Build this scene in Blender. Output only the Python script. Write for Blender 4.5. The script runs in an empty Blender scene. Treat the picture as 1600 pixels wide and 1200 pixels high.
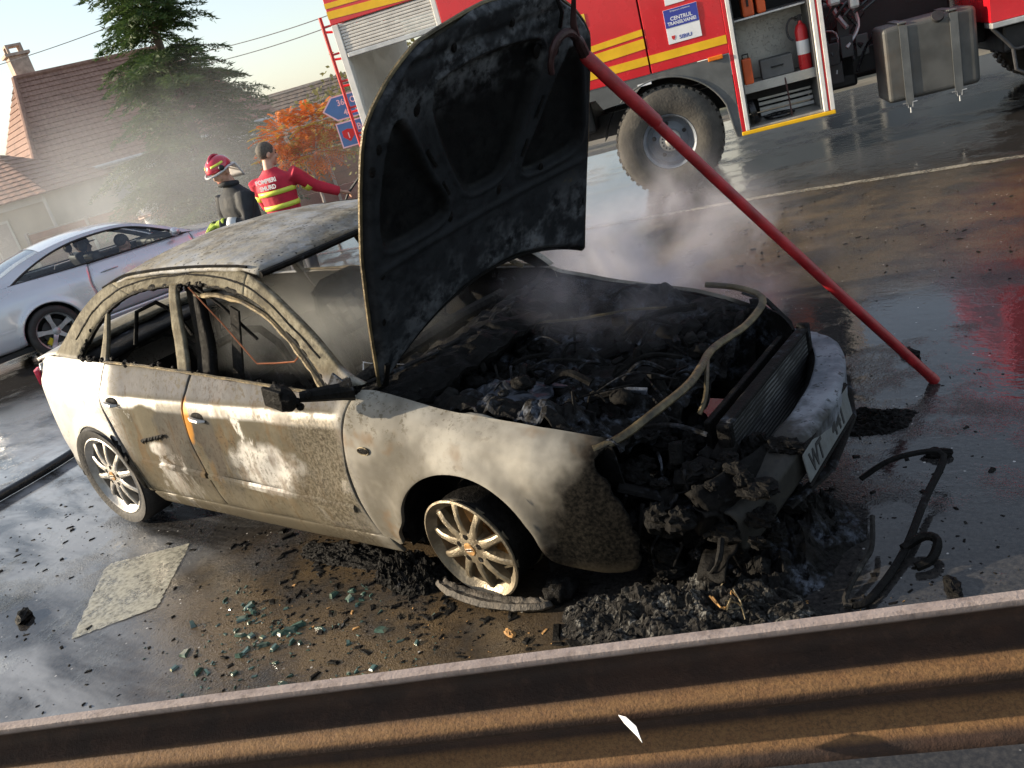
import bpy, bmesh, math, random
from mathutils import Vector, Matrix, noise
from math import sin, cos, pi, radians as rad, sqrt, hypot, atan2, exp

random.seed(11)
scene = bpy.context.scene
COL = scene.collection

# ------------------------------------------------------------------ camera
CAM = Vector((2.196, -2.880, 1.916))
YAW, PITCH, ROLL, FPX = 2.286, -0.353, -0.282, 1341.57
_d = Vector((cos(PITCH) * cos(YAW), cos(PITCH) * sin(YAW), sin(PITCH)))
_r = _d.cross(Vector((0, 0, 1))).normalized()
_u = _r.cross(_d)
CR = cos(ROLL) * _r + sin(ROLL) * _u
CU = -sin(ROLL) * _r + cos(ROLL) * _u
cam_data = bpy.data.cameras.new('camera')
cam = bpy.data.objects.new('camera', cam_data)
COL.objects.link(cam)
cam.matrix_world = Matrix(((CR.x, CU.x, -_d.x, CAM.x), (CR.y, CU.y, -_d.y, CAM.y), (CR.z, CU.z, -_d.z, CAM.z), (0, 0, 0, 1)))
cam_data.sensor_width = 36
cam_data.lens = FPX / 1600 * 36
cam_data.clip_start = 0.05
cam_data.clip_end = 2000
scene.camera = cam

# ------------------------------------------------------------------ sky and sun
SUN_AZ, SUN_EL = rad(32), rad(18)          # azimuth the light travels towards
world = bpy.data.worlds.new('World')
scene.world = world
world.use_nodes = True
wn = world.node_tree
bg = wn.nodes['Background']
sky = wn.nodes.new('ShaderNodeTexSky')
sky.sky_type = 'NISHITA'
sky.sun_disc = False
sky.sun_elevation = SUN_EL
sky.sun_rotation = atan2(-cos(SUN_AZ), -sin(SUN_AZ)) % (2 * pi)
sky.air_density = 1.0
sky.dust_density = 1.2
sky.ozone_density = 1.0
veil = wn.nodes.new('ShaderNodeMix'); veil.data_type = 'RGBA'      # thin white haze all over the sky
veil.inputs[0].default_value = 0.16; veil.inputs[7].default_value = (11.0, 11.2, 11.6, 1)
wn.links.new(sky.outputs[0], veil.inputs[6]); wn.links.new(veil.outputs[2], bg.inputs[0])
bg.inputs[1].default_value = 0.10
sun_data = bpy.data.lights.new('sun', 'SUN')
sun = bpy.data.objects.new('sun', sun_data)
COL.objects.link(sun)
sun_data.energy = 5.0
sun_data.angle = rad(0.5)
sun_data.color = (1.0, 0.86, 0.66)
sun.rotation_euler = Vector((cos(SUN_AZ) * cos(SUN_EL), sin(SUN_AZ) * cos(SUN_EL), -sin(SUN_EL))).to_track_quat('-Z', 'Y').to_euler()
scene.view_settings.view_transform = 'Standard'
scene.view_settings.look = 'None'
scene.view_settings.gamma = 1
scene.view_settings.exposure = 0.88
scene.cycles.volume_step_rate = 3.0
scene.cycles.volume_max_steps = 96
scene.cycles.volume_bounces = 1
scene.cycles.max_bounces = 8
scene.cycles.transparent_max_bounces = 12

# ------------------------------------------------------------------ helpers
def lerp(a, b, t): return a + (b - a) * t
def smooth(a, b, x):
    t = min(1, max(0, (x - a) / (b - a)))
    return t * t * (3 - 2 * t)
def interp(tab, x):
    if x <= tab[0][0]: return tab[0][1]
    for (x0, y0), (x1, y1) in zip(tab, tab[1:]):
        if x <= x1: return lerp(y0, y1, (x - x0) / (x1 - x0))
    return tab[-1][1]
def nz(x, y=0, z=0): return noise.noise(Vector((x, y, z)))

def catmull(pts, k=8):
    P = [Vector(p) for p in pts]
    out = []
    for i in range(len(P) - 1):
        p0 = P[max(i - 1, 0)]; p1 = P[i]; p2 = P[i + 1]; p3 = P[min(i + 2, len(P) - 1)]
        for j in range(k):
            t = j / k
            out.append(0.5 * ((2 * p1) + (p2 - p0) * t + (2 * p0 - 5 * p1 + 4 * p2 - p3) * t * t + (3 * p1 - p0 - 3 * p2 + p3) * t ** 3))
    out.append(P[-1])
    return out
def resample(pts, n):
    P = [Vector(p) for p in pts]
    L = [0]
    for a, b in zip(P, P[1:]): L.append(L[-1] + (b - a).length)
    out = []; j = 0
    for i in range(n + 1):
        s = L[-1] * i / n
        while j < len(P) - 2 and L[j + 1] < s: j += 1
        t = (s - L[j]) / max(1e-9, L[j + 1] - L[j])
        out.append(P[j].lerp(P[j + 1], min(1, max(0, t))))
    return out
def curve(pts, n, sm=True):
    pts = [Vector(p) for p in pts]
    return resample(catmull(pts) if sm and len(pts) > 2 else pts, n)
def coons(bot, top, left, right, nu, nv, sm=(True, True, True, True)):
    b = curve(bot, nu, sm[0]); t = curve(top, nu, sm[1]); l = curve(left, nv, sm[2]); r = curve(right, nv, sm[3])
    g = []
    for j in range(nv + 1):
        v = j / nv; row = []
        for i in range(nu + 1):
            u = i / nu
            row.append((1 - v) * b[i] + v * t[i] + (1 - u) * l[j] + u * r[j]
                       - ((1 - u) * (1 - v) * b[0] + u * (1 - v) * b[-1] + (1 - u) * v * t[0] + u * v * t[-1]))
        g.append(row)
    return g

class MB:
    def __init__(s): s.v = []; s.f = []
    def add(s, vs, fs):
        o = len(s.v); s.v += [tuple(v) for v in vs]; s.f += [tuple(o + i for i in f) for f in fs]
        return s
    def box(s, c, d, rot=None):
        vs = []
        for x in (-.5, .5):
            for y in (-.5, .5):
                for z in (-.5, .5):
                    p = Vector((x * d[0], y * d[1], z * d[2]))
                    if rot is not None: p = rot @ p
                    vs.append(p + Vector(c))
        return s.add(vs, [(0, 1, 3, 2), (4, 6, 7, 5), (0, 4, 5, 1), (2, 3, 7, 6), (0, 2, 6, 4), (1, 5, 7, 3)])
    def bb(s, x0, x1, y0, y1, z0, z1):
        return s.box(((x0 + x1) / 2, (y0 + y1) / 2, (z0 + z1) / 2), (x1 - x0, y1 - y0, z1 - z0))
    def tube(s, pts, r, n=8, closed=False, cap=True, flat=1.0):
        P = [Vector(p) for p in pts]; N = len(P)
        rr = r if isinstance(r, (list, tuple)) else [r] * N
        T = []
        for i in range(N):
            if closed: t = P[(i + 1) % N] - P[i - 1]
            else: t = P[min(i + 1, N - 1)] - P[max(i - 1, 0)]
            T.append(t.normalized() if t.length > 1e-9 else Vector((0, 0, 1)))
        a = T[0].orthogonal().normalized()
        if abs(T[0].z) < .9:
            a = Vector((0, 0, 1)) - T[0] * T[0].z; a.normalize()
        rings = []
        for i in range(N):
            a = a - T[i] * a.dot(T[i])
            if a.length < 1e-6: a = T[i].orthogonal()
            a.normalize(); b = T[i].cross(a)
            rings.append([P[i] + rr[i] * (cos(2 * pi * k / n) * a * flat + sin(2 * pi * k / n) * b) for k in range(n)])
        vs = [p for q in rings for p in q]; fs = []
        for i in range(N if closed else N - 1):
            j = (i + 1) % N
            for k in range(n):
                fs.append((i * n + k, i * n + (k + 1) % n, j * n + (k + 1) % n, j * n + k))
        if cap and not closed:
            fs.append(tuple(range(n - 1, -1, -1))); fs.append(tuple((N - 1) * n + k for k in range(n)))
        return s.add(vs, fs)
    def cyl(s, a, b, r, r2=None, n=14): return s.tube([a, b], [r, r if r2 is None else r2], n)
    def lathe(s, prof, n=32, M=None, closed=False):
        """prof: (radius, height along local z)"""
        M = M or Matrix(); vs = []; m = len(prof)
        for k in range(n):
            t = 2 * pi * k / n
            for (r, h) in prof: vs.append(M @ Vector((r * cos(t), r * sin(t), h)))
        fs = []
        for k in range(n):
            k2 = (k + 1) % n
            for i in range(m if closed else m - 1):
                j = (i + 1) % m
                fs.append((k * m + i, k2 * m + i, k2 * m + j, k * m + j))
        return s.add(vs, fs)
    def prism(s, poly, h0, h1, M=None):
        M = M or Matrix(); n = len(poly)
        vs = [M @ Vector((p[0], p[1], h0)) for p in poly] + [M @ Vector((p[0], p[1], h1)) for p in poly]
        fs = [tuple(range(n - 1, -1, -1)), tuple(range(n, 2 * n))] + [(i, (i + 1) % n, n + (i + 1) % n, n + i) for i in range(n)]
        return s.add(vs, fs)
    def grid(s, rows, flip=False):
        nv = len(rows); nu = len(rows[0]); fs = []
        for j in range(nv - 1):
            for i in range(nu - 1):
                q = (j * nu + i, j * nu + i + 1, (j + 1) * nu + i + 1, (j + 1) * nu + i)
                fs.append(q[::-1] if flip else q)
        return s.add([p for r in rows for p in r], fs)
    def ball(s, c, r, n=14, m=9, M=None, warp=None):
        c = Vector(c); r = Vector((r, r, r)) if not hasattr(r, '__len__') else Vector(r)
        vs = []; M = M or Matrix()
        for j in range(m + 1):
            ph = pi * j / m
            for i in range(n):
                th = 2 * pi * i / n
                p = Vector((sin(ph) * cos(th), sin(ph) * sin(th), cos(ph)))
                k = 1 if warp is None else warp(p)
                vs.append(c + M @ Vector((p.x * r.x * k, p.y * r.y * k, p.z * r.z * k)))
        fs = []
        for j in range(m):
            for i in range(n):
                fs.append((j * n + i, (j + 1) * n + i, (j + 1) * n + (i + 1) % n, j * n + (i + 1) % n))
        return s.add(vs, fs)
    def mirror_y(s):
        o = MB(); o.v = [(x, -y, z) for x, y, z in s.v]; o.f = [f[::-1] for f in s.f]; return o
    def build(s, name, mat, parent=None, smooth=False, bevel=0, solid=0, sub=0, offset=-1, recalc=True, bseg=2):
        me = bpy.data.meshes.new(name)
        me.from_pydata(s.v, [], s.f)
        if recalc:
            bm = bmesh.new(); bm.from_mesh(me)
            bmesh.ops.remove_doubles(bm, verts=bm.verts, dist=1e-6)
            bmesh.ops.recalc_face_normals(bm, faces=bm.faces)
            bm.to_mesh(me); bm.free()
        o = bpy.data.objects.new(name, me)
        COL.objects.link(o)
        if mat is not None: me.materials.append(mat)
        if parent is not None: o.parent = parent
        if smooth:
            me.polygons.foreach_set('use_smooth', [True] * len(me.polygons))
            if smooth != 'all': me.set_sharp_from_angle(angle=rad(38))
        if sub:
            m = o.modifiers.new('sub', 'SUBSURF'); m.levels = sub; m.render_levels = sub
        if solid:
            m = o.modifiers.new('solid', 'SOLIDIFY'); m.thickness = solid; m.offset = offset
        if bevel:
            m = o.modifiers.new('bevel', 'BEVEL'); m.width = bevel; m.segments = bseg; m.limit_method = 'ANGLE'; m.angle_limit = rad(40)
        return o

def thing(name, label, cat, loc=(0, 0, 0), rz=0, group=None):
    o = bpy.data.objects.new(name, None); COL.objects.link(o)
    o.empty_display_size = .1
    o.location = loc; o.rotation_euler = (0, 0, rz)
    return tag(o, label, cat, group)
def tag(o, label=None, cat=None, group=None, kind=None):
    if label: o['label'] = label
    if cat: o['category'] = cat
    if group: o['group'] = group
    if kind: o['kind'] = kind
    return o
def copy_tree(o, parent=None):
    c = o.copy(); COL.objects.link(c); c.parent = parent
    for ch in list(o.children):
        copy_tree(ch, c)
    return c
def text(name, body, size, mat, parent, M, extrude=.001, align='LEFT', bold=0.0, xs=1.0):
    cu = bpy.data.curves.new(name, 'FONT'); cu.body = body; cu.size = size; cu.extrude = extrude
    cu.align_x = align; cu.offset = bold; cu.resolution_u = 3
    tmp = bpy.data.objects.new(name + '_curve', cu); COL.objects.link(tmp)
    bpy.context.view_layer.update()
    me = bpy.data.meshes.new_from_object(tmp.evaluated_get(bpy.context.evaluated_depsgraph_get()))
    bpy.data.objects.remove(tmp); bpy.data.curves.remove(cu)
    me.name = name; me.materials.clear(); me.materials.append(mat)
    o = bpy.data.objects.new(name, me); COL.objects.link(o)
    o.parent = parent; o.matrix_local = M @ Matrix.Diagonal((xs, 1, 1, 1))
    return o

# ------------------------------------------------------------------ materials
class NM:
    def __init__(s, name):
        s.m = bpy.data.materials.new(name); s.m.use_nodes = True
        s.t = s.m.node_tree; s.b = s.t.nodes['Principled BSDF']; s.out = s.t.nodes['Material Output']
        s.tc = s.t.nodes.new('ShaderNodeTexCoord')
    def n(s, typ, ins=None, **at):
        x = s.t.nodes.new('ShaderNode' + typ)
        for k, v in at.items(): setattr(x, k, v)
        for k, v in (ins or {}).items(): s.set(x.inputs[k], v)
        return x
    def set(s, sock, v):
        if isinstance(v, bpy.types.NodeSocket): s.t.links.new(v, sock)
        else:
            if sock.type == 'RGBA' and len(v) == 3: v = (*v, 1)
            sock.default_value = v
    def coord(s, scale=(1, 1, 1), loc=(0, 0, 0), rz=0, src='Object'):
        mp = s.n('Mapping', {'Vector': s.tc.outputs[src], 'Scale': scale, 'Location': loc, 'Rotation': (0, 0, rz)})
        return mp.outputs[0]
    def noise(s, scale, detail=4, rough=.55, vec=None, dist=0, out=0):
        x = s.n('TexNoise', {'Scale': scale, 'Detail': detail, 'Roughness': rough, 'Distortion': dist, 'Vector': vec if vec is not None else s.tc.outputs['Object']})
        return x.outputs[out]
    def voronoi(s, scale, vec=None, feature='F1', out='Distance'):
        x = s.n('TexVoronoi', {'Scale': scale, 'Vector': vec if vec is not None else s.tc.outputs['Object']}, feature=feature)
        return x.outputs[out]
    def ramp(s, fac, a, b, ca=0.0, cb=1.0, smoothst=True):
        x = s.n('MapRange', {'Value': fac, 'From Min': a, 'From Max': b, 'To Min': ca, 'To Max': cb})
        x.interpolation_type = 'SMOOTHSTEP' if smoothst else 'LINEAR'
        return x.outputs[0]
    def mix(s, fac, a, b):
        x = s.n('Mix', data_type='RGBA')
        s.set(x.inputs[0], fac); s.set(x.inputs[6], a); s.set(x.inputs[7], b)
        return x.outputs[2]
    def math(s, op, a, b=0.0, clamp=False):
        x = s.n('Math', operation=op, use_clamp=clamp)
        s.set(x.inputs[0], a); s.set(x.inputs[1], b)
        return x.outputs[0]
    def xyz(s, src='Object'):
        x = s.n('SeparateXYZ', {0: s.tc.outputs[src]})
        return x.outputs
    def bump(s, h, strength=.3, dist=.01, normal=None):
        x = s.n('Bump', {'Height': h, 'Strength': strength, 'Distance': dist})
        if normal is not None: s.set(x.inputs['Normal'], normal)
        return x.outputs[0]
    def p(s, **k):
        names = dict(col='Base Color', rough='Roughness', metal='Metallic', normal='Normal', alpha='Alpha', spec='Specular IOR Level',
                     coat='Coat Weight', coatr='Coat Roughness', trans='Transmission Weight', ior='IOR', emit='Emission Color', emits='Emission Strength',
                     sheen='Sheen Weight', sss='Subsurface Weight', coatn='Coat Normal')
        for a, v in k.items(): s.set(s.b.inputs[names[a]], v)
        return s.m

def simple(name, col, rough=.5, metal=0.0, var=.25, scale=8, bumpy=0.0, bscale=60, dirt=None, dirtamt=.5, **k):
    """plain paint / plastic / metal with tonal variation, and optional dirt"""
    m = NM(name)
    nse = m.noise(scale, 3, .6)
    c = m.mix(m.ramp(nse, .3, .7), tuple(x * (1 - var) for x in col), tuple(min(1, x * (1 + var)) for x in col))
    if dirt is not None:
        d = m.ramp(m.noise(scale * .6, 4, .7, m.coord(loc=(3.1, 7.7, 1.3))), .62 - dirtamt * .3, .75)
        c = m.mix(m.math('MULTIPLY', d, dirtamt), c, dirt)
    m.p(col=c, metal=metal, rough=m.ramp(nse, .2, .8, max(.02, rough - .08), min(1, rough + .1)), **k)
    if bumpy:
        m.p(normal=m.bump(m.noise(bscale, 2, .6), bumpy, .01))
    return m.m
MAT = {}

def mat_road():
    m = NM('wet_asphalt')
    x, y, z = m.xyz()
    big = m.noise(.55, 3, .6)
    mid = m.noise(2.6, 4, .65, m.coord(loc=(5, 2, 0)))
    fine = m.noise(55, 3, .7)
    grit = m.voronoi(130)
    # brown mud left by the firefighting water, thickest beside the car's flank and along the gravelly strip behind it
    def blob(cx, cy, rx, ry):
        a = m.math('DIVIDE', m.math('SUBTRACT', x, cx), rx); b = m.math('DIVIDE', m.math('SUBTRACT', y, cy), ry)
        d = m.math('ADD', m.math('MULTIPLY', a, a), m.math('MULTIPLY', b, b))
        return m.ramp(d, 1.0, 0.0)
    mud = m.math('MAXIMUM', blob(-.55, -1.25, 1.5, .9), m.math('MULTIPLY', blob(.1, 4.0, 4.5, 2.0), .85))
    mud = m.math('MULTIPLY', mud, m.ramp(mid, .25, .6))
    col = m.mix(m.ramp(big, .3, .7), (.012, .012, .013), (.026, .0245, .024))
    col = m.mix(m.ramp(fine, .35, .75), col, (.052, .048, .044))
    col = m.mix(m.math('MULTIPLY', mud, .85), col, m.mix(m.ramp(mid, .3, .8), (.060, .038, .017), (.125, .085, .042)))
    # scattered pale grit and flakes of foam, and black char specks
    sp = m.n('TexVoronoi', {'Scale': 26.0, 'Vector': m.coord(loc=(1, 4, 0)), 'Randomness': 1.0})
    spk = m.ramp(sp.outputs['Distance'], .16, .10)
    sel = m.n('SeparateColor', {0: sp.outputs['Color']})
    spk = m.math('MULTIPLY', spk, m.ramp(sel.outputs[0], .80, .84))
    spk = m.math('MULTIPLY', spk, m.ramp(mid, .42, .6))
    col = m.mix(m.math('MULTIPLY', spk, .8), col, (.55, .53, .5))
    spd = m.math('MULTIPLY', m.ramp(m.voronoi(17, m.coord(loc=(7, 1, 0))), .2, .12), m.ramp(m.noise(1.7, 3, .6, m.coord(loc=(2, 8, 0))), .5, .62))
    col = m.mix(m.math('MULTIPLY', spd, .8), col, (.01, .01, .011))
    # milky suds on the road behind the car, paled to paint in sky glare
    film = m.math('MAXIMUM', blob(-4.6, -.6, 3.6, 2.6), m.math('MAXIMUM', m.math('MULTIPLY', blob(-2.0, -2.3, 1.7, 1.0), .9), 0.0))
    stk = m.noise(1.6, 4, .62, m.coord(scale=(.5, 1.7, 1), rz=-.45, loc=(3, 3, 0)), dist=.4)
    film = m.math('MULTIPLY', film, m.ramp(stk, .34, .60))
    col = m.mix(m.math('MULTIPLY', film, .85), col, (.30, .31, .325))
    # standing water: smooth film over most of the surface, rougher where the grit stands proud
    wet = m.ramp(m.math('ADD', m.math('MULTIPLY', big, .6), m.math('MULTIPLY', mid, .45)), .36, .54)
    wet = m.math('MULTIPLY', wet, m.math('SUBTRACT', 1.0, m.math('MULTIPLY', mud, .55)))
    rip = m.noise(9, 3, .55, m.coord(scale=(1, 1.6, 1), rz=.5))
    h = m.math('ADD', m.math('MULTIPLY', fine, m.math('SUBTRACT', 1.05, wet)), m.math('MULTIPLY', grit, m.math('MULTIPLY', m.math('SUBTRACT', 1.0, wet), .7)))
    n1 = m.bump(h, .55, .008)
    n2 = m.bump(m.math('ADD', m.math('MULTIPLY', rip, .6), m.math('MULTIPLY', m.noise(30, 3, .5), .12)), .13, .02, n1)
    m.p(col=col, rough=m.ramp(wet, 0, 1, .32, .06), spec=.42, normal=n2)
    return m.m

def mat_burnt_paint():
    """silver paint burnt off the right flank: bare metal, beige ash, brown scorch, soot towards the engine bay"""
    m = NM('burnt_paint')
    x, y, z = m.xyz()
    n1 = m.noise(3.2, 4, .62)
    n2 = m.noise(9, 4, .7, m.coord(loc=(3, 1, 5)))
    fine = m.noise(70, 3, .7)
    streak = m.noise(5, 3, .65, m.coord(scale=(1.6, 1.6, .6), loc=(1, 0, 3)))
    silver = m.mix(n2, (.30, .30, .295), (.46, .45, .43))
    beige = m.mix(m.ramp(m.noise(1.9, 4, .65, m.coord(loc=(2, 7, 3))), .36, .62), (.12, .11, .09), (.36, .338, .29))
    beige = m.mix(m.math('MULTIPLY', m.ramp(n2, .35, .7), .4), beige, (.18, .168, .148))
    brown = m.mix(n2, (.055, .033, .016), (.15, .10, .052))
    grey = m.mix(n2, (.03, .029, .027), (.09, .086, .08))
    fend = m.ramp(x, -.60, -.50)                       # the wing is beige with ash
    doors = m.math('MULTIPLY', m.ramp(x, -2.6, -2.25), m.math('SUBTRACT', 1.0, fend))
    def spot(cx, cz, rx, rz):
        p = m.math('DIVIDE', m.math('SUBTRACT', x, cx), rx); q = m.math('DIVIDE', m.math('SUBTRACT', z, cz), rz)
        return m.ramp(m.math('ADD', m.math('ADD', m.math('MULTIPLY', p, p), m.math('MULTIPLY', q, q)), m.math('MULTIPLY', m.math('SUBTRACT', n1, .5), 2.2)), 1.0, .35)
    olive = m.mix(n2, (.045, .038, .024), (.125, .108, .072))
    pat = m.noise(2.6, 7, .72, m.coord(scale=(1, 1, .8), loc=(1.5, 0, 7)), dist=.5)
    bare = m.math('MAXIMUM', m.math('MULTIPLY', m.ramp(pat, .56, .62), m.ramp(z, .82, .76)), m.math('MULTIPLY', m.ramp(z, .765, .79), m.ramp(z, .845, .825)))  # bare patches, plus a level band that paints in the shoulder highlight
    bare = m.math('MAXIMUM', bare, m.math('MAXIMUM', spot(-1.15, .52, .34, .16), spot(-2.0, .56, .12, .05)))  # first spot, low on the front door, is painted glare
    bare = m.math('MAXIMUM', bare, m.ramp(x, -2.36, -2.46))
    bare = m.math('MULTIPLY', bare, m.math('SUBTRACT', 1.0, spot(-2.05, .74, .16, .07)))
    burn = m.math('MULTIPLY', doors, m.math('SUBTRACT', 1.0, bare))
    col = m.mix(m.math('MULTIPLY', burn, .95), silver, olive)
    col = m.mix(fend, col, beige)
    st = m.math('MULTIPLY', doors, m.ramp(m.math('ADD', m.math('MULTIPLY', streak, .6), m.math('MULTIPLY', n1, .5)), .53, .62))
    col = m.mix(m.math('MULTIPLY', st, .7), col, brown)
    g2 = m.math('MULTIPLY', doors, m.ramp(m.noise(2.2, 4, .6, m.coord(scale=(1, 1, .55), loc=(9, 2, 2))), .49, .54))
    col = m.mix(m.math('MULTIPLY', g2, .75), col, grey)
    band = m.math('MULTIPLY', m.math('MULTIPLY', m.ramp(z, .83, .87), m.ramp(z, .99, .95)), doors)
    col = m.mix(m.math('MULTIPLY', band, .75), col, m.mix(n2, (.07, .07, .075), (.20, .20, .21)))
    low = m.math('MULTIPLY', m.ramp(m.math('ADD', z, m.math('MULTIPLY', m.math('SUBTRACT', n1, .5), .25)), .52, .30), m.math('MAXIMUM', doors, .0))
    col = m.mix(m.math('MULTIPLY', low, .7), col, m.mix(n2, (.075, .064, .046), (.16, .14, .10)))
    # greenhouse: ochre ash with grey mottling
    gh = m.ramp(z, .97, 1.02)
    och = m.mix(m.ramp(n2, .3, .7), (.115, .10, .068), (.225, .205, .155))
    och = m.mix(m.math('MULTIPLY', m.ramp(m.noise(24, 3, .7), .45, .65), .7), och, (.085, .075, .055))
    och = m.mix(m.math('MULTIPLY', m.ramp(m.noise(5, 4, .7, m.coord(loc=(8, 1, 1))), .48, .64), .75), och, (.05, .045, .035))
    col = m.mix(gh, col, och)
    # gritty speckle over the doors, a matte sooty stretch at the front of the front door, rust at the shut line
    mat3 = m.math('MULTIPLY', doors, m.math('MULTIPLY', m.ramp(m.math('ADD', x, m.math('MULTIPLY', m.math('SUBTRACT', n1, .5), .5)), -1.0, -.78), m.ramp(z, .84, .80)))
    col = m.mix(m.math('MULTIPLY', mat3, .8), col, m.mix(m.ramp(fine, .35, .65), (.05, .042, .03), (.17, .15, .115)))
    gr = m.math('MULTIPLY', m.math('MULTIPLY', doors, m.ramp(m.noise(55, 4, .8, m.coord(scale=(1, 1, .6), loc=(5, 1, 2))), .52, .62)), m.ramp(n1, .35, .6))
    col = m.mix(m.math('MULTIPLY', gr, .65), col, (.035, .028, .018))
    rs1 = m.math('MULTIPLY', spot(-1.665, .73, .045, .13), doors)
    col = m.mix(m.math('MULTIPLY', rs1, .85), col, (.42, .19, .03))
    drp = m.math('MULTIPLY', doors, m.ramp(m.noise(14, 5, .7, m.coord(scale=(1.6, 1.6, .12), loc=(4, 0, 1))), .58, .70))
    col = m.mix(m.math('MULTIPLY', drp, .6), col, (.06, .04, .02))
    # rusty scorch blotches and pepper marks on the wing
    rust = m.math('MULTIPLY', fend, m.ramp(m.noise(4.5, 3, .6, m.coord(loc=(4, 4, 4))), .56, .7))
    col = m.mix(m.math('MULTIPLY', rust, .6), col, (.16, .095, .045))
    pep = m.math('MULTIPLY', m.ramp(m.noise(38, 3, .75, m.coord(loc=(2, 2, 9))), .52, .64), m.ramp(m.noise(2.0, 3, .6, m.coord(loc=(6, 6, 1))), .38, .58))
    col = m.mix(m.math('MULTIPLY', pep, .7), col, (.09, .075, .05))
    # soot licked out of the wheel arch and headlamp opening
    s = m.math('ADD', m.math('SUBTRACT', m.math('MULTIPLY', x, 1.0), m.math('MULTIPLY', z, .62)), m.math('MULTIPLY', m.math('SUBTRACT', n1, .5), .35))
    soot = m.math('MULTIPLY', m.ramp(s, -.02, .16), m.ramp(x, .02, .3))
    col = m.mix(soot, col, m.mix(m.ramp(fine, .3, .8), (.004, .004, .004), (.022, .020, .017)))
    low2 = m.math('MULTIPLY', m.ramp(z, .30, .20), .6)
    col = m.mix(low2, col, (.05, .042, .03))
    metal = m.math('MULTIPLY', m.math('SUBTRACT', 1.0, fend), m.math('SUBTRACT', .55, m.math('MULTIPLY', gh, .5)))
    metal = m.math('MULTIPLY', metal, m.math('SUBTRACT', 1.0, m.math('MULTIPLY', st, .8)))
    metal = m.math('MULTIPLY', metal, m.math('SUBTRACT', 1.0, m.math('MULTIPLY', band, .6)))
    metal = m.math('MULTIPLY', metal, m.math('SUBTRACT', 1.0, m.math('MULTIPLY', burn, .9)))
    rough = m.math('ADD', m.math('MULTIPLY', fend, .05), m.math('ADD', m.math('MULTIPLY', n2, .25), .36))
    nrm = m.bump(m.math('ADD', m.math('MULTIPLY', n1, .5), m.math('MULTIPLY', fine, .10)), .22, .02)
    dull = m.math('MAXIMUM', m.math('MAXIMUM', m.math('MULTIPLY', fend, .88), m.math('MULTIPLY', burn, .90)), m.math('MAXIMUM', soot, m.math('MULTIPLY', gh, .85)))
    rough = m.math('ADD', rough, m.math('MULTIPLY', dull, .28), True)
    m.p(col=col, metal=metal, rough=rough, normal=nrm, spec=m.math('MULTIPLY', m.math('SUBTRACT', 1.0, dull), .5))
    return m.m

def mat_roof_ash():
    m = NM('ash_on_roof')
    n1 = m.noise(3.0, 4, .65); n2 = m.noise(14, 4, .7, m.coord(loc=(4, 0, 0))); f = m.noise(75, 3, .7)
    col = m.mix(m.ramp(n1, .36, .64), (.14, .115, .075), (.29, .295, .30))
    col = m.mix(m.math('MULTIPLY', m.ramp(n2, .45, .66), .7), col, (.31, .285, .23))
    col = m.mix(m.math('MULTIPLY', m.ramp(m.noise(8, 3, .7, m.coord(loc=(1, 8, 2))), .55, .7), .7), col, (.10, .085, .06))
    pep = m.math('MULTIPLY', m.ramp(m.voronoi(34, m.coord(loc=(2, 2, 0))), .24, .14), m.ramp(m.noise(3, 3, .6, m.coord(loc=(9, 9, 0))), .38, .55))
    col = m.mix(m.math('MULTIPLY', pep, .9), col, (.015, .014, .013))
    m.p(col=col, rough=m.ramp(n2, .3, .7, .45, .85), normal=m.bump(m.math('ADD', m.math('MULTIPLY', n2, .5), m.math('MULTIPLY', f, .3)), .5, .012), spec=.2)
    return m.m

def mat_soot(name='soot', ash=.25, base=.0045, ashcol=(.10, .11, .13), scale=5.0, gloss=.55, bump=.6):
    """charred metal: black with patches of blue-grey ash"""
    m = NM(name)
    n1 = m.noise(scale, 4, .7); n2 = m.noise(scale * 4.3, 4, .7, m.coord(loc=(3, 5, 1))); f = m.noise(scale * 17, 3, .7)
    col = m.mix(m.ramp(n2, .3, .75), (base, base * .95, base * .9), (base * 3.2, base * 3.0, base * 2.8))
    a = m.math('MULTIPLY', m.ramp(n1, .64 - ash * .25, .74), m.ramp(n2, .38, .62))
    col = m.mix(a, col, ashcol)
    m.p(col=col, rough=m.ramp(n2, .25, .75, gloss, gloss + .3), spec=.06,
        normal=m.bump(m.math('ADD', m.math('MULTIPLY', n2, .6), m.math('MULTIPLY', f, .3)), bump, .015))
    return m.m

def mat_hood_skin():
    """inner panel of the bonnet: soot with grey burnt-clean patches at the hinge side and leading edge"""
    m = NM('bonnet_soot')
    x, y, z = m.xyz()       # local: x across, y along from hinge, z out of the underside
    n1 = m.noise(3.4, 4, .7); n2 = m.noise(15, 4, .72, m.coord(loc=(3, 5, 1))); f = m.noise(60, 3, .7)
    col = m.mix(m.ramp(n2, .3, .75), (.003, .0034, .0038), (.009, .009, .009))
    rib = m.n('Attribute', attribute_name='rib').outputs['Fac']
    col = m.mix(m.math('MULTIPLY', rib, m.ramp(n2, .2, .7, .35, 1.0)), col, (.020, .022, .025))
    zone = m.math('ADD', m.ramp(y, .95, 1.16), m.math('MULTIPLY', m.ramp(y, .52, .22), .8))
    zone = m.math('MULTIPLY', zone, m.ramp(x, -.75, .25, .35, 1.0))
    a = m.math('MULTIPLY', m.math('MULTIPLY', m.ramp(n1, .42, .60), m.ramp(n2, .36, .6)), zone, True)
    col = m.mix(m.math('MULTIPLY', a, .85), col, m.mix(n1, (.10, .115, .14), (.22, .22, .22)))
    col = m.mix(m.math('MULTIPLY', m.ramp(n2, .60, .72), m.ramp(n1, .58, .66)), col, (.07, .055, .03))
    m.p(col=col, rough=m.ramp(n2, .3, .7, .45, .8), spec=.12, normal=m.bump(m.math('ADD', n2, m.math('MULTIPLY', f, .4)), .35, .008))
    return m.m

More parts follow.
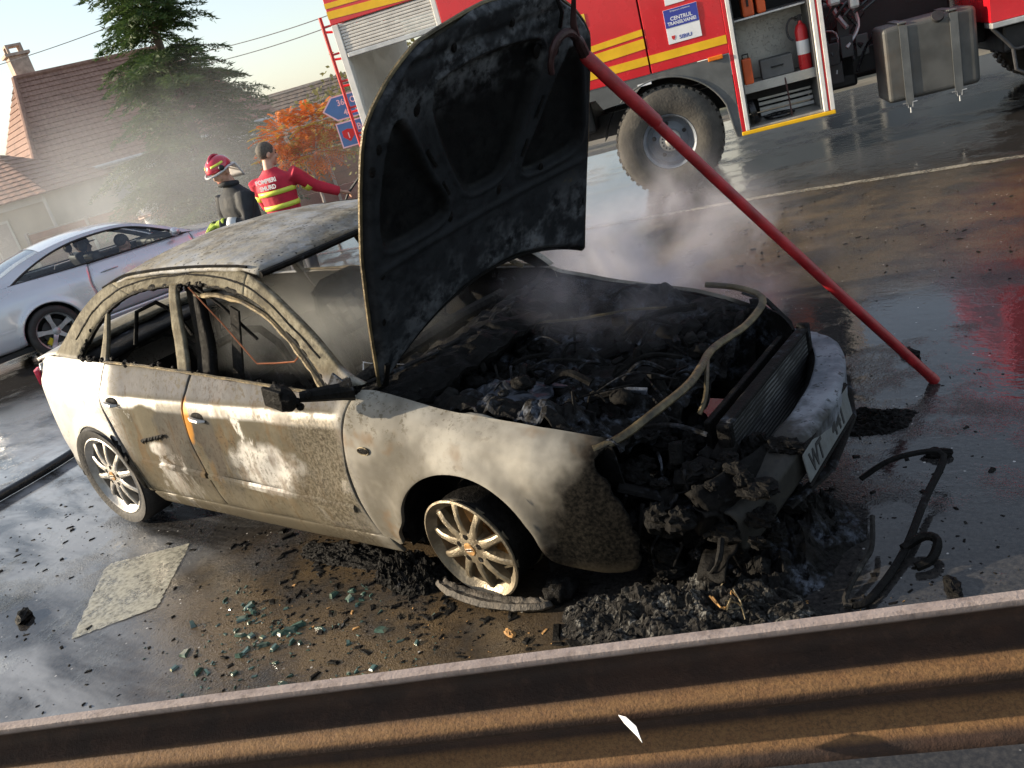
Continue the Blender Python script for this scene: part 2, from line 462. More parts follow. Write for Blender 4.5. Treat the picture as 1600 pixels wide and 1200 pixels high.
def mat_rail_rust():
    m = NM('rusty_rail')
    x, y, z = m.xyz()
    n1 = m.noise(6, 4, .65); f = m.noise(140, 3, .7); n2 = m.noise(30, 4, .7)
    col = m.mix(m.ramp(n1, .3, .7), (.016, .007, .0035), (.040, .017, .008))
    col = m.mix(m.math('MULTIPLY', m.ramp(n2, .5, .7), .6), col, (.055, .026, .014))
    geo = m.n('NewGeometry')
    nn = m.n('SeparateXYZ', {0: geo.outputs['Normal']}).outputs
    # lichen on the ledges, its orange band also painting in the sunlit strip
    lich_sunlit = m.math('MULTIPLY', m.ramp(nn[2], .0, .5, .35, 1.0), m.ramp(m.noise(140, 3, .75, m.coord(loc=(3, 3, 3))), .30, .62, .45, 1.0))
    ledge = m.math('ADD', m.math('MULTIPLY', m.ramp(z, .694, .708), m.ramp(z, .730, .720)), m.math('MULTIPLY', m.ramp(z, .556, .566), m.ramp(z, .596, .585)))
    lich_sunlit = m.math('MULTIPLY', lich_sunlit, ledge)
    col = m.mix(lich_sunlit, col, m.mix(n2, (.13, .055, .020), (.24, .135, .05)))
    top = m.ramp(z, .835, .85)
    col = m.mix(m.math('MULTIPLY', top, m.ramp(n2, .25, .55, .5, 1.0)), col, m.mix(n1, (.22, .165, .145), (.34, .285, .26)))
    m.p(col=col, rough=.8, normal=m.bump(m.math('ADD', m.math('MULTIPLY', f, .5), n2), .45, .006))
    return m.m

def mat_glass(name, tint=(.75, .8, .8), rough=.02, alpha=.25):
    m = NM(name)
    tr = m.n('BsdfTransparent', {0: (*tint, 1)}); gl = m.n('BsdfGlossy', {0: (.9, .93, 1, 1), 'Roughness': rough})
    fr = m.n('Fresnel', {'IOR': 1.5}); mx = m.n('MixShader')
    m.t.links.new(m.math('ADD', fr.outputs[0], alpha * .2, True), mx.inputs[0])
    m.t.links.new(tr.outputs[0], mx.inputs[1]); m.t.links.new(gl.outputs[0], mx.inputs[2])
    m.t.links.new(mx.outputs[0], m.out.inputs[0])
    return m.m

def mat_roof_tile(name, c1, c2, sx=5.0, sy=3.5):
    m = NM(name)
    n = m.noise(1.2, 3, .6); f = m.noise(9, 3, .7)
    col = m.mix(m.ramp(f, .3, .7), c1, c2)
    col = m.mix(m.math('MULTIPLY', m.ramp(n, .5, .7), .5), col, tuple(v * .5 for v in c1))
    m.p(col=col, rough=.85, normal=m.bump(f, .4, .02))
    return m.m

def mat_leaf(name, c1, c2, trans=.3):
    m = NM(name)
    oi = m.n('ObjectInfo')
    n = m.noise(2.2, 3, .6); f = m.noise(30, 2, .5)
    col = m.mix(m.ramp(n, .3, .7), c1, c2)
    col = m.mix(m.math('MULTIPLY', f, .4), col, tuple(v * .6 for v in c1))
    m.p(col=col, rough=.6, spec=.3)
    tl = m.n('BsdfTranslucent'); m.set(tl.inputs[0], col)
    mx = m.n('MixShader', {0: trans}); m.t.links.new(m.b.outputs[0], mx.inputs[1]); m.t.links.new(tl.outputs[0], mx.inputs[2])
    m.t.links.new(mx.outputs[0], m.out.inputs[0])
    return m.m

def mat_checker_plate():
    m = NM('checker_plate')
    v = m.n('TexVoronoi', {'Scale': 42.0, 'Vector': m.tc.outputs['Object']})
    n = m.noise(3, 3, .6)
    m.p(col=m.mix(m.ramp(n, .3, .7), (.30, .29, .27), (.46, .45, .42)), metal=.55, rough=.42,
        normal=m.bump(m.ramp(v.outputs['Distance'], .2, .35), .5, .004))
    return m.m

def mat_mesh_core():
    """radiator core: rows of fine fins"""
    m = NM('radiator_core')
    x, y, z = m.xyz()
    w = m.n('TexWave', {'Scale': 17.0, 'Distortion': 1.2, 'Detail': 1.0, 'Vector': m.tc.outputs['Object']}, wave_type='BANDS', bands_direction='Z')
    w2 = m.n('TexWave', {'Scale': 26.0, 'Distortion': 0.6, 'Vector': m.tc.outputs['Object']}, wave_type='BANDS', bands_direction='Y')
    k = m.math('MULTIPLY', m.ramp(w.outputs[1], .35, .7), m.ramp(w2.outputs[1], .2, .6, .4, 1.0))
    n = m.noise(5, 3, .7)
    col = m.mix(m.math('MULTIPLY', k, m.ramp(n, .35, .65, .1, 1.0)), (.006, .006, .006), (.20, .205, .20))
    m.p(col=col, rough=.6, metal=.2, normal=m.bump(k, .6, .006))
    return m.m

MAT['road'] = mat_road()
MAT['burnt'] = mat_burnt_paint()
MAT['roof_ash'] = mat_roof_ash()
MAT['soot'] = mat_soot()
MAT['soot_ashy'] = mat_soot('ashy_soot', .62, .006, (.12, .135, .165), 7.0, .5)
MAT['char'] = mat_soot('char', .10, .004, (.10, .10, .105), 9.0, .38, .8)
MAT['bonnet'] = mat_hood_skin()
MAT['black_wet'] = simple('wet_black_rubber', (.012, .012, .013), .28, 0, .4, 12, .3, 40)
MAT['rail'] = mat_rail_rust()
MAT['alloy'] = simple('scorched_alloy', (.20, .168, .118), .42, .5, .3, 14, .25, 70, (.12, .085, .05), .6)
MAT['alloy_rear'] = simple('dirty_alloy', (.36, .345, .32), .38, .6, .2, 14, .15, 60, (.2, .17, .13), .4)
MAT['tyre'] = simple('tyre_rubber', (.022, .021, .020), .7, 0, .35, 9, .4, 50, (.09, .08, .07), .5)
MAT['tyre_burnt'] = simple('burnt_tyre', (.05, .042, .032), .75, 0, .5, 16, .7, 55, (.17, .14, .11), .6)
MAT['truck_red'] = simple('fire_engine_red', (.62, .012, .022), .25, 0, .08, 3, 0, 60, (.32, .03, .03), .25, coat=.5, coatr=.1)
MAT['truck_yellow'] = simple('yellow_tape', (.80, .46, .01), .35, 0, .08, 6)
MAT['truck_grey'] = simple('grey_fairing', (.10, .105, .105), .5, 0, .2, 4, .1, 60, (.25, .23, .2), .35)
MAT['white_paint'] = simple('white_paint', (.72, .70, .66), .4, 0, .1, 5, 0, 60, (.4, .37, .32), .35)
MAT['alu'] = simple('aluminium', (.55, .55, .54), .38, .6, .15, 6, .1, 80)
MAT['plate_alu'] = mat_checker_plate()
MAT['shutter'] = simple('shutter_slat', (.62, .59, .54), .45, .15, .12, 5, 0, 60, (.45, .4, .34), .3)
MAT['black'] = simple('black_chassis', (.012, .012, .013), .55, 0, .5, 6, .2, 30, (.05, .045, .04), .4)
MAT['dark_grey'] = simple('dark_plastic', (.03, .03, .032), .5, 0, .3, 8)
MAT['tank'] = simple('tank_metal', (.085, .085, .08), .55, .2, .25, 3, .1, 30, (.10, .07, .045), .5)
MAT['orange'] = simple('orange_lamp', (.75, .18, .01), .25, 0, .1, 8)
MAT['orange_box'] = simple('orange_plastic', (.62, .10, .02), .4, 0, .15, 6)
MAT['red_plastic'] = simple('red_plastic', (.50, .02, .025), .3, 0, .15, 6)
MAT['pole_red'] = simple('pole_red_paint', (.30, .012, .016), .42, 0, .25, 12, .15, 60, (.12, .02, .02), .5)
MAT['hook_iron'] = simple('hook_iron', (.045, .02, .02), .5, .4, .4, 14, .3, 50)
MAT['blue_sign'] = simple('sign_blue', (.06, .27, .56), .4, 0, .08, 5)
MAT['sign_white'] = simple('sign_white', (.78, .79, .80), .45, 0, .05, 5)
MAT['sign_red'] = simple('sign_red', (.55, .03, .03), .45, 0, .05, 5)
MAT['galv'] = simple('galvanised', (.42, .43, .43), .45, .6, .2, 8)
MAT['merc'] = simple('silver_blue_paint', (.55, .57, .61), .28, .45, .05, 2, 0, 60, None, .3, coat=.8, coatr=.05)
MAT['glass'] = mat_glass('car_glass', (.90, .93, .92), .02, .1)
MAT['rubber_trim'] = simple('black_trim', (.015, .015, .016), .4, 0, .2, 6)
MAT['brake_yellow'] = simple('brake_yellow', (.6, .45, .02), .4, 0, .1, 6)
MAT['skin'] = simple('skin', (.52, .30, .21), .5, 0, .1, 20)
MAT['hair'] = simple('short_hair', (.09, .075, .06), .7, 0, .4, 60, .6, 120)
MAT['coat_dark'] = simple('dark_turnout_cloth', (.020, .022, .026), .8, 0, .35, 12, .3, 30)
MAT['jacket_red'] = simple('red_jacket_cloth', (.50, .018, .045), .75, 0, .15, 8, .35, 22)
MAT['hi_vis'] = simple('reflective_yellow', (.72, .80, .10), .45, 0, .08, 10)
MAT['hi_grey'] = simple('reflective_grey', (.55, .56, .56), .4, .2, .08, 10)
MAT['helmet'] = simple('helmet_red', (.50, .02, .05), .22, 0, .06, 8, coat=.6)
MAT['trousers'] = simple('dark_trousers', (.03, .033, .045), .8, 0, .3, 12, .3, 30)
MAT['white_cloth'] = simple('white_cloth', (.75, .75, .76), .8, 0, .06, 10, .2, 25)
MAT['glove'] = simple('yellow_glove', (.36, .46, .06), .7, 0, .3, 14, .3, 40)
MAT['wall'] = simple('grey_blue_render', (.32, .35, .36), .9, 0, .12, .8, .2, 25, (.2, .2, .18), .3)
MAT['wall_beige'] = simple('beige_render', (.50, .44, .34), .9, 0, .12, .8, .2, 25)
MAT['trim_pale'] = simple('pale_trim', (.60, .57, .50), .8, 0, .1, 2)
MAT['roof_orange'] = mat_roof_tile('old_tile_orange', (.20, .105, .075), (.29, .17, .125))
MAT['roof_grey'] = mat_roof_tile('old_tile_brown', (.10, .075, .06), (.17, .13, .10))
MAT['brick'] = simple('chimney_brick', (.42, .33, .27), .9, 0, .25, 5, .3, 20)
MAT['fence'] = simple('fence_board', (.30, .155, .11), .75, 0, .2, 2.5, .2, 25)
MAT['fence_post'] = simple('fence_post', (.42, .37, .33), .7, 0, .15, 3)
MAT['fence_red'] = simple('red_brown_plinth', (.30, .12, .10), .85, 0, .15, 3)
MAT['bark'] = simple('bark', (.10, .075, .055), .9, 0, .35, 7, .8, 30)
MAT['bark_pale'] = simple('pale_bark', (.38, .35, .31), .85, 0, .25, 7, .4, 30)
MAT['spruce'] = mat_leaf('spruce_needles', (.032, .068, .020), (.095, .150, .040), .3)
MAT['sumac'] = mat_leaf('sumac_leaves', (.52, .10, .018), (.68, .26, .04), .45)
MAT['sumac_yellow'] = mat_leaf('sumac_yellow_leaves', (.45, .36, .06), (.62, .44, .08), .45)
MAT['shrub'] = mat_leaf('shrub_leaves', (.030, .055, .022), (.07, .10, .035), .3)
MAT['bush'] = mat_leaf('autumn_bush_leaves', (.15, .15, .05), (.34, .30, .13), .4)
MAT['wire'] = simple('cable', (.10, .10, .11), .6, 0, .1, 5)
def mat_marking(name, col, wear):
    m = NM(name); n = m.noise(5, 5, .7); f = m.noise(38, 3, .7)
    w = m.math('ADD', m.math('MULTIPLY', n, .6), m.math('MULTIPLY', f, .4))
    m.p(col=m.mix(m.ramp(f, .3, .7), tuple(v * .6 for v in col), col), rough=m.ramp(n, .3, .7, .15, .5), alpha=m.ramp(w, wear - .08, wear + .14, .30, .85), normal=m.bump(f, .3, .004))
    return m.m
MAT['marking'] = mat_marking('road_marking', (.44, .42, .34), .43)
MAT['edge_line'] = mat_marking('worn_edge_line', (.40, .37, .29), .48)
MAT['verge'] = simple('verge_ground', (.12, .105, .08), .95, 0, .3, 1.2, .5, 12, (.09, .11, .045), .6)
MAT['pavement'] = simple('pavement', (.26, .25, .235), .8, 0, .12, 1.5, .2, 20)
MAT['seat_steel'] = mat_soot('burnt_steel', .40, .012, (.13, .125, .11), 9.0, .6)
MAT['bare_steel'] = simple('burnt_bare_steel', (.13, .10, .052), .5, .45, .4, 14, .4, 60, (.02, .016, .01), 1.0)
MAT['copper'] = simple('copper_wire', (.32, .12, .055), .4, .7, .2, 10)
def mat_bumper():
    m = NM('ashy_bumper'); x, y, z = m.xyz()
    n1 = m.noise(6, 4, .65); n2 = m.noise(22, 3, .7)
    col = m.mix(m.ramp(n1, .35, .65), (.09, .10, .118), (.20, .215, .24))
    so = m.ramp(m.math('ADD', y, m.math('MULTIPLY', m.math('SUBTRACT', n1, .5), .9)), .12, -.22)
    col = m.mix(so, col, m.mix(n2, (.008, .008, .008), (.05, .047, .04)))
    col = m.mix(m.math('MULTIPLY', m.ramp(n2, .56, .66), .9), col, (.02, .02, .02))
    m.p(col=col, rough=.6, spec=.25, normal=m.bump(n2, .3, .008)); return m.m
MAT['burnt_bumper'] = mat_bumper()
MAT['plate_face'] = simple('scorched_plate', (.17, .18, .18), .5, .3, .15, 10, .2, 40, (.10, .09, .07), .5)
MAT['plate_ink'] = simple('plate_ink', (.02, .02, .02), .6)
MAT['foil'] = simple('crumpled_foil', (.055, .062, .078), .38, .7, .3, 9, .3, 40, (.03, .03, .03), .6)
MAT['ash'] = mat_soot('pale_ash', .6, .014, (.24, .235, .22), 16.0, .75, .9)
MAT['green_glass'] = simple('green_glass_shard', (.045, .085, .07), .12, 0, .4, 30, spec=.7)
MAT['ochre'] = simple('ochre_rust', (.36, .19, .06), .8, 0, .35, 24, .6, 50)
MAT['tail_red'] = simple('tail_lamp_red', (.45, .02, .05), .2, 0, .1, 10)
MAT['print_blue'] = simple('print_blue', (.04, .055, .33), .4, 0, .05, 5)
MAT['print_yellow'] = simple('print_yellow', (.8, .55, .05), .4, 0, .05, 5)

# ------------------------------------------------------------------ ground, road, verge
RN = Vector((-0.469, 0.883, 0))      # across the road, away from the camera
RT = Vector((0.883, 0.469, 0))       # along the road
def road_pt(t, n, z=0): return RT * t + RN * n + Vector((0, 0, z))
def far_z(n): return -.45 * smooth(11.5, 17, n)

mb = MB(); mb.bb(-600, 600, -600, 600, -.66, -.6)
tag(mb.build('ground', MAT['verge']), kind='structure')
rows = []
for j in range(25):
    n = lerp(-9, 11.5, j / 24)
    rows.append([road_pt(lerp(-60, 60, i / 40), n) for i in range(41)])
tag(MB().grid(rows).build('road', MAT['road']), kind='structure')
rows = []
for n in [11.5, 12.0, 12.5, 13.5, 14.5, 15.5, 17, 25, 60]:
    rows.append([road_pt(lerp(-60, 60, i / 40), n, far_z(n) - .004) for i in range(41)])
tag(MB().grid(rows).build('verge', MAT['verge']), kind='structure')
rows = [[road_pt(lerp(-60, 60, i / 20), n, -.004) for i in range(21)] for n in (-60, -9)]
tag(MB().grid(rows).build('near_verge', MAT['verge']), kind='structure')

def sheet(name, pts, z, mat, wob=0.0):
    me = MB(); me.add([(p[0], p[1], z) for p in pts], [tuple(range(len(pts)))])
    return tag(me.build(name, mat), kind='structure')
# tail of a painted arrow, half under the rear of the burnt car
def ragged(pts, n=24, a=.014):
    out = []
    for i in range(len(pts)):
        p, q_ = Vector(pts[i]), Vector(pts[(i + 1) % len(pts)]); d_ = (q_ - p); nn_ = Vector((-d_.y, d_.x)).normalized()
        for k in range(n): out.append(tuple(p + d_ * (k / n) + nn_ * a * (nz(i * 9 + k * .7, 3) + .6 * nz(i * 5 + k * 2.1, 8))))
    return out
sheet('lane_arrow_marking', ragged([(-1.86, -1.71), (-1.61, -1.40), (-1.93, -1.02), (-2.0, -.95), (-2.36, -1.22), (-2.34, -1.27)]), .0045, MAT['marking'])
def line_strip(name, p0, p1, w, mat, n=60, z=.0045, jag=.25):
    p0 = Vector((*p0, 0)); p1 = Vector((*p1, 0)); d = (p1 - p0); nrm = Vector((-d.y, d.x, 0)).normalized()
    a = []; b = []
    for i in range(n + 1):
        q = p0 + d * (i / n)
        a.append(q + nrm * (w / 2) * (1 + jag * nz(i * .9, 1)) + Vector((0, 0, z)))
        b.append(q - nrm * (w / 2) * (1 + jag * nz(i * .9, 7)) + Vector((0, 0, z)))
    return tag(MB().grid([b, a]).build(name, mat), kind='structure')
line_strip('edge_line', (-3.4, 4.80), (-1.0, 5.32), .11, MAT['edge_line'])
line_strip('edge_line', (-1.0, 5.32), (6.5, 6.15), .11, MAT['edge_line'])
line_strip('lane_line', (-11.5, 5.0), (-5.2, 5.62), .12, MAT['marking'], jag=.05)

# ------------------------------------------------------------------ the burnt saloon (x forward, y left, z up; origin under the front axle)
A_P = rad(1.6)
car = thing('burnt_car', 'burnt-out silver saloon with its bonnet propped open, standing behind the rusty guardrail', 'car')
_rm = Matrix.Rotation(A_P, 4, 'Y')
_pv = Vector((-2.65, 0, 0))
car.location = _pv - (_rm @ _pv)
car.rotation_euler = (0, A_P, 0)

PLAN = [(-3.66, .56), (-3.6, .63), (-3.5, .715), (-3.35, .775), (-3.15, .82), (-2.9, .85), (-2.6, .87), (-2.0, .88), (-1.2, .883), (-.5, .88), (0, .872), (.35, .852), (.55, .815), (.70, .765), (.85, .67), (.95, .55)]
VERT = [(.10, -.09), (.16, -.055), (.22, -.03), (.30, -.012), (.45, 0), (.62, -.004), (.74, -.012), (.80, -.02), (.84, -.034), (.88, -.062), (.93, -.088), (.97, -.112), (1.02, -.140),
        (1.10, -.178), (1.2, -.215), (1.3, -.25), (1.35, -.275), (1.39, -.31), (1.42, -.355), (1.44, -.40)]
ZT = [(-.5, .915), (-.44, .90), (-.085, .823), (.33, .768), (.64, .704), (.9, .63)]
DROP = [(0, .150), (.015, .115), (.04, .08), (.08, .048), (.14, .022), (.22, .008), (.32, 0)]
FA = (0.01, .285); RA = (-2.68, .30)
def cw(x, z):
    w = interp(PLAN, x)
    if x > -.62:
        k = smooth(-.62, -.40, x)
        d = interp(DROP, max(0, interp(ZT, x) - z)) + (interp(VERT, min(z, .45)))*-1
        w += lerp(interp(VERT, z), -d, k)
    else:
        w += interp(VERT, z)
    for (ax, az) in (FA, RA):
        r = hypot(x - ax, z - az)
        w += .020 * exp(-((r - .345) / .055) ** 2) * smooth(.15, .3, z)
    return w
def flank(g, dent=0.0, seed=0):
    rows = []
    for r in g:
        row = []
        for p in r:
            x, z = p.x, p.y
            y = -cw(x, z)
            if dent: y += dent * (nz(x * 3.1 + seed, z * 3.7) + .6 * nz(x * 8 + seed, z * 6, 3))
            row.append((x, y, z))
        rows.append(row)
    return rows
def sooty_inside(o):
    o.data.materials.append(MAT['soot']); o.modifiers['solid'].material_offset = 1
    return o
def panel(name, bot, top, left, right, nu, nv, mat='burnt', dent=0.0, seed=0, solid=.018, sm=(True,) * 4, label=None, flip=False):
    m = MB().grid(flank(coons(bot, top, left, right, nu, nv, sm), dent, seed), flip)
    a = m.build(name, MAT[mat], car, smooth='all', solid=solid, recalc=False)
    mm = m.mirror_y()
    b = mm.build(name, MAT[mat if mat != 'burnt' else 'burnt'], car, smooth='all', solid=solid, recalc=False)
    for o in (a, b):
        sooty_inside(o)
        bev = o.modifiers.new('bevel', 'BEVEL'); bev.width = .004; bev.segments = 2; bev.limit_method = 'ANGLE'; bev.angle_limit = rad(50)
    if label: a['label'] = label
    return a, b
def arc(cx, cz, r, a0, a1, n):
    return [(cx + r * cos(rad(lerp(a0, a1, i / n))), cz + r * sin(rad(lerp(a0, a1, i / n)))) for i in range(n + 1)]

# front wing
gapF = [(-.505, .262), (-.54, .384), (-.562, .54), (-.545, .70), (-.50, .86), (-.47, .905)]
sel = panel('front_wing',
            bot=[(-.505, .262), (-.46, .245), (-.415, .22)] + [(-.385, .30)] + arc(FA[0], FA[1], .345, 165, 8, 12) + [(.40, .265), (.50, .235), (.60, .225), (.665, .24)],
            top=[(-.47, .905), (-.28, .868), (-.085, .826), (.12, .797), (.33, .77), (.50, .737), (.63, .704)],
            left=gapF, right=[(.665, .24)] + [(p.x + .016 * nz(i * .9, 3) + .009 * nz(i * 2.3, 6), p.y) for i, p in enumerate(curve([(.685, .27), (.70, .32), (.695, .42), (.655, .54), (.60, .625), (.575, .665)], 18))] + [(.595, .69), (.63, .704)], nu=56, nv=26, dent=.003,
            label='ash-beige front wing with soot at its leading edge')
# doors
gapFd = [(x - .009, z) for x, z in gapF]
gapM = [(-1.628, .262), (-1.654, .43), (-1.688, .62), (-1.690, .76), (-1.665, .87), (-1.625, .955)]
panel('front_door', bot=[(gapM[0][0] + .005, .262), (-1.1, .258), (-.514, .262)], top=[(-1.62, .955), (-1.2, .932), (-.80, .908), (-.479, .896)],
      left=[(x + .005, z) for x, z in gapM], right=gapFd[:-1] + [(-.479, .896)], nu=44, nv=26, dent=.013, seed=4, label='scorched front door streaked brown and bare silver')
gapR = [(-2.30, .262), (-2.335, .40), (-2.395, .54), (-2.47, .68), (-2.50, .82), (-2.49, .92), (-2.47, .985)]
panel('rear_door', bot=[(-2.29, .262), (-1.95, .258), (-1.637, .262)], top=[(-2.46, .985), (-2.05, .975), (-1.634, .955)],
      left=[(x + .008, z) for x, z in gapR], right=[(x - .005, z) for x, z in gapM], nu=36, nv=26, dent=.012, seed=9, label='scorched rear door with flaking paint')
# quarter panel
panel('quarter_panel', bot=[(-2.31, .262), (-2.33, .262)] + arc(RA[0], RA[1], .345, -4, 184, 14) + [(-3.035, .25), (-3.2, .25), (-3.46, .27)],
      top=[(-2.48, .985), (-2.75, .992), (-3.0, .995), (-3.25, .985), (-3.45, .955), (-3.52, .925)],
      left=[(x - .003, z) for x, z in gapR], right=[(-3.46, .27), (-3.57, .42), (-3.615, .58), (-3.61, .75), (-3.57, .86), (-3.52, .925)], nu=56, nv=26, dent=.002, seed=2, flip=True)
panel('sill', bot=[(-2.31, .175), (-1.4, .165), (-.44, .165)], top=[(-2.31, .254), (-1.4, .250), (-.47, .254)], left=[(-2.31, .175), (-2.31, .254)], right=[(-.44, .165), (-.47, .254)], nu=30, nv=4, dent=.004, seed=3)
# greenhouse frames
outer = [(-.455, .925), (-.62, 1.045), (-.85, 1.205), (-1.08, 1.345), (-1.30, 1.402), (-1.6, 1.43), (-1.9, 1.432), (-2.2, 1.412), (-2.48, 1.352), (-2.75, 1.235), (-3.0, 1.085), (-3.14, .998)]
inner = [(-.60, .912), (-.72, 1.01), (-.90, 1.135), (-1.08, 1.252), (-1.28, 1.318), (-1.6, 1.352), (-1.9, 1.352), (-2.15, 1.33), (-2.38, 1.265), (-2.57, 1.165), (-2.72, 1.06), (-2.79, .992)]
oc = curve(outer, 110); ic = curve(inner, 110)
def strip(i0, i1, nv=6):
    return [[oc[i].lerp(ic[i], v / nv) for i in range(i0, i1 + 1)] for v in range(nv + 1)]
for nm, i0, i1 in (('windscreen_pillar', 0, 32), ('roof_rail', 32, 78), ('rear_pillar', 78, 110)):
    m = MB().grid(flank(strip(i0, i1), .002, 5))
    for q in (m, m.mirror_y()):
        o = sooty_inside(q.build(nm, MAT['burnt'], car, smooth='all', solid=.03, recalc=False))
# raised inner door frame line (lip inside the opening)
lip = [(p.x, -cw(p.x, p.y) + .012, p.y - .004) for p in ic]
for sgn in (1, -1):
    MB().tube([(x, y * sgn, z) for x, y, z in lip], [.010 + .016 * max(0, nz(i * .33, sgn * 3)) + .010 * abs(nz(i * 1.1, 5)) for i in range(len(lip))], 7).build('window_seal', MAT['char'], car, smooth=True)
    sm_ = [(oc[i].lerp(ic[i], .52 + .05 * nz(i * .2))) for i in range(8, 104)]
    MB().tube([(p.x, sgn * (-cw(p.x, p.y) - .0005), p.y) for p in sm_], [.0045 + .004 * abs(nz(i * .5, 2)) for i in range(len(sm_))], 6).build('door_frame_gap', MAT['char'], car, smooth=True)
    il = curve([(-.68, .91), (-.80, 1.0), (-.97, 1.125), (-1.13, 1.215), (-1.32, 1.272), (-1.62, 1.30)], 40)
    MB().tube([(p.x, sgn * (-cw(p.x, p.y) + .035), p.y + .01 * nz(p.x * 8)) for p in il], [.013 + .008 * nz(i * .4) for i in range(41)], 7).build('inner_window_frame', MAT['bare_steel'], car, smooth=True)
def post(name, pts_l, pts_r, mat, inset=0.0, solid=.02):
    L = curve(pts_l, 14); Rr = curve(pts_r, 14)
    rows = [[L[j].lerp(Rr[j], i / 4) for i in range(5)] for j in range(15)]
    g = []
    for r in rows: g.append([(p.x, -cw(p.x, p.y) + inset + .004 * nz(p.x * 20, p.y * 9), p.y) for p in r])
    for q in (MB().grid(g), MB().grid(g).mirror_y()):
        sooty_inside(q.build(name, MAT[mat], car, smooth='all', solid=solid, recalc=False))
post('door_frame_post', [(-1.735, .965), (-1.785, 1.15), (-1.80, 1.36)], [(-1.645, .958), (-1.705, 1.15), (-1.735, 1.36)], 'burnt', -.001)
post('centre_pillar', [(-1.62, .90), (-1.68, 1.15), (-1.74, 1.39)], [(-1.50, .90), (-1.58, 1.15), (-1.66, 1.39)], 'soot', .05, .04)
post('quarter_window_post', [(-2.53, .985), (-2.50, 1.1), (-2.44, 1.26)], [(-2.46, .985), (-2.455, 1.1), (-2.42, 1.27)], 'burnt', .004)
# chrome-like lip along the belt line
belt = [(-2.47, .992), (-2.05, .982), (-1.63, .962), (-1.2, .939), (-.80, .915), (-.56, .90)]
bl = [(p.x, -cw(p.x, p.y) - .003, p.y) for p in curve(belt, 40)]
for sgn in (1, -1):
    MB().tube([(x, y * sgn, z + .003 * nz(x * 9)) for x, y, z in bl], .008, 6).build('belt_moulding', MAT['bare_steel'], car, smooth=True)
# low rubbing-strip ledge across the doors and quarter
for x0, x1, z0, z1 in ((-2.24, -1.66, .465, .445), (-1.635, -.60, .44, .395)):
    pts = [(lerp(x0, x1, i / 20), -cw(lerp(x0, x1, i / 20), lerp(z0, z1, i / 20)) - .004, lerp(z0, z1, i / 20)) for i in range(21)]
    for sgn in (1, -1):
        MB().tube([(x, y * sgn, z) for x, y, z in pts], .013, 6, flat=1.6).build('side_strip', MAT['burnt'], car, smooth=True)
# handles
for hx, hz in ((-2.36, .80), (-1.555, .765)):
    y = -cw(hx, hz)
    r = MB(); r.ball((hx, y + .004, hz), (.065, .014, .030), 18, 10); r.build('handle_recess', MAT['soot'], car, smooth='all')
    h = MB(); h.tube([(hx - .055, y - .012, hz + .004), (hx - .01, y - .026, hz + .002), (hx + .035, y - .026, hz - .004), (hx + .062, y - .008, hz - .01)], [.009, .014, .014, .008], 8, flat=.8)
    h.build('door_handle', MAT['alloy_rear'], car, smooth=True)
    r2 = MB(); r2.ball((hx, -y - .004, hz), (.065, .014, .030), 18, 10); r2.build('handle_recess', MAT['soot'], car, smooth='all')
# side repeater opening
yy = -cw(-.435, .688)
m = MB(); m.box((-.435, yy - .001, .688), (.055, .010, .026)); m.build('repeater_hole', MAT['char'], car, bevel=.006)
m = MB(); m.tube([(-.435 + .032 * cos(t), yy - .003, .688 + .017 * sin(t)) for t in [2 * pi * i / 16 for i in range(16)]], .003, 5, closed=True); m.build('repeater_rim', MAT['bare_steel'], car, smooth=True)
# torn paint flap on the rear door
rows = []
for i in range(22):
    x = lerp(-2.17, -1.93, i / 21); y = -cw(x, .66) - .004
    jag = .035 * (.5 + abs(nz(i * .83, 2))) * (1 if i % 3 else .45)
    rows.append([(x, y, .605 + .05 * i / 21), (x, y - .010 - .012 * abs(nz(i * .7)), .605 + .05 * i / 21 - jag * .6), (x + .004, y - .022 * abs(nz(i * .6, 4)) - .004, .605 + .05 * i / 21 - jag)])
MB().grid(rows).build('peeled_paint', MAT['char'], car, smooth=False, solid=.002)

# roof
ROOF_F = lambda y: -1.03 - .09 * (y / .6) ** 2
ROOF_R = lambda y: -2.60 + .10 * (y / .6) ** 2
def roof_z(x, y):
    t = (x + 1.05) / -1.5
    return 1.388 + .062 * (1 - (y / .60) ** 2) * (.55 + .45 * sin(pi * min(1, max(0, t)))) + .042 * sin(pi * min(1, max(0, (t + .18) / 1.3))) ** 1.2 - .055 * smooth(.75, 1.05, t) - .035 * smooth(.12, -.02, t)
rows = []
for j in range(33):
    y = lerp(-.575, .575, j / 32)
    rows.append([(lerp(ROOF_F(y), ROOF_R(y), i / 44), y, roof_z(lerp(ROOF_F(y), ROOF_R(y), i / 44), y) - .02 * smooth(.53, .575, abs(y)) + .006 * nz(i * .22, j * .2) + .002 * nz(i * .9, j * .9)) for i in range(45)])
roof = sooty_inside(MB().grid(rows, True).build('roof', MAT['roof_ash'], car, smooth='all', solid=.022, recalc=False))
MB().tube([(ROOF_F(y) + .012, y, roof_z(ROOF_F(y), y) - .022) for y in [lerp(-.57, .57, i / 20) for i in range(21)]], .022, 8, flat=.7).build('windscreen_header', MAT['soot'], car, smooth=True)
for sg in (1, -1):
    MB().tube([(lerp(-1.18, -2.5, i / 24), sg * .572, roof_z(lerp(-1.18, -2.5, i / 24), .572) - .004) for i in range(25)], .007, 5).build('roof_moulding', MAT['soot'], car, smooth=True)
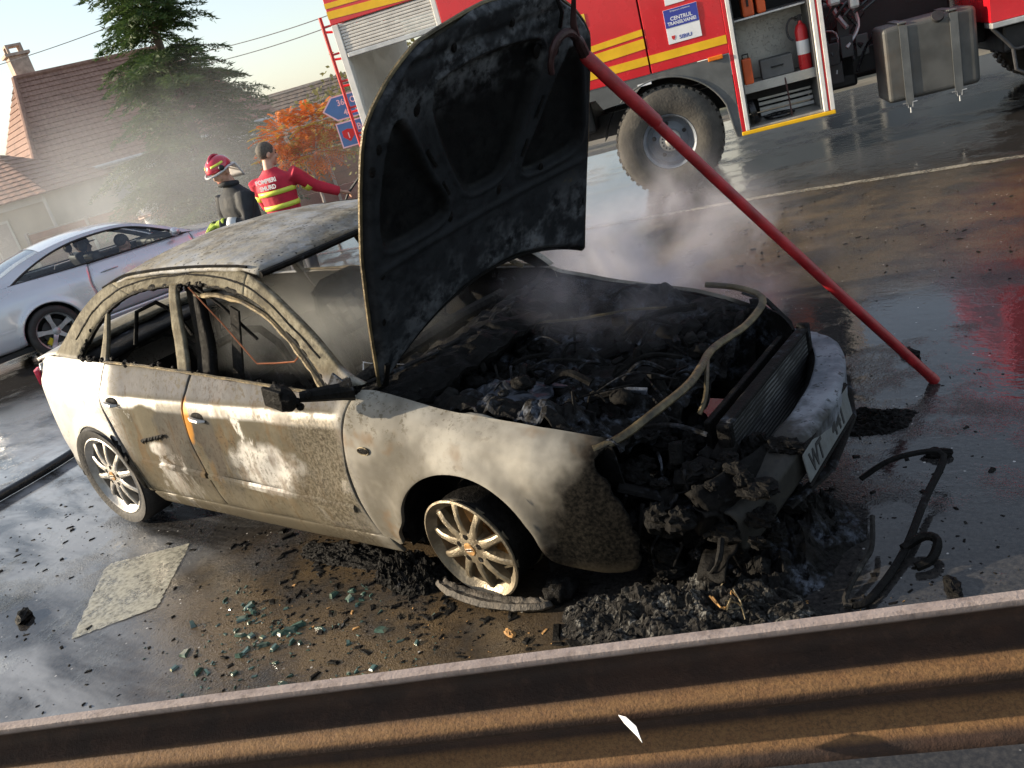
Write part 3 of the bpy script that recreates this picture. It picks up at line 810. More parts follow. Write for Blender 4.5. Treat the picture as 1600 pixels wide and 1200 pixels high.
# boot lid, rear end, lamps, rear bumper
rows = []
for j in range(17):
    y = lerp(-.66, .66, j / 16)
    rows.append([(lerp(-3.02, -3.58 + .09 * (y / .66) ** 2, i / 12), y, lerp(1.005, .955, (i / 12) ** 2) + .02 * (1 - (y / .66) ** 2)) for i in range(13)])
MB().grid(rows).build('boot_lid', MAT['burnt'], car, smooth='all', solid=.02)
rows = []
for j in range(19):
    y = lerp(-.68, .68, j / 18); c = .10 * (abs(y) / .68) ** 3
    rows.append([(-3.54 + c, y, .93), (-3.60 + c, y, .82), (-3.63 + c, y, .66), (-3.66 + c, y, .52), (-3.64 + c, y, .36), (-3.56 + c, y, .26)])
MB().grid(rows).build('rear_panel', MAT['burnt'], car, smooth='all', solid=.02)
for sg in (1, -1):
    m = MB(); m.grid([[(-3.46 - .10 * i / 5, sg * (interp(PLAN, -3.46 - .10 * i / 5) - .025), .80 + .09 * k / 3) for i in range(6)] for k in range(4)])
    m.build('tail_lamp', MAT['tail_red'], car, smooth=True, solid=.03, offset=0)
    m = MB(); m.tube([(-3.06, sg * .80, .255), (-3.3, sg * .755, .26), (-3.5, sg * .68, .275), (-3.62, sg * .5, .28), (-3.66, sg * .02, .28)], .03, 8, flat=1.5); m.build('bumper_lower_edge', MAT['rubber_trim'], car, smooth=True)

# wheels: local z points outward
def wheel_parts(parent, M, spokes=10, rr=.225, tyre='full', mat='alloy', cap=True):
    w = bpy.data.objects.new('wheel', None); COL.objects.link(w); w.parent = parent; w.matrix_local = M; w.empty_display_size = .1
    b = MB()
    b.lathe([(rr - .012, -.17), (rr, -.165), (rr - .004, -.15), (rr - .028, -.13), (rr - .030, -.02), (rr - .012, .004), (rr + .004, .016), (rr + .006, .024), (rr - .002, .028), (rr - .010, .020), (rr - .020, .006), (rr - .036, -.004), (rr - .040, -.12)], 48)
    b.build('rim_barrel', MAT[mat], w, smooth=True)
    s = MB()
    for k in range(spokes):
        t = 2 * pi * (k + .25) / spokes
        ca, sa = cos(t), sin(t)
        sec = [(.060, .021, .018, .052), (.10, .0175, .022, .046), (.15, .015, .018, .040), (rr - .024, .0165, .004, .030), (rr - .012, .022, -.004, .022)]
        vs = []
        for (r, hw, zt, dp) in sec:
            for (o, z) in ((-hw, zt - .006), (-hw * .55, zt), (hw * .55, zt), (hw, zt - .006), (hw * .8, zt - dp), (-hw * .8, zt - dp)):
                vs.append((r * ca - o * sa, r * sa + o * ca, z))
        fs = []
        for i in range(len(sec) - 1):
            for q in range(6): fs.append((i * 6 + q, i * 6 + (q + 1) % 6, (i + 1) * 6 + (q + 1) % 6, (i + 1) * 6 + q))
        fs.append(tuple(range(6))); fs.append(tuple((len(sec) - 1) * 6 + q for q in range(6)))
        s.add(vs, fs)
    s.build('spokes', MAT[mat], w, smooth=True)
    h = MB(); h.lathe([(0.0001, -.05), (.078, -.05), (.080, .004), (.074, .016), (.034, .022), (.0001, .022)], 32)
    h.build('hub_disc', MAT[mat], w, smooth=True)
    for k in range(5):
        t = 2 * pi * (k + .1) / 5
        q = MB(); q.lathe([(.0001, .0205), (.0125, .0205), (.0135, .0185), (.0135, .012)], 14, Matrix.Translation((.056 * cos(t), .056 * sin(t), 0))); q.build('bolt_hole', MAT['char'], w, smooth=True)
    if cap:
        c = MB(); c.lathe([(.0001, .026), (.026, .026), (.030, .022), (.031, .016)], 24); cc = c.build('centre_cap', MAT['ochre'], w, smooth=True)
        e = MB()
        for q in range(4):
            cx = (q - 1.5) * .0095
            e.tube([(cx + .0062 * cos(u), .0062 * sin(u), .0275) for u in [2 * pi * i / 14 for i in range(14)]], .0011, 5, closed=True)
        e.build('cap_emblem', MAT['alloy_rear'], w, smooth=True)
    d = MB(); d.lathe([(.0001, -.075), (.135, -.075), (.135, -.095), (.0001, -.095)], 32); d.build('brake_disc', MAT['ochre'] if tyre == 'none' else MAT['black'], w, smooth=True)
    if tyre == 'none':
        t = MB(); t.lathe([(rr - .022, .002), (rr - .008, -.012), (rr - .006, -.05), (rr - .012, -.10), (rr - .004, -.15), (rr - .014, -.172)], 40); t.build('bead_remains', MAT['char'], w, smooth=True)
    if tyre == 'full':
        t = MB()
        R1 = .318
        t.lathe([(rr + .002, .020), (rr + .03, .034), (rr + .06, .036), (R1 - .016, .026), (R1 - .003, .006), (R1, -.02), (R1, -.15), (R1 - .016, -.18), (rr + .02, -.185), (rr - .01, -.165)], 48)
        t.build('tyre', MAT['tyre'], w, smooth=True)
    return w
MRt = Matrix.Rotation(pi / 2, 4, 'X')          # local z -> -y
MLt = Matrix.Rotation(-pi / 2, 4, 'X')
wheel_parts(car, Matrix.Translation((-2.675, -.862, .325)) @ MRt, mat='alloy_rear', rr=.243)
wheel_parts(car, Matrix.Translation((-2.66, .862, .325)) @ MLt, mat='alloy_rear')
fw = wheel_parts(car, Matrix.Translation((.022, -.872, .308)) @ Matrix.Rotation(rad(-4), 4, 'Z') @ Matrix.Rotation(rad(4), 4, 'X') @ MRt @ Matrix.Rotation(rad(16), 4, 'Z'), tyre='none')
wheel_parts(car, Matrix.Translation((.0, .86, .318)) @ MLt, tyre='none', cap=False)
# wheel-arch liners: dark tubs behind the wheels
for (ax, az, sg) in ((FA[0], FA[1], -1), (FA[0], FA[1], 1), (RA[0], RA[1], -1), (RA[0], RA[1], 1)):
    rows = []
    for k in range(17):
        t = rad(lerp(-8, 188, k / 16))
        rows.append([(ax + .355 * cos(t), sg * y, az + .355 * sin(t)) for y in (.858, .80, .66, .52)])
    rows2 = [[(ax + r * cos(rad(lerp(-8, 188, k / 16))), sg * .52, az + r * sin(rad(lerp(-8, 188, k / 16)))) for r in (.02, .2, .355)] for k in range(17)]
    MB().grid(rows).grid(rows2).build('wheel_arch_liner', MAT['soot'], car, smooth=True)

# floor, bulkheads, interior
m = MB(); m.bb(-3.3, -.35, -.78, .78, .20, .235); m.build('floor_pan', MAT['soot'], car)
m = MB(); m.bb(-.42, -.36, -.72, .72, .22, .86); m.build('bulkhead', MAT['soot'], car, bevel=.02)
m = MB(); m.bb(-3.55, -2.72, -.66, .66, .5, .54); m.bb(-2.74, -2.70, -.68, .68, .24, .80); m.build('boot_floor', MAT['soot'], car)
rows = [[(x, y, .955 + .03 * (1 - (y / .6) ** 2) + .012 * nz(x * 6, y * 6)) for y in [lerp(-.62, .62, i / 12) for i in range(13)]] for x in (-2.66, -2.8, -2.95, -3.06)]
MB().grid(rows).build('parcel_shelf', MAT['soot'], car, smooth=True, solid=.02)
# burnt scuttle and dashboard remains below the windscreen
rows = []
for j in range(49):
    y = lerp(-.70, .70, j / 48)
    base = .30 * (1 - (y / .72) ** 2)
    rows.append([(-.66 + base * .42 + .62 * (k / 12) * .62, y, .86 + .055 * sin(pi * k / 12) + .03 * nz(k * .5, j * .45) + .018 * nz(k * 1.3, j * 1.2, 4) - .05 * (abs(y) / .7) ** 2) for k in range(13)])
MB().grid(rows).build('scuttle_remains', MAT['char'], car, smooth=False, solid=.02)
m = MB(); m.tube([(-.50 + .16 * (1 - (y / .7) ** 2), y, .905) for y in [lerp(-.69, .69, i / 20) for i in range(21)]], .018, 6, flat=.5); m.build('scuttle_edge', MAT['soot_ashy'], car, smooth=True)
m = MB(); m.tube([(-.86, -.74, .76), (-.82, -.3, .80), (-.82, .3, .80), (-.86, .74, .76)], .035, 8); m.build('dashboard_beam', MAT['seat_steel'], car, smooth=True)
m = MB(); m.tube([(-1.12 + .0 * t, .37 + .18 * cos(t), .83 + .18 * sin(t)) for t in [2 * pi * i / 28 for i in range(28)]], .010, 6, closed=True); m.tube([(-1.12, .37, .83), (-.82, .37, .72)], .025, 8); m.build('steering_wheel_core', MAT['seat_steel'], car, smooth=True)
def seat(y, x0, lean, slots, hgt=.62):
    Ms = Matrix.Translation((x0, y, .42)) @ Matrix.Rotation(lean, 4, 'Y')
    f = MB()
    w = .235
    pts = [(0, -w, 0), (0, -w, hgt - .14), (0, -w + .05, hgt - .03), (0, -w + .12, hgt), (0, w - .12, hgt), (0, w - .05, hgt - .03), (0, w, hgt - .14), (0, w, 0)]
    f.tube([Ms @ Vector(p) for p in pts], .022, 8)
    f.tube([Ms @ Vector((0, -w, .06)), Ms @ Vector((0, w, .06))], .014, 6)
    o = f.build('seat_frame', MAT['seat_steel'], car, smooth=True)
    if slots:
        p = MB()
        z0, z1 = hgt - .33, hgt - .02
        ys = [-.22, -.175, -.125, -.105, -.055, -.03, .03, .055, .105, .125, .175, .22]
        for i in range(len(ys) - 1):
            if i % 2 == 0: p.bb(-.008, .008, ys[i], ys[i + 1], z0, z1)
            else:
                p.bb(-.008, .008, ys[i], ys[i + 1], z0, z0 + .05); p.bb(-.008, .008, ys[i], ys[i + 1], z1 - .10, z1); p.bb(-.008, .008, ys[i], ys[i + 1], z0 + .10 + (i % 3) * .02, z0 + .125 + (i % 3) * .02)
        p.v = [tuple(Ms @ Vector(v)) for v in p.v]
        p.build('back_plate', MAT['seat_steel'], o, recalc=False)
    return o
seat(.36, -1.52, rad(-17), True, .66)
seat(-.36, -1.60, rad(-24), False, .60)
seat(-.34, -2.52, rad(-22), False, .56)
seat(.34, -2.52, rad(-22), False, .56)
# bent strut plate, brake pipe and trim wires hanging in the front side window
m = MB(); m.prism([(0, 0), (.075, 0), (.055, .42), (-.005, .42)], -.006, .006, Matrix.Translation((-1.56, -.60, .86)) @ Matrix.Rotation(rad(28), 4, 'Y') @ Matrix.Rotation(rad(90), 4, 'X')); m.build('seat_belt_strut', MAT['seat_steel'], car, bevel=.003)
m = MB(); m.tube([(-1.60, -.60, 1.345), (-1.46, -.59, 1.24), (-1.30, -.57, 1.05)], .008, 6); m.build('belt_guide_rod', MAT['char'], car, smooth=True)
m = MB(); m.tube([(-1.63, -.61, 1.34), (-1.44, -.63, 1.16), (-1.24, -.66, .965)], .004, 5); m.tube([(-1.24, -.66, .965), (-1.10, -.66, .97), (-.96, -.66, .98), (-.925, -.66, 1.0), (-.915, -.66, 1.08)], .004, 5); m.build('hanging_wire', MAT['copper'], car, smooth=True)
m = MB(); m.tube([(-2.40, -.58, 1.02), (-2.36, -.52, 1.19), (-2.24, -.46, 1.22), (-2.12, -.44, 1.15), (-2.05, -.44, 1.02)], .012, 6); m.build('rear_headrest_hoop', MAT['char'], car, smooth=True)
m = MB(); m.tube([(-1.05, .50, 1.355), (-.80, .60, 1.18), (-.62, .66, 1.02)], .007, 5); m.build('trim_strip', MAT['bare_steel'], car, smooth=True)

# burnt door mirror
mm_ = MB()
mm_.ball((-.665, -.985, .975), (.075, .045, .058), 12, 8, Matrix.Rotation(rad(20), 4, 'Y'), warp=lambda p: 1 + .22 * nz(p.x * 3, p.y * 3, p.z * 3))
mm_.box((-.68, -1.015, .985), (.11, .02, .085), Matrix.Rotation(rad(12), 3, 'Y'))
mir = mm_.build('mirror_remains', MAT['char'], car, smooth=False, bevel=.006)
mm_ = MB(); mm_.tube([(-.60, -.95, .965), (-.55, -.90, .955), (-.50, -.83, .935), (-.47, -.79, .93)], [.022, .03, .036, .05], 9)
for k in range(14):
    t = random.random(); p = Vector((lerp(-.64, -.5, t), lerp(-1.0, -.82, t), .95))
    mm_.ball(p + Vector((random.uniform(-.03, .03), random.uniform(-.03, .03), random.uniform(-.03, .02))), random.uniform(.008, .02), 6, 5)
mm_.build('mirror_arm', MAT['char'], mir, smooth=False)
m = MB(); m.prism([(-.64, .915), (-.47, .905), (-.455, .925), (-.56, 1.0)], .0, .012, Matrix(((1, 0, 0, 0), (0, 0, -1, -.785), (0, 1, 0, 0), (0, 0, 0, 1)))); m.build('mirror_base', MAT['soot_ashy'], car, bevel=.01)

# ragged char clinging to the window corners and shut lines
rc = random.Random(21)
for (x0, z0, x1, z1, n_) in ((-2.80, 1.0, -2.50, .995, 16), (-2.76, 1.03, -2.60, 1.16, 10), (-2.45, 1.0, -1.75, .975, 8), (-1.75, 1.34, -1.45, 1.35, 10), (-.64, .92, -.48, .915, 12), (-1.62, .965, -.8, .92, 8)):
    q = MB()
    for k in range(n_):
        t = rc.random(); px, pz = lerp(x0, x1, t), lerp(z0, z1, t); sz = rc.uniform(.006, .017)
        q.ball((px + rc.uniform(-.012, .012), -cw(px, pz) + rc.uniform(-.004, .012), pz + rc.uniform(-.008, .010)), (sz * rc.uniform(.6, 1.6), sz, sz * rc.uniform(.6, 1.5)), 8, 6, warp=lambda p: 1 + .5 * nz(p.x * 3 + px * 30, p.y * 3, p.z * 3))
    tag(q.build('charred_trim', MAT['char'], car), kind='stuff')

# ------------------------------------------------------------------ raised bonnet (local: x across, y away from the hinge, z out of the underside)
HO = Vector((-.316, .005, .9415))
H1 = Vector((.13924, .98745, .07459)); H2 = Vector((.39324, -.12427, .91100)); H3 = H1.cross(H2)
HM = Matrix(((H1.x, H2.x, H3.x, HO.x), (H1.y, H2.y, H3.y, HO.y), (H1.z, H2.z, H3.z, HO.z), (0, 0, 0, 1)))
HW = [(0, .705), (.3, .705), (.6, .70), (.85, .675), (1.0, .655), (1.08, .635), (1.14, .59), (1.21, .515), (1.27, .42), (1.31, .33), (1.335, .24), (1.345, .17)]
def hood_end(s): return 1.345 - .0 * s
def rear_edge(s): return .20 * (1 - (s / .72) ** 2) - .01
def hskin(s, t): return -(.012 + .05 * (1 - (s / .74) ** 2) + .035 * sin(pi * min(1, t / 1.36)) + .06 * smooth(1.0, 1.36, t) * 0)
def sd_poly(p, poly):
    d = 1e9; sgn = 1; n = len(poly)
    for i in range(n):
        a = poly[i]; b = poly[(i + 1) % n]
        ex, ey = b[0] - a[0], b[1] - a[1]; wx, wy = p[0] - a[0], p[1] - a[1]
        k = max(0, min(1, (wx * ex + wy * ey) / (ex * ex + ey * ey)))
        d = min(d, hypot(wx - ex * k, wy - ey * k))
        if (a[1] > p[1]) != (b[1] > p[1]) and p[0] < (b[0] - a[0]) * (p[1] - a[1]) / (b[1] - a[1]) + a[0]: sgn = -sgn
    return d * sgn
def rpoly(pts): return [(p.x, p.y) for p in curve(pts + [pts[0]], 40)][:-1]
P_C = rpoly([(-.29, 1.14), (-.10, 1.165), (.10, 1.165), (.29, 1.14), (.31, 1.05), (.25, .88), (.16, .70), (.09, .62), (-.09, .62), (-.16, .70), (-.25, .88), (-.31, 1.05)])
P_L = rpoly([(-.48, 1.06), (-.43, .98), (-.33, .79), (-.24, .64), (-.26, .575), (-.42, .565), (-.58, .59), (-.615, .67), (-.60, .82), (-.56, .98), (-.52, 1.06)])
P_R = [(-x, y) for x, y in P_L]
NS, NT_ = 132, 130
outer_rows, inner_rows, RIB = [], [], []
for j in range(NT_ + 1):
    ro, ri = [], []
    for i in range(NS + 1):
        u = lerp(-1, 1, i / NS)
        # rows follow the curved rear edge, columns the tapering outline
        s0 = u * .70
        t = lerp(rear_edge(s0), 1.345 - .05 * u * u, j / NT_)
        s = u * interp(HW, t) if t > 0 else u * .705
        if t > 1.14: s = u * lerp(interp(HW, t), .45, 0)
        zs = hskin(s, t)
        ro.append((s, t, zs))
        hw = interp(HW, max(0, t))
        edge = min(hw - abs(s), t - rear_edge(s0) + .004, 1.345 - t + .002)
        z = zs + .008 + .030 * smooth(0.0, .035, edge)
        sd = min(sd_poly((s, t), P_C), sd_poly((s, t), P_L), sd_poly((s, t), P_R)) if .5 < t < 1.22 else 1
        z -= .030 * smooth(.012, -.022, sd)
        z += .007 * smooth(.030, .012, sd) * smooth(.0, .01, sd)
        # pressed channel between hinge flange and pockets, rib above the slam panel
        z += .010 * exp(-((t - .505 - .03 * s * s) / .014) ** 2) * smooth(.69, .6, abs(s))
        z -= .012 * exp(-((t - 1.235) / .02) ** 2) * smooth(.5, .4, abs(s))
        z += .0025 * nz(s * 7, t * 7) + .0012 * nz(s * 22, t * 22, 2)
        ri.append((s, t, z)); RIB.append(smooth(-.004, .014, sd) * smooth(.0, .02, edge))
    outer_rows.append(ro); inner_rows.append(ri)
bon = MB().grid(outer_rows, True).build('bonnet', MAT['burnt'], car, smooth='all', recalc=False)
bon.matrix_local = HM
inn = MB().grid(inner_rows).build('inner_panel', MAT['bonnet'], bon, smooth='all', recalc=False)
inn.data.attributes.new('rib', 'FLOAT', 'POINT').data.foreach_set('value', RIB)
# hem around the outline
hem = [outer_rows[j][0] for j in range(0, NT_ + 1, 3)] + [outer_rows[NT_][i] for i in range(0, NS + 1, 4)] + [outer_rows[j][NS] for j in range(NT_, -1, -3)]
MB().tube([(x, y, z + .004) for x, y, z in hem], .0085, 6).build('hem', MAT['bare_steel'], bon, smooth=True)
m = MB(); m.tube([(lerp(-.69, .69, i / 30), rear_edge(lerp(-.69, .69, i / 30)) + .002, hskin(lerp(-.69, .69, i / 30), .1) + .012) for i in range(31)], .010, 6); m.build('rear_flange', MAT['char'], bon, smooth=True)
# drain and fixing holes
for (hs, ht, hr) in ((-.40, 1.08, .020), (-.60, 1.0, .014), (-.635, .93, .013), (-.22, .565, .018), (.085, .565, .018), (.28, 1.10, .02), (.40, 1.08, .018), (.63, .95, .013), (-.63, .50, .014), (.36, .57, .012), (-.20, 1.24, .012), (.12, 1.25, .012), (-.655, .30, .012), (.655, .30, .012)):
    zc = hskin(hs, ht) + .036
    q = MB(); q.lathe([(.0001, .0035), (hr * .8, .0035), (hr, .001), (hr, -.004)], 14, Matrix.Translation((hs, ht, zc)) @ Matrix.Scale(1.5, 4, (0, 1, 0))); q.build('fixing_hole', MAT['char'], bon, smooth=True)
for (s0, t0, s1, t1) in ((-.345, .90, -.30, .82), (-.26, .735, -.225, .67), (.345, .90, .30, .82), (.26, .735, .225, .67)):
    q = MB(); zc = hskin(s0, t0) + .040; q.tube([(s0, t0, zc), (s1, t1, zc)], .008, 6, flat=.5); q.build('rib_slot', MAT['char'], bon, smooth=True)
# latch striker hanging at the leading edge
m = MB(); m.tube([(.30, 1.345, -.03), (.33, 1.30, .01), (.34, 1.25, .03), (.345, 1.19, .02)], .008, 6); m.build('striker', MAT['char'], bon, smooth=True)
for sg in (-1,):
    h = MB(); h.tube([tuple(HM @ Vector((sg * .68, .12, .02))), tuple(HM @ Vector((sg * .68, 0, .0))), (-.50, sg * .69, .86)], .014, 6, flat=.6); h.build('bonnet_hinge', MAT['char'], car, smooth=True)

# ------------------------------------------------------------------ engine bay
def rough_sheet(name, fn, nu, nv, mat, parent, amp=.01, fr=9, seed=0, smooth_=False, solid=.008):
    rows = []
    for j in range(nv + 1):
        r = []
        for i in range(nu + 1):
            p = Vector(fn(i / nu, j / nv))
            r.append(p + amp * Vector((nz(p.x * fr + seed, p.y * fr, p.z * fr), nz(p.x * fr, p.y * fr + seed, p.z * fr + 5), nz(p.x * fr + 3, p.y * fr, p.z * fr + seed))))
        rows.append(r)
    return MB().grid(rows).build(name, MAT[mat], parent, smooth=smooth_, solid=solid)
for sg in (-1, 1):
    rough_sheet('inner_wing', lambda u, v: (lerp(-.38, .62, u), sg * lerp(.55, .705 - .02 * u, v ** .7), lerp(.28, lerp(.86, .69, u), v)), 24, 10, 'soot_ashy' if sg > 0 else 'soot', car, .012, 7, 3 + sg)
    t = MB(); t.lathe([(.0001, .045), (.03, .05), (.045, .03), (.085, .022), (.105, 0), (.11, -.12)], 22, Matrix.Translation((-.10, sg * .54, .76)), ); t.build('strut_tower', MAT['soot_ashy'], car, smooth=True)
    b = MB(); b.tube([(-.38, sg * .47, .36), (.2, sg * .46, .36), (.72, sg * .45, .36)], .045, 8); b.build('chassis_leg', MAT['soot'], car, smooth=True)
# far wing's torn front end (its tip carries the crumpled headlamp pocket)
rough_sheet('headlamp_pocket', lambda u, v: (lerp(.60, .86, u), lerp(.70, .52, u * u) - .02 * v, lerp(.34, lerp(.72, .66, u), v)), 12, 10, 'soot_ashy', car, .03, 8, 7)
m = MB(); m.tube([(.56, .735, .725), (.68, .70, .70), (.80, .63, .62), (.86, .56, .52), (.88, .50, .40)], [.012, .016, .014, .012, .010], 7, flat=.5); m.build('wing_tip_edge', MAT['soot_ashy'], car, smooth=True)
# engine: block, covers, pulleys, hoses, all sooted
def lump(c, r, n=14, m_=9, k=.25, fr=2.5, seed=0):
    b = MB(); b.ball(c, r, n, m_, warp=lambda p: 1 + k * nz(p.x * fr + seed, p.y * fr, p.z * fr) + k * .5 * nz(p.x * fr * 2.7 + seed, p.y * fr * 2.7, p.z * 2.7 * fr)); return b
e = MB(); e.bb(-.18, .52, -.22, .22, .30, .60); e.build('engine_block', MAT['soot'], car, bevel=.03)
e = MB(); e.bb(-.14, .46, -.15, .02, .60, .685); e.build('cylinder_head_cover', MAT['soot_ashy'], car, bevel=.025)
for k in range(2):
    q = MB(); q.tube([(.30 - k * .27, -.02, .66), (.38 - k * .15, .10, .72), (.38 - k * .15, .22, .68), (.38 - k * .15, .27, .58)], .028, 9); q.build('intake_runner', MAT['soot'], car, smooth=True)
q = MB(); q.tube([(.46, .27, .60), (.2, .28, .60), (-.12, .28, .60)], .05, 10); q.build('intake_plenum', MAT['soot_ashy'], car, smooth=True)
for (c, r, hh) in (((.57, .10, .52), .075, .03), ((.57, -.13, .44), .055, .03), ((.57, .02, .38), .08, .035)):
    q = MB(); q.lathe([(.0001, hh), (r * .3, hh), (r * .35, hh * .4), (r * .85, hh * .5), (r, hh), (r, 0), (.0001, 0)], 22, Matrix.Translation(c) @ Matrix.Rotation(pi / 2, 4, 'Y')); q.build('belt_pulley', MAT['soot_ashy'], car, smooth=True)
q = MB(); q.lathe([(.0001, .10), (.09, .09), (.12, .05), (.125, 0), (.10, -.03), (.0001, -.03)], 24, Matrix.Translation((-.30, .44, .70)) @ Matrix.Rotation(rad(70), 4, 'Y')); q.build('brake_servo', MAT['soot'], car, smooth=True)
q = MB(); q.bb(-.33, -.10, -.62, -.40, .55, .74); q.build('battery_remains', MAT['char'], car, bevel=.02)
rough_sheet('heat_shield', lambda u, v: (lerp(-.20, .20, u), lerp(-.60, -.30, v), .74 + .07 * sin(pi * u) * sin(pi * v)), 40, 30, 'foil', car, .03, 17, 2)
q = MB(); q.prism([(0, 0), (.13, 0), (.14, .11), (.01, .12)], -.006, .006, Matrix.Translation((.32, -.46, .60)) @ Matrix.Rotation(rad(78), 4, 'X') @ Matrix.Rotation(rad(-20), 4, 'Y')); qo = q.build('bracket_plate', MAT['soot_ashy'], car, bevel=.004)
for dx in (.035, .09):
    h = MB(); h.ball(Matrix.Translation((.32, -.46, .60)) @ Matrix.Rotation(rad(78), 4, 'X') @ Matrix.Rotation(rad(-20), 4, 'Y') @ Vector((dx, .075, .007)), .009, 8, 6); h.build('plate_hole', MAT['char'], qo, smooth=True)
q = MB(); q.tube([(-.30, .10, .84), (-.05, .25, .80), (.18, .36, .80), (.34, .40, .79)], .007, 6); q.build('strut_brace_rod', MAT['bare_steel'], car, smooth=True)
rs = random.Random(5)
def _wk(u, v):
    x = lerp(-.36, .64, u); y = lerp(-.66, .66, v)
    return (x, y, .685 - .07 * smooth(.15, .6, x) + .07 * nz(x * 5, y * 5) + .05 * nz(x * 13, y * 13, 3) + .03 * nz(x * 27, y * 27, 6) + .10 * smooth(.35, .62, abs(y)) - .05 * smooth(.3, .6, x))
rough_sheet('burnt_wreckage', _wk, 90, 110, 'soot_ashy', car, .012, 30, 3, False, .01)
for k in range(70):
    a = Vector((rs.uniform(-.3, .6), rs.uniform(-.6, .6), rs.uniform(.70, .81))); a.z -= .08 * smooth(.15, .6, a.x); d = Vector((rs.uniform(-.25, .25), rs.uniform(-.25, .25), rs.uniform(-.05, .02)))
    md = a + d * .5 + Vector((0, 0, rs.uniform(.01, .07)))
    q = MB(); q.tube([p for p in curve([a, md, a + d], 10)], rs.choice([.004, .006, .010, .016]), 6)
    q.build('burnt_hose', MAT[rs.choice(['soot', 'char', 'soot_ashy', 'soot_ashy'])], car, smooth=True)
for k in range(70):
    c = (rs.uniform(-.34, .62), rs.uniform(-.62, .62), rs.uniform(.68, .80)); c = (c[0], c[1], c[2] - .09 * smooth(.1, .6, c[0])); s_ = rs.uniform(.015, .055)
    if rs.random() < .5:
        q = lump(c, (s_ * rs.uniform(.7, 1.5), s_ * rs.uniform(.7, 1.4), s_ * .8), 20, 14, .35, 2.2, k)
        q.build('molten_lump', MAT[rs.choice(['char', 'soot', 'soot_ashy'])], car, smooth='all')
    else:
        q = MB(); q.box(c, (s_ * rs.uniform(.8, 2.2), s_ * rs.uniform(.6, 1.6), s_ * rs.uniform(.3, .9)), Matrix.Rotation(rs.uniform(0, 3), 3, 'Z') @ Matrix.Rotation(rs.uniform(-.5, .5), 3, 'X'))
        q.build('engine_fitting', MAT[rs.choice(['soot', 'soot_ashy', 'soot'])], car, bevel=.006)
# slam panel tube: scorched yellow-brown, still arching over the radiator
q = MB(); q.tube(curve([(.42, .66, .80), (.58, .665, .775), (.70, .62, .735), (.70, .42, .70), (.665, .20, .705), (.665, .08, .71), (.70, -.08, .72), (.715, -.24, .72), (.68, -.45, .715), (.63, -.62, .70), (.56, -.70, .69)], 46), .017, 10, flat=.8)
q.build('slam_panel_tube', MAT['bare_steel'], car, smooth=True)
q = MB(); q.tube(curve([(.685, .02, .71), (.74, -.12, .70), (.77, -.22, .66), (.76, -.27, .62)], 14), .010, 6); q.build('torn_bracket', MAT['bare_steel'], car, smooth=True)
# radiator pack
q = MB(); q.bb(.885, .915, -.34, .50, .24, .625); q.build('radiator_core', MAT['core'] if 'core' in MAT else MAT.setdefault('core', mat_mesh_core()), car)
q = MB(); q.bb(.875, .925, -.36, .52, .626, .645); q.build('radiator_top_tank', MAT['soot_ashy'], car, bevel=.008)
q = MB(); q.bb(.872, .927, .502, .535, .24, .66); q.build('radiator_end_tank', MAT['soot_ashy'], car, bevel=.01)
q = MB(); q.bb(.872, .927, -.385, -.345, .24, .64); q.build('radiator_end_tank', MAT['char'], car, bevel=.01)
q = MB(); q.bb(.80, .825, -.33, .48, .28, .62); q.build('fan_shroud', MAT['char'], car, bevel=.006)
# bumper beam with the remains of its foam, number plate and holder
def beam_x(y): return 1.10 - .20 * (abs(y + .02) / .72) ** 2.2
rough_sheet('bumper_beam', lambda u, v: (beam_x(lerp(-.66, .70, u)) + .05 * sin(pi * v) - .06, lerp(-.66, .70, u), lerp(.36, .54, v)), 30, 8, 'soot', car, .006, 7, 1, True, .05)
def _bs(u, v):
    y = lerp(-.60, .74, u); e = smooth(.0, .14, u) * smooth(1.0, .90, u)
    return (beam_x(y) + interp([(0, -.065), (.45, .035), (.6, .06), (1, .055)], v) - .03 * (1 - e), y, interp([(0, .545), (.45, .55), (.6, .53), (1, .42)], v) - .055 * (1 - e) * v - .10 * smooth(.3, 0, u))
rough_sheet('bumper_skin_remains', _bs, 60, 20, 'burnt_bumper', car, .005, 6, 8, 'all', .012)
Mp = Matrix.Translation((1.155, -.055, .455)) @ Matrix.Rotation(rad(90), 4, 'Z') @ Matrix.Rotation(rad(82), 4, 'X')
pl = MB(); pl.box((0, 0, 0), (.53, .112, .006)); plo = pl.build('number_plate', MAT['plate_face'], car, bevel=.004); plo.matrix_local = Mp
text('lettering', 'WT', .105, MAT['plate_ink'], plo, Matrix.Translation((-.225, -.038, .004)), .0015, bold=.002, xs=.8)
text('lettering', '441', .105, MAT['plate_ink'], plo, Matrix.Translation((.03, -.038, .004)), .0015, bold=.002, xs=.95)
fr_ = MB(); fr_.tube([(-.275, .066, -.002), (.275, .066, -.002)], .010, 6); fr_.tube([(-.275, -.066, -.002), (.275, -.066, -.002)], .008, 6); fr_.build('plate_holder', MAT['char'], plo, smooth=True)
q = MB(); q.tube([(1.10, -.40, .34), (1.16, -.1, .33), (1.13, .3, .34), (1.02, .62, .36)], .022, 7, flat=.5); q.build('lower_grille_bar', MAT['soot_ashy'], car, smooth=True)
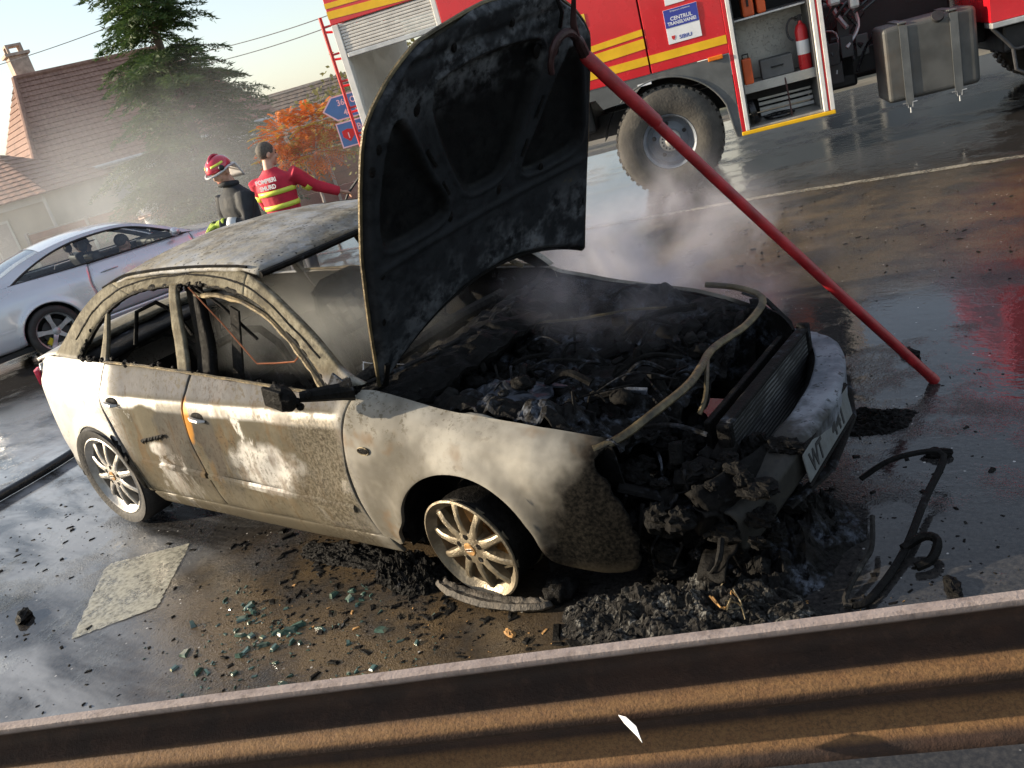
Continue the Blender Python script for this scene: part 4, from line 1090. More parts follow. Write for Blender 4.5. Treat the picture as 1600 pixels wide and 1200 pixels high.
# collapsed headlamp and corner plastics at the near front corner
for k in range(130):
    c = (rs.uniform(.60, 1.08), rs.uniform(-.72, -.20), rs.uniform(.08, .54)); s_ = rs.uniform(.014, .05)
    if c[0] > .9 and c[1] < -.62: continue
    q = lump(c, (s_ * rs.uniform(.8, 1.6), s_ * rs.uniform(.8, 1.4), s_ * rs.uniform(.6, 1.2)), 18, 13, .42, 2.3, k + 50)
    q.build('molten_lump', MAT[rs.choice(['char', 'soot', 'char', 'char'])], car, smooth=False)
for k in range(16):
    cx, cy, cz = rs.uniform(.62, 1.02), rs.uniform(-.68, -.25), rs.uniform(.14, .52); a_, b_ = rs.uniform(.08, .2), rs.uniform(.06, .14); t_ = rs.uniform(0, 3.1); tl = rs.uniform(-.9, .9)
    rough_sheet('melted_panel', lambda u, v: (cx + (u - .5) * a_ * cos(t_) - (v - .5) * b_ * sin(t_) * cos(tl), cy + (u - .5) * a_ * sin(t_) + (v - .5) * b_ * cos(t_) * cos(tl), cz + (v - .5) * b_ * sin(tl) - .25 * a_ * (u - .5) ** 2 * 4), 12, 9, rs.choice(['char', 'soot', 'soot_ashy']), car, .028, 16, k * 1.7, True, .006)
for k in range(10):
    c = (rs.uniform(.62, .92), rs.uniform(-.66, -.35), rs.uniform(.3, .6))
    q = MB(); q.box(c, (rs.uniform(.04, .12), rs.uniform(.03, .09), rs.uniform(.02, .09)), Matrix.Rotation(rs.uniform(0, 3), 3, 'Z') @ Matrix.Rotation(rs.uniform(-.6, .6), 3, 'Y'))
    q.build('headlamp_fragment', MAT[rs.choice(['soot', 'soot_ashy', 'char'])], car, bevel=.008)
for k in range(40):
    a = Vector((rs.uniform(.60, 1.0), rs.uniform(-.70, -.25), rs.uniform(.25, .60))); e_ = a + Vector((rs.uniform(-.08, .08), rs.uniform(-.08, .08), -rs.uniform(.05, .28)))
    q = MB(); q.tube(curve([a, a.lerp(e_, .5) + Vector((rs.uniform(-.04, .04), rs.uniform(-.04, .04), .02)), e_], 8), [rs.uniform(.004, .014)] * 4 + [.005] * 4 + [.002], 6); q.build('melted_strand', MAT[rs.choice(['char', 'soot', 'soot_ashy'])], car, smooth=True)
q = MB(); q.tube([(.60, -.66, .52), (.78, -.58, .44), (.94, -.42, .40)], .03, 7, flat=.5); q.build('corner_strut', MAT['soot'], car, smooth=True)

# melted tyre skirt flattened under the near front wheel (world height: just above the road)
sk = []
for j in range(5):
    sk.append([])
    for i in range(41):
        t = rad(lerp(196, 352, i / 40)); rr_ = [.222, .238, .255, .268, .262][j]; zz = [.034, .022, .030, .014, .002][j]
        sk[-1].append((.06 + (rr_ * 1.12 + .012 * nz(i * .4, j)) * cos(t), -.875 + .30 * (rr_ - .225 + .03) * sin(t) * 4.4, zz + .088 + .014 * max(0, cos(t)) + .010 * nz(i * .5, j * 2)))
MB().grid(sk).build('melted_tyre', MAT['tyre_burnt'], car, smooth=True, solid=.012)
q = MB(); q.ball((.34, -.80, .125), (.065, .075, .05), 30, 18, None, warp=lambda p: 1 + .10 * sin(atan2(p.z, p.x) * 3 + p.y * 26) * .35 + .30 * nz(p.x * 2.2, p.y * 2.2, p.z * 2.2)); q.build('tyre_cord_roll', MAT['char'], car, smooth='all')

# ------------------------------------------------------------------ fire engine (local: x towards its cab, y into the body, z up; flank at y = 0)
TAZ = rad(24)
truck = thing('fire_engine', 'red fire engine with yellow stripes and open side lockers, parked behind the burnt car', 'fire engine', (-2.30, 6.0, 0), TAZ)
def tb(name, mat, boxes, parent=None, bevel=.006):
    m = MB()
    for b in boxes: m.bb(*b)
    return m.build(name, MAT[mat], parent or truck, bevel=bevel)
D = 2.4
# upper body panels on the flank
tb('rear_post', 'white_paint', [(-3.42, -3.34, 0, .08, 1.0, 2.74)])
tb('top_panel', 'truck_red', [(-3.42, -2.225, 0, .05, 2.745, 3.25)])
tb('side_panel', 'truck_red', [(-2.16, -.062, 0, .05, 1.335, 3.25)])
tb('side_panel', 'truck_red', [(-.045, .770, 0, .05, 1.335, 3.25)])
tb('locker_post', 'white_paint', [(-2.222, -2.163, 0.002, .08, 1.2, 2.742)])
tb('roof_deck', 'alu', [(-3.42, 1.75, .052, D, 3.20, 3.24)])
tb('far_side', 'truck_red', [(-2.2, 1.75, D - .05, D, 1.2, 3.2)]); tb('far_top', 'truck_red', [(-3.36, -2.21, D - .05, D, 2.75, 3.19)])
tb('locker_lining', 'shutter', [(-3.366, -3.34, .085, D - .06, 1.25, 2.74)]); tb('locker_ceiling', 'shutter', [(-3.335, -2.23, .035, D - .06, 2.75, 2.77)])
tb('rear_wall', 'truck_red', [(-3.42, -3.37, .085, D - .055, 1.0, 2.74), (-3.42, -3.37, .055, D - .055, 2.76, 3.19)])
tb('inner_bulkhead', 'truck_grey', [(-2.155, -2.11, .09, D - .06, 1.2, 3.19)]); tb('locker_base', 'truck_grey', [(-3.365, -2.23, .09, D - .06, 1.19, 1.24)])
# rolled-down part of the shutter: separate slats
for k in range(9):
    z0 = 2.735 - (k + 1) * .034
    tb('shutter_slat', 'shutter', [(-3.335, -2.226, .012 + .0015 * (k % 2), .028, z0, z0 + .031)], bevel=.008)
tb('shutter_bar', 'alu', [(-3.335, -2.226, .002, .03, 2.37, 2.425)], bevel=.01)
# yellow stripes
def stripe(pts, mat='truck_yellow', y=-.0035):
    m = MB(); m.prism(pts, -.0015, .0015, Matrix(((1, 0, 0, 0), (0, 0, -1, y), (0, 1, 0, 0), (0, 0, 0, 1))))
    return m.build('stripe', MAT[mat], truck)
stripe([(-3.42, 2.81), (-2.226, 2.75), (-2.226, 2.84), (-3.42, 2.89)])
stripe([(-3.42, 2.92), (-2.226, 2.885), (-2.226, 2.94), (-3.42, 2.975)])
stripe([(-2.15, 1.435), (-.063, 1.435), (-.063, 1.52), (-2.15, 1.52)])
stripe([(-.044, 1.435), (.769, 1.435), (.769, 1.52), (-.044, 1.52)])
stripe([(-1.4, 1.545), (-.063, 1.60), (-.063, 1.705), (-1.4, 1.65)])
stripe([(-1.4, 1.675), (-.063, 1.735), (-.063, 1.80), (-1.4, 1.735)])
stripe([(-.80, 1.98), (-.62, 1.98), (-.62, 2.11), (-.80, 2.11)], 'print_yellow')
# placard
pc = tb('placard', 'sign_white', [(.185, .535, -.006, -.001, 1.575, 1.915)], bevel=.001)
def on_flank(x, z, y=-.0065): return Matrix.Translation((x, y, z)) @ Matrix.Rotation(pi / 2, 4, 'X')
q = MB(); q.bb(.187, .533, -.009, -.0065, 1.735, 1.913); q.build('blue_field', MAT['print_blue'], pc)
text('lettering', 'CENTRUL', .052, MAT['sign_white'], pc, on_flank(.36, 1.80, -.0095), .0006, 'CENTER', .0012)
text('lettering', 'TRANSILVANIEI', .047, MAT['sign_white'], pc, on_flank(.36, 1.755, -.0095), .0006, 'CENTER', .0012, .92)
text('lettering', 'Echipament achizitionat', .022, MAT['sign_white'], pc, on_flank(.36, 1.885, -.0095), .0006, 'CENTER')
text('lettering', 'SIBIU', .052, MAT['print_blue'], pc, on_flank(.37, 1.605, -.007), .0006, 'CENTER', .001, 1.15)
q = MB(); q.prism([(-.018, .022), (.018, .022), (.018, 0), (0, -.024), (-.018, 0)], -.001, .001, on_flank(.245, 1.63, -.0075)); q.build('crest', MAT['sign_red'], pc)
tb('placard', 'sign_white', [(.22, .42, -.006, -.001, 1.955, 2.08)], bevel=.001)
tb('small_plate', 'sign_white', [(-.22, -.07, -.012, -.006, 1.235, 1.262)], bevel=.002)
# grey fairing with the wheel arch cut out
arch = arc(0, .585, .70, 168, 20, 18)
fair = [(-2.16, 1.325), (-2.16, 1.215), (-.70, 1.215), (-.64, 1.10)] + [(x, z) for x, z in arc(0, .56, .71, 128, 22, 16)] + [(.69, .62), (.715, .47), (.745, .455), (.765, .47), (.765, 1.325)]
def flank_prism(name, pts, y0, y1, mat, bevel=.008):
    m = MB()
    m.prism(pts, -y1, -y0, Matrix(((1, 0, 0, 0), (0, 0, -1, 0), (0, 1, 0, 0), (0, 0, 0, 1))))
    o = m.build(name, MAT[mat], truck)
    bm = bmesh.new(); bm.from_mesh(o.data); bmesh.ops.triangulate(bm, faces=[f for f in bm.faces if len(f.verts) > 4]); bm.to_mesh(o.data); bm.free()
    return o
flank_prism('wheel_fairing', fair, 0, .06, 'truck_grey')
m = MB(); m.tube([(x, -.004, z) for x, z in arc(0, .56, .712, 128, 22, 20)] + [(.69, -.004, .62), (.715, -.004, .47)], .011, 6); m.build('arch_lip', MAT['truck_grey'], truck, smooth=True)
lamp = tb('side_marker_lamp', 'orange', [(.55, .705, -.028, -.004, 1.30, 1.345)], bevel=.008)
# crew / pump locker with its roller door up
tb('door_post', 'truck_red', [(.772, .812, -.004, .05, .50, 3.25)])
tb('door_jamb', 'white_paint', [(.814, .856, -.008, .06, .505, 3.2)], bevel=.005)
tb('door_jamb', 'white_paint', [(1.625, 1.668, -.008, .06, .505, 3.2)], bevel=.005); tb('door_jamb', 'white_paint', [(1.690, 1.735, -.008, .06, .505, 3.2)], bevel=.005)
tb('jamb_stripe', 'sign_red', [(1.670, 1.688, -.006, .05, .505, 3.2)], bevel=.002)
tb('end_wall', 'truck_red', [(1.712, 1.742, .063, D, .62, 3.2)])
tb('locker_sill', 'truck_yellow', [(.768, 1.737, -.014, .02, .462, .502)], bevel=.006)
tb('locker_floor', 'plate_alu', [(.86, 1.62, .022, 1.1, .505, .525)], bevel=.003)
tb('locker_back', 'plate_alu', [(.86, 1.62, .74, .77, .95, 1.62)], bevel=.003)
tb('locker_shelf', 'plate_alu', [(.86, 1.62, .20, .73, .93, .948), (.86, 1.62, .185, .20, .86, .96)], bevel=.003)
tb('upper_shelf', 'alu', [(.876, 1.604, .22, 1.095, 1.604, 1.6235)], bevel=.003)
tb('locker_wall', 'truck_grey', [(.858, .872, .07, 1.1, .53, 3.19), (1.608, 1.622, .07, 1.1, .53, 3.19)], bevel=.003)
tb('locker_inner_back', 'black', [(.875, 1.605, 1.1, 1.14, .53, 3.19)])
for k in range(6): tb('step_tread', 'alu', [(1.02, 1.605, .62 + .05 * k, .65 + .05 * k, .535 + k * .052, .575 + k * .052)], bevel=.004)
m = MB(); m.tube([(1.30, .19, .93), (1.305, .12, .75), (1.31, .10, .53)], .008, 6); m.build('strap', MAT['hook_iron'], truck, smooth=True)
m = MB(); m.lathe([(.10, -.03), (.125, -.03), (.125, .03), (.10, .03)], 22, Matrix.Translation((.93, .25, .66)) @ Matrix.Rotation(rad(80), 4, 'Y'), True); m.build('hose_reel_ring', MAT['black_wet'], truck, smooth=True)
# chassis, tank, mudguards
tb('chassis_rail', 'black', [(-3.3, 5.3, .75, .86, .72, .98)]); tb('chassis_rail', 'black', [(-3.3, 5.3, 1.55, 1.66, .72, .98)])
for b_ in ((1.78, 2.1, .75, 1.1, .60, 1.15), (1.80, 3.2, 1.2, 1.6, .62, 1.5), (-1.9, -.8, .3, 2.1, .85, 1.2)): tb('chassis_box', 'black', [b_], bevel=.03)
rt = random.Random(8)
for k in range(12):
    x_ = rt.uniform(1.78, 2.2); y_ = rt.uniform(.25, .8); z_ = rt.uniform(.7, 1.3)
    m = MB(); m.tube(curve([(x_, y_, z_), (x_ + rt.uniform(-.2, .2), y_ + .1, z_ + rt.uniform(.1, .4)), (x_ + rt.uniform(-.2, .3), y_ + rt.uniform(0, .3), z_ + rt.uniform(.3, .8))], 12), rt.uniform(.010, .032), 7); m.build('chassis_pipe', MAT[rt.choice(['black_wet', 'black', 'dark_grey', 'galv', 'black'])], truck, smooth=True)
    if k % 2: tb('chassis_bracket', rt.choice(['black', 'dark_grey', 'truck_grey']), [(x_ - .06, x_ + .07, y_, y_ + .05, z_ - .1, z_ + .12)], bevel=.008)
for k in range(5):
    m = MB(); m.tube(curve([(1.80 + .09 * k, .3, 1.38), (1.9 + .12 * k, .28, 1.50), (2.1 + .1 * k, .4, 1.46 + .02 * k), (2.3 + .1 * k, .6, 1.6)], 14), .018, 7); m.build('chassis_hose', MAT['black_wet'], truck, smooth=True)
for b_ in ((2.02, 2.12, .18, .3, 1.42, 1.75), (1.82, 1.95, .22, .34, 1.5, 1.8)): tb('air_canister', 'alu', [b_], bevel=.03)
tk = MB(); tk.bb(2.265, 3.155, .05, .62, .41, 1.165); tko = tk.build('fuel_tank', MAT['tank'], truck, bevel=.05, bseg=4)
for x in (2.47, 2.94):
    s_ = MB(); s_.bb(x - .038, x + .038, .036, .047, .36, 1.15); s_.bb(x - .038, x + .038, .047, .64, 1.168, 1.18); s_.build('tank_strap', MAT['truck_grey'], tko)
    s_ = MB(); s_.tube([(x - .07, .04, .385), (x - .025, .04, .385), (x - .02, .04, .335), (x + .02, .04, .335), (x + .025, .04, .385), (x + .07, .04, .385)], .006, 5); s_.cyl((x, .04, .335), (x, .04, .28), .008); s_.build('strap_bolt', MAT['galv'], tko, smooth=True)
m = MB(); m.lathe([(.0001, .06), (.055, .06), (.062, .045), (.058, 0)], 20, Matrix.Translation((2.80, .10, 1.13)) @ Matrix.Rotation(rad(60), 4, 'X')); m.build('filler_cap', MAT['black'], tko, smooth=True)
# cab
cab_side = [(3.26, .96), (5.45, .96), (5.45, 1.85), (5.25, 2.95), (3.26, 3.02)]
flank_prism('cab_shell', cab_side, 0, D, 'truck_red')
flank_prism('cab_window', [(4.1, 1.9), (5.22, 1.9), (5.1, 2.65), (4.1, 2.7)], -.006, -.002, 'glass')
tb('cab_step', 'alu', [(3.262, 3.9, -.02, .25, .90, .955)], bevel=.008)
tb('cab_underside', 'black', [(3.4, 5.4, .15, D - .15, .62, .895)], bevel=.03)
m = MB(); m.tube(curve([(3.275, .03, .90), (3.40, .03, .74), (3.47, .03, .66), (3.62, .03, .66)], 14), .018, 8); m.tube([(3.45, .03, .665), (3.47, .03, .46), (3.55, .03, .40), (4.0, .03, .40)], .018, 8); m.build('step_rail', MAT['dark_grey'], truck, smooth=True)
tb('cab_bumper', 'white_paint', [(5.46, 5.62, 0, D, .55, 1.0)], bevel=.03)
# rear ladder rail
lad = MB(); lad.tube([(-3.53, .03, 1.0), (-3.53, .03, 2.86)], .022, 8); lad.tube([(-3.53, .45, 1.0), (-3.53, .45, 2.86)], .022, 8)
lad.build('ladder_rail', MAT['red_plastic'], truck, smooth=True)
for k in range(6):
    r_ = MB(); r_.tube([(-3.53, .03, 1.2 + .3 * k), (-3.53, .45, 1.2 + .3 * k)], .014, 7); r_.tube([(-3.53, .03, 1.25 + .3 * k), (-3.43, .03, 1.25 + .3 * k)], .012, 6); r_.build('ladder_rung', MAT['red_plastic'], truck, smooth=True)
# wheels
def truck_wheel(x, y, flip=False):
    w = bpy.data.objects.new('wheel', None); COL.objects.link(w); w.parent = truck
    w.matrix_local = Matrix.Translation((x, y, .588)) @ (MLt if flip else MRt)
    t = MB(); R1 = .588
    t.lathe([(.285, -.02), (.30, .02), (.36, .045), (.44, .052), (.52, .035), (.56, .015), (R1 - .012, -.005), (R1 - .012, -.30), (.55, -.33), (.30, -.33), (.285, -.29)], 60); t.build('tyre', MAT['tyre_truck'], w, smooth=True)
    tr = MB()
    for k in range(44):
        a = 2 * pi * k / 44
        Mk = Matrix.Rotation(a, 4, 'Z')
        for (h0, h1, da) in ((.004, -.10, 0), (-.105, -.20, .07), (-.205, -.30, 0)):
            Mq = Mk @ Matrix.Rotation(da, 4, 'Z')
            tr.add([Mq @ Vector(p) for p in ((R1 - .02, -.026, h0), (R1 - .02, .026, h0), (R1 + .010, .022, h0 - .006), (R1 + .010, -.022, h0 - .006), (R1 - .02, -.026, h1), (R1 - .02, .026, h1), (R1 + .010, .022, h1), (R1 + .010, -.022, h1))],
                   [(0, 1, 2, 3), (4, 7, 6, 5), (0, 4, 5, 1), (1, 5, 6, 2), (2, 6, 7, 3), (3, 7, 4, 0)])
    tag(tr.build('tread_blocks', MAT['tyre_truck'], w), kind='stuff')
    r = MB(); r.lathe([(.283, .012), (.292, .018), (.296, .008), (.285, -.01), (.268, -.02), (.255, -.06), (.245, -.14), (.20, -.17), (.13, -.15), (.12, -.15), (.0001, -.15)], 48); r.build('rim', MAT['rim_grey'], w, smooth=True)
    h = MB(); h.lathe([(.115, -.15), (.118, -.06), (.105, -.045), (.06, -.04), (.055, .0), (.035, .012), (.0001, .012)], 30); ho = h.build('hub', MAT['hub_alu'], w, smooth=True)
    for k in range(14):
        a = 2 * pi * k / 14
        b = MB(); b.lathe([(.0001, -.028), (.009, -.028), (.010, -.045)], 8, Matrix.Translation((.087 * cos(a), .087 * sin(a), 0))); b.build('hub_bolt', MAT['black'], ho, smooth=True)
    for k in range(5):
        a = 2 * pi * (k + .3) / 5
        b = MB(); b.lathe([(.0001, -.150), (.022, -.150), (.024, -.162)], 12, Matrix.Translation((.178 * cos(a), .178 * sin(a), 0))); b.build('hand_hole', MAT['black'], w, smooth=True)
    return w
MAT['tyre_truck'] = simple('dusty_truck_tyre', (.055, .050, .043), .85, 0, .3, 6, .5, 40, (.13, .12, .10), .6)
MAT['rim_grey'] = simple('rim_grey_paint', (.16, .18, .21), .45, .1, .2, 6, .2, 40)
MAT['hub_alu'] = simple('hub_alloy', (.58, .54, .47), .5, .3, .2, 20, .2, 60)
truck_wheel(0, .03); truck_wheel(0, D - .03, True); truck_wheel(4.45, .06); truck_wheel(4.45, D - .06, True)
tb('axle', 'black', [(-.09, .09, .3, 2.1, .5, .68)], bevel=.02); tb('axle', 'black', [(4.36, 4.54, .3, 2.1, .5, .68)], bevel=.02)
m = MB(); m.grid([[(.73 * cos(rad(a)), y, .56 + .73 * sin(rad(a))) for y in (.062, .45)] for a in range(15, 166, 10)]); m.build('wheel_tub', MAT['black'], truck, smooth=True)

# kit inside the locker: things of their own
TM = Matrix.Translation((-2.30, 6.0, 0)) @ Matrix.Rotation(TAZ, 4, 'Z')
ex = thing('fire_extinguisher', 'red fire extinguisher standing in the open locker of the fire engine', 'extinguisher', TM @ Vector((1.535, .30, .9495)), TAZ)
q = MB(); q.lathe([(.0001, 0), (.060, 0), (.066, .02), (.066, .40), (.05, .45), (.022, .475), (.02, .50), (.0001, .50)], 22); q.build('cylinder', MAT['red_plastic'], ex, smooth=True)
q = MB(); q.lathe([(.0664, .16), (.0675, .162), (.0675, .30), (.0664, .302)], 22); q.build('label_band', MAT['sign_white'], ex, smooth=True)
q = MB(); q.bb(-.05, .02, -.012, .012, .505, .525); q.bb(-.05, .03, -.012, .012, .54, .555); q.bb(-.02, .02, -.018, .018, .495, .56); q.build('valve_lever', MAT['black'], ex, bevel=.004)
q = MB(); q.tube(curve([(-.02, 0, .52), (-.09, -.02, .54), (-.14, -.03, .46), (-.13, -.04, .36), (-.09, -.05, .32)], 18), .011, 7); q.build('hose', MAT['black_wet'], ex, smooth=True)
bx = thing('orange_case', 'upright orange plastic case at the left side of the open locker', 'case', TM @ Vector((.935, .27, .9495)), TAZ)
q = MB(); q.bb(-.05, .05, -.09, .09, 0, .27); q.build('body', MAT['orange_box'], bx, bevel=.015)
q = MB(); q.tube([(-.03, 0, .27), (-.03, 0, .31), (.03, 0, .31), (.03, 0, .27)], .008, 6); q.build('handle', MAT['black'], bx, smooth=True)
bx = thing('orange_stretcher', 'orange folded stretcher board on the upper shelf of the open locker', 'stretcher', TM @ Vector((1.10, .45, 1.625)), TAZ)
q = MB(); q.bb(-.12, .0, -.2, .25, 0, 1.1); q.bb(.03, .12, -.2, .25, 0, 1.0); q.build('board', MAT['orange_box'], bx, bevel=.02)
q = MB(); q.tube([(-.06, -.215, .1), (-.06, -.215, .9)], .012, 6); q.build('strap', MAT['black'], bx, smooth=True)

hc = thing('hose_coil', 'rolled dark hose lying in the lower part of the open locker', 'hose', TM @ Vector((1.20, .33, .5265)), TAZ)
for k in range(5):
    q = MB(); q.tube([((.05 + .026 * k) * cos(t), (.05 + .026 * k) * sin(t), .026) for t in [2 * pi * i / 28 for i in range(28)]], .0135, 7, closed=True); q.build('winding', MAT['black_wet'], hc, smooth=True)
bx = thing('metal_toolbox', 'grey metal box on the middle shelf of the open locker', 'box', TM @ Vector((1.25, .45, .9495)), TAZ)
q = MB(); q.bb(-.17, .17, -.12, .12, 0, .2); q.build('body', MAT['truck_grey'], bx, bevel=.01)
q = MB(); q.tube([(-.06, -.125, .11), (-.06, -.15, .11), (.06, -.15, .11), (.06, -.125, .11)], .008, 6); q.build('handle', MAT['black'], bx, smooth=True)

# ------------------------------------------------------------------ silver coupe driving past (local: x forward from the rear axle, y left, z up)
MAZ = rad(78)
merc = thing('silver_coupe', 'silver-blue coupe passing in the far lane behind the burnt car', 'car', (-9.53, 1.93, 0), MAZ)
MPLAN = [(-1.10, .52), (-1.05, .62), (-.95, .71), (-.75, .79), (-.4, .845), (0, .865), (.6, .868), (1.5, .87), (2.3, .862), (2.75, .85), (3.1, .79), (3.35, .68), (3.5, .52), (3.56, .40)]
MVERT = [(.15, -.07), (.22, -.04), (.32, -.012), (.42, 0), (.55, .003), (.70, -.006), (.80, -.02), (.87, -.045), (.93, -.08), (.97, -.105), (1.03, -.145), (1.15, -.19), (1.25, -.245), (1.33, -.30), (1.38, -.36)]
def mw(x, z):
    w = interp(MPLAN, x) + interp(MVERT, z)
    for ax in (0, 2.715):
        r = hypot(x - ax, z - .32); w += .014 * exp(-((r - .36) / .05) ** 2) * smooth(.15, .3, z)
    return w
def mpanel(name, bot, top, left, right, nu, nv, mat='merc', solid=.012):
    g = coons(bot, top, left, right, nu, nv)
    rows = [[(p.x, -mw(p.x, p.y), p.y) for p in r] for r in g]
    for q in (MB().grid(rows), MB().grid(rows).mirror_y()): q.build(name, MAT[mat], merc, smooth='all', solid=solid, recalc=False)
mg = [(.62, .30), (.60, .5), (.61, .72), (.66, .93)]
mpanel('rear_wing', [(.40, .27), (.37, .29)] + arc(0, .32, .355, -2, 182, 14) + [(-.38, .28), (-.6, .27), (-.98, .30)], [(.66, .938), (.3, .955), (-.1, .975), (-.5, .985), (-.85, .965), (-1.03, .90)],
       [(.40, .27), (.60, .5), (.61, .72), (.66, .938)], [(-.98, .30), (-1.08, .48), (-1.10, .66), (-1.08, .80), (-1.03, .90)], 50, 18)
mpanel('door', [(.405, .27), (1.2, .262), (2.02, .265)], [(.663, .937), (1.3, .925), (2.02, .905)], [(.405, .27), (.603, .5), (.613, .72), (.663, .937)], [(2.02, .265), (2.06, .5), (2.04, .75), (2.02, .905)], 34, 16)
mpanel('front_wing', [(2.03, .265), (2.3, .27), (2.345, .27)] + arc(2.715, .32, .355, 188, -2, 14) + [(3.09, .27), (3.3, .28)], [(2.03, .904), (2.35, .885), (2.7, .85), (3.05, .78), (3.3, .70)],
       [(2.03, .265), (2.07, .5), (2.05, .75), (2.03, .904)], [(3.3, .28), (3.38, .45), (3.36, .6), (3.3, .70)], 46, 14)
mpanel('side_skirt', [(.36, .19), (1.3, .17), (2.34, .19)], [(.37, .266), (1.3, .258), (2.34, .262)], [(.36, .19), (.37, .266)], [(2.34, .19), (2.34, .262)], 20, 3)
mo = curve([(2.10, .90), (1.90, 1.014), (1.62, 1.150), (1.35, 1.250), (1.05, 1.292), (.70, 1.296), (.35, 1.266), (0, 1.194), (-.30, 1.094), (-.58, .995)], 70)
mi = curve([(1.93, .935), (1.78, 1.018), (1.55, 1.130), (1.32, 1.210), (1.05, 1.244), (.70, 1.244), (.42, 1.210), (.16, 1.142), (-.06, 1.058), (-.24, .975)], 70)
rows = [[(lambda p: (p.x, -mw(p.x, p.y), p.y))(mo[i].lerp(mi[i], v / 5)) for i in range(71)] for v in range(6)]
for q in (MB().grid(rows), MB().grid(rows).mirror_y()): q.build('roof_frame', MAT['merc'], merc, smooth='all', solid=.02, recalc=False)
for sg in (1, -1):
    MB().tube([(p.x, sg * (mw(p.x, p.y) - .002), p.y) for p in mi], .013, 6).build('window_trim', MAT['rubber_trim'], merc, smooth=True)
    g = coons([(-.24, .968), (.8, .945), (1.93, .925)], [(p.x, p.y) for p in mi[::-1]], [(-.24, .968), (-.24, .975)], [(1.93, .925), (1.93, .935)], 30, 8)
    rr_ = [[(p.x, sg * (mw(p.x, p.y) - .012), p.y) for p in r] for r in g]
    MB().grid(rr_).build('side_window', MAT['glass'], merc, smooth='all')
    MB().tube([(x, sg * (mw(x, interp([(-.3, .985), (2.0, .918)], x)) + .002), interp([(-.3, .985), (2.0, .918)], x)) for x in [lerp(-.26, 1.95, i / 24) for i in range(25)]], .010, 6).build('belt_trim', MAT['rubber_trim'], merc, smooth=True)
# roof skin, windscreen, rear window, bonnet, boot
def msurf(name, xs, hw, zf, mat, nu=20, nv=16, solid=.0):
    rows = []
    for j in range(nv + 1):
        v = lerp(-1, 1, j / nv)
        rows.append([(lerp(xs[0], xs[1], i / nu), v * hw(lerp(xs[0], xs[1], i / nu)), zf(lerp(xs[0], xs[1], i / nu), v)) for i in range(nu + 1)])
    return MB().grid(rows).build(name, MAT[mat], merc, smooth='all', solid=solid)
mz = [(p.x, p.y) for p in mo[::-1]]
msurf('roof_skin', (.25, 1.40), lambda x: mw(x, interp(mz, x)) - .004, lambda x, v: interp(mz, x) + .045 * (1 - v * v), 'merc', 24)
msurf('windscreen', (1.40, 2.10), lambda x: mw(x, interp(mz, x)) - .01, lambda x, v: interp(mz, x) + .045 * (1 - v * v) * .9, 'glass')
msurf('rear_window', (-.58, .25), lambda x: mw(x, interp(mz, x)) - .01, lambda x, v: interp(mz, x) + .04 * (1 - v * v), 'glass')
msurf('bonnet', (2.08, 3.5), lambda x: interp([(2.08, .70), (2.7, .74), (3.1, .68), (3.5, .42)], x), lambda x, v: interp([(2.08, .93), (2.5, .90), (3.0, .83), (3.3, .755), (3.5, .66)], x) - .04 * v * v, 'merc')
msurf('boot_lid', (-1.06, -.56), lambda x: interp([(-1.06, .60), (-.9, .70), (-.56, .74)], x), lambda x, v: interp([(-1.06, .93), (-.9, .975), (-.56, 1.0)], x) - .03 * v * v, 'merc')
rows = [[(3.52 - .22 * abs(v) ** 3, v * .70, z) for z in (.22, .35, .5, .62, .68)] for v in [lerp(-1, 1, j / 14) for j in range(15)]]
MB().grid(rows).build('nose', MAT['merc'], merc, smooth='all', solid=.02)
rows = [[(-1.08 + .14 * abs(v) ** 3, v * .66, z) for z in (.24, .4, .6, .8, .92)] for v in [lerp(-1, 1, j / 14) for j in range(15)]]
MB().grid(rows).build('tail', MAT['merc'], merc, smooth='all', solid=.02)
q = MB(); q.bb(-1.0, 3.3, -.76, .76, .18, .24); q.build('underbody', MAT['black'], merc)
for sg in (-1, 1):
    q = MB(); q.bb(.30, 2.25, sg * .80 - .012, sg * .80 + .012, .26, .88); q.build('side_trim', MAT['black'], merc)
# door handle, filler flap, arch trims, side strip
y = -mw(.86, .80); q = MB(); q.tube([(.76, y - .006, .80), (.82, y - .022, .806), (.92, y - .022, .806), (.98, y - .006, .80)], [.008, .013, .013, .008], 8); q.build('door_handle', MAT['merc'], merc, smooth=True)
y = -mw(-.28, .78); q = MB(); q.tube([(-.28 + .085 * cos(t) * (1 if abs(cos(t)) < .8 else .9), -mw(-.28 + .085 * cos(t), .79 + .06 * sin(t)) - .001, .79 + .06 * sin(t)) for t in [2 * pi * i / 24 for i in range(24)]], .0035, 5, closed=True); q.build('filler_flap_gap', MAT['rubber_trim'], merc, smooth=True)
for (x0, x1) in ((-.95, -.40), (.45, 2.0)):
    q = MB(); q.tube([(x, -mw(x, .50) - .004, .50) for x in [lerp(x0, x1, i / 14) for i in range(15)]], .012, 6, flat=1.5); q.build('side_moulding', MAT['merc'], merc, smooth=True)
q = MB(); q.tube([(-.75, .1, .98), (-.82, .1, 1.12)], .005, 6); q.build('aerial', MAT['black'], merc, smooth=True)
yb = -.93; q = MB(); q.ball((1.80, yb - .02, .985), (.06, .085, .055), 14, 10); q.tube([(1.80, -.82, .94), (1.80, -.88, .965)], .02, 7); q.build('door_mirror', MAT['merc'], merc, smooth='all')
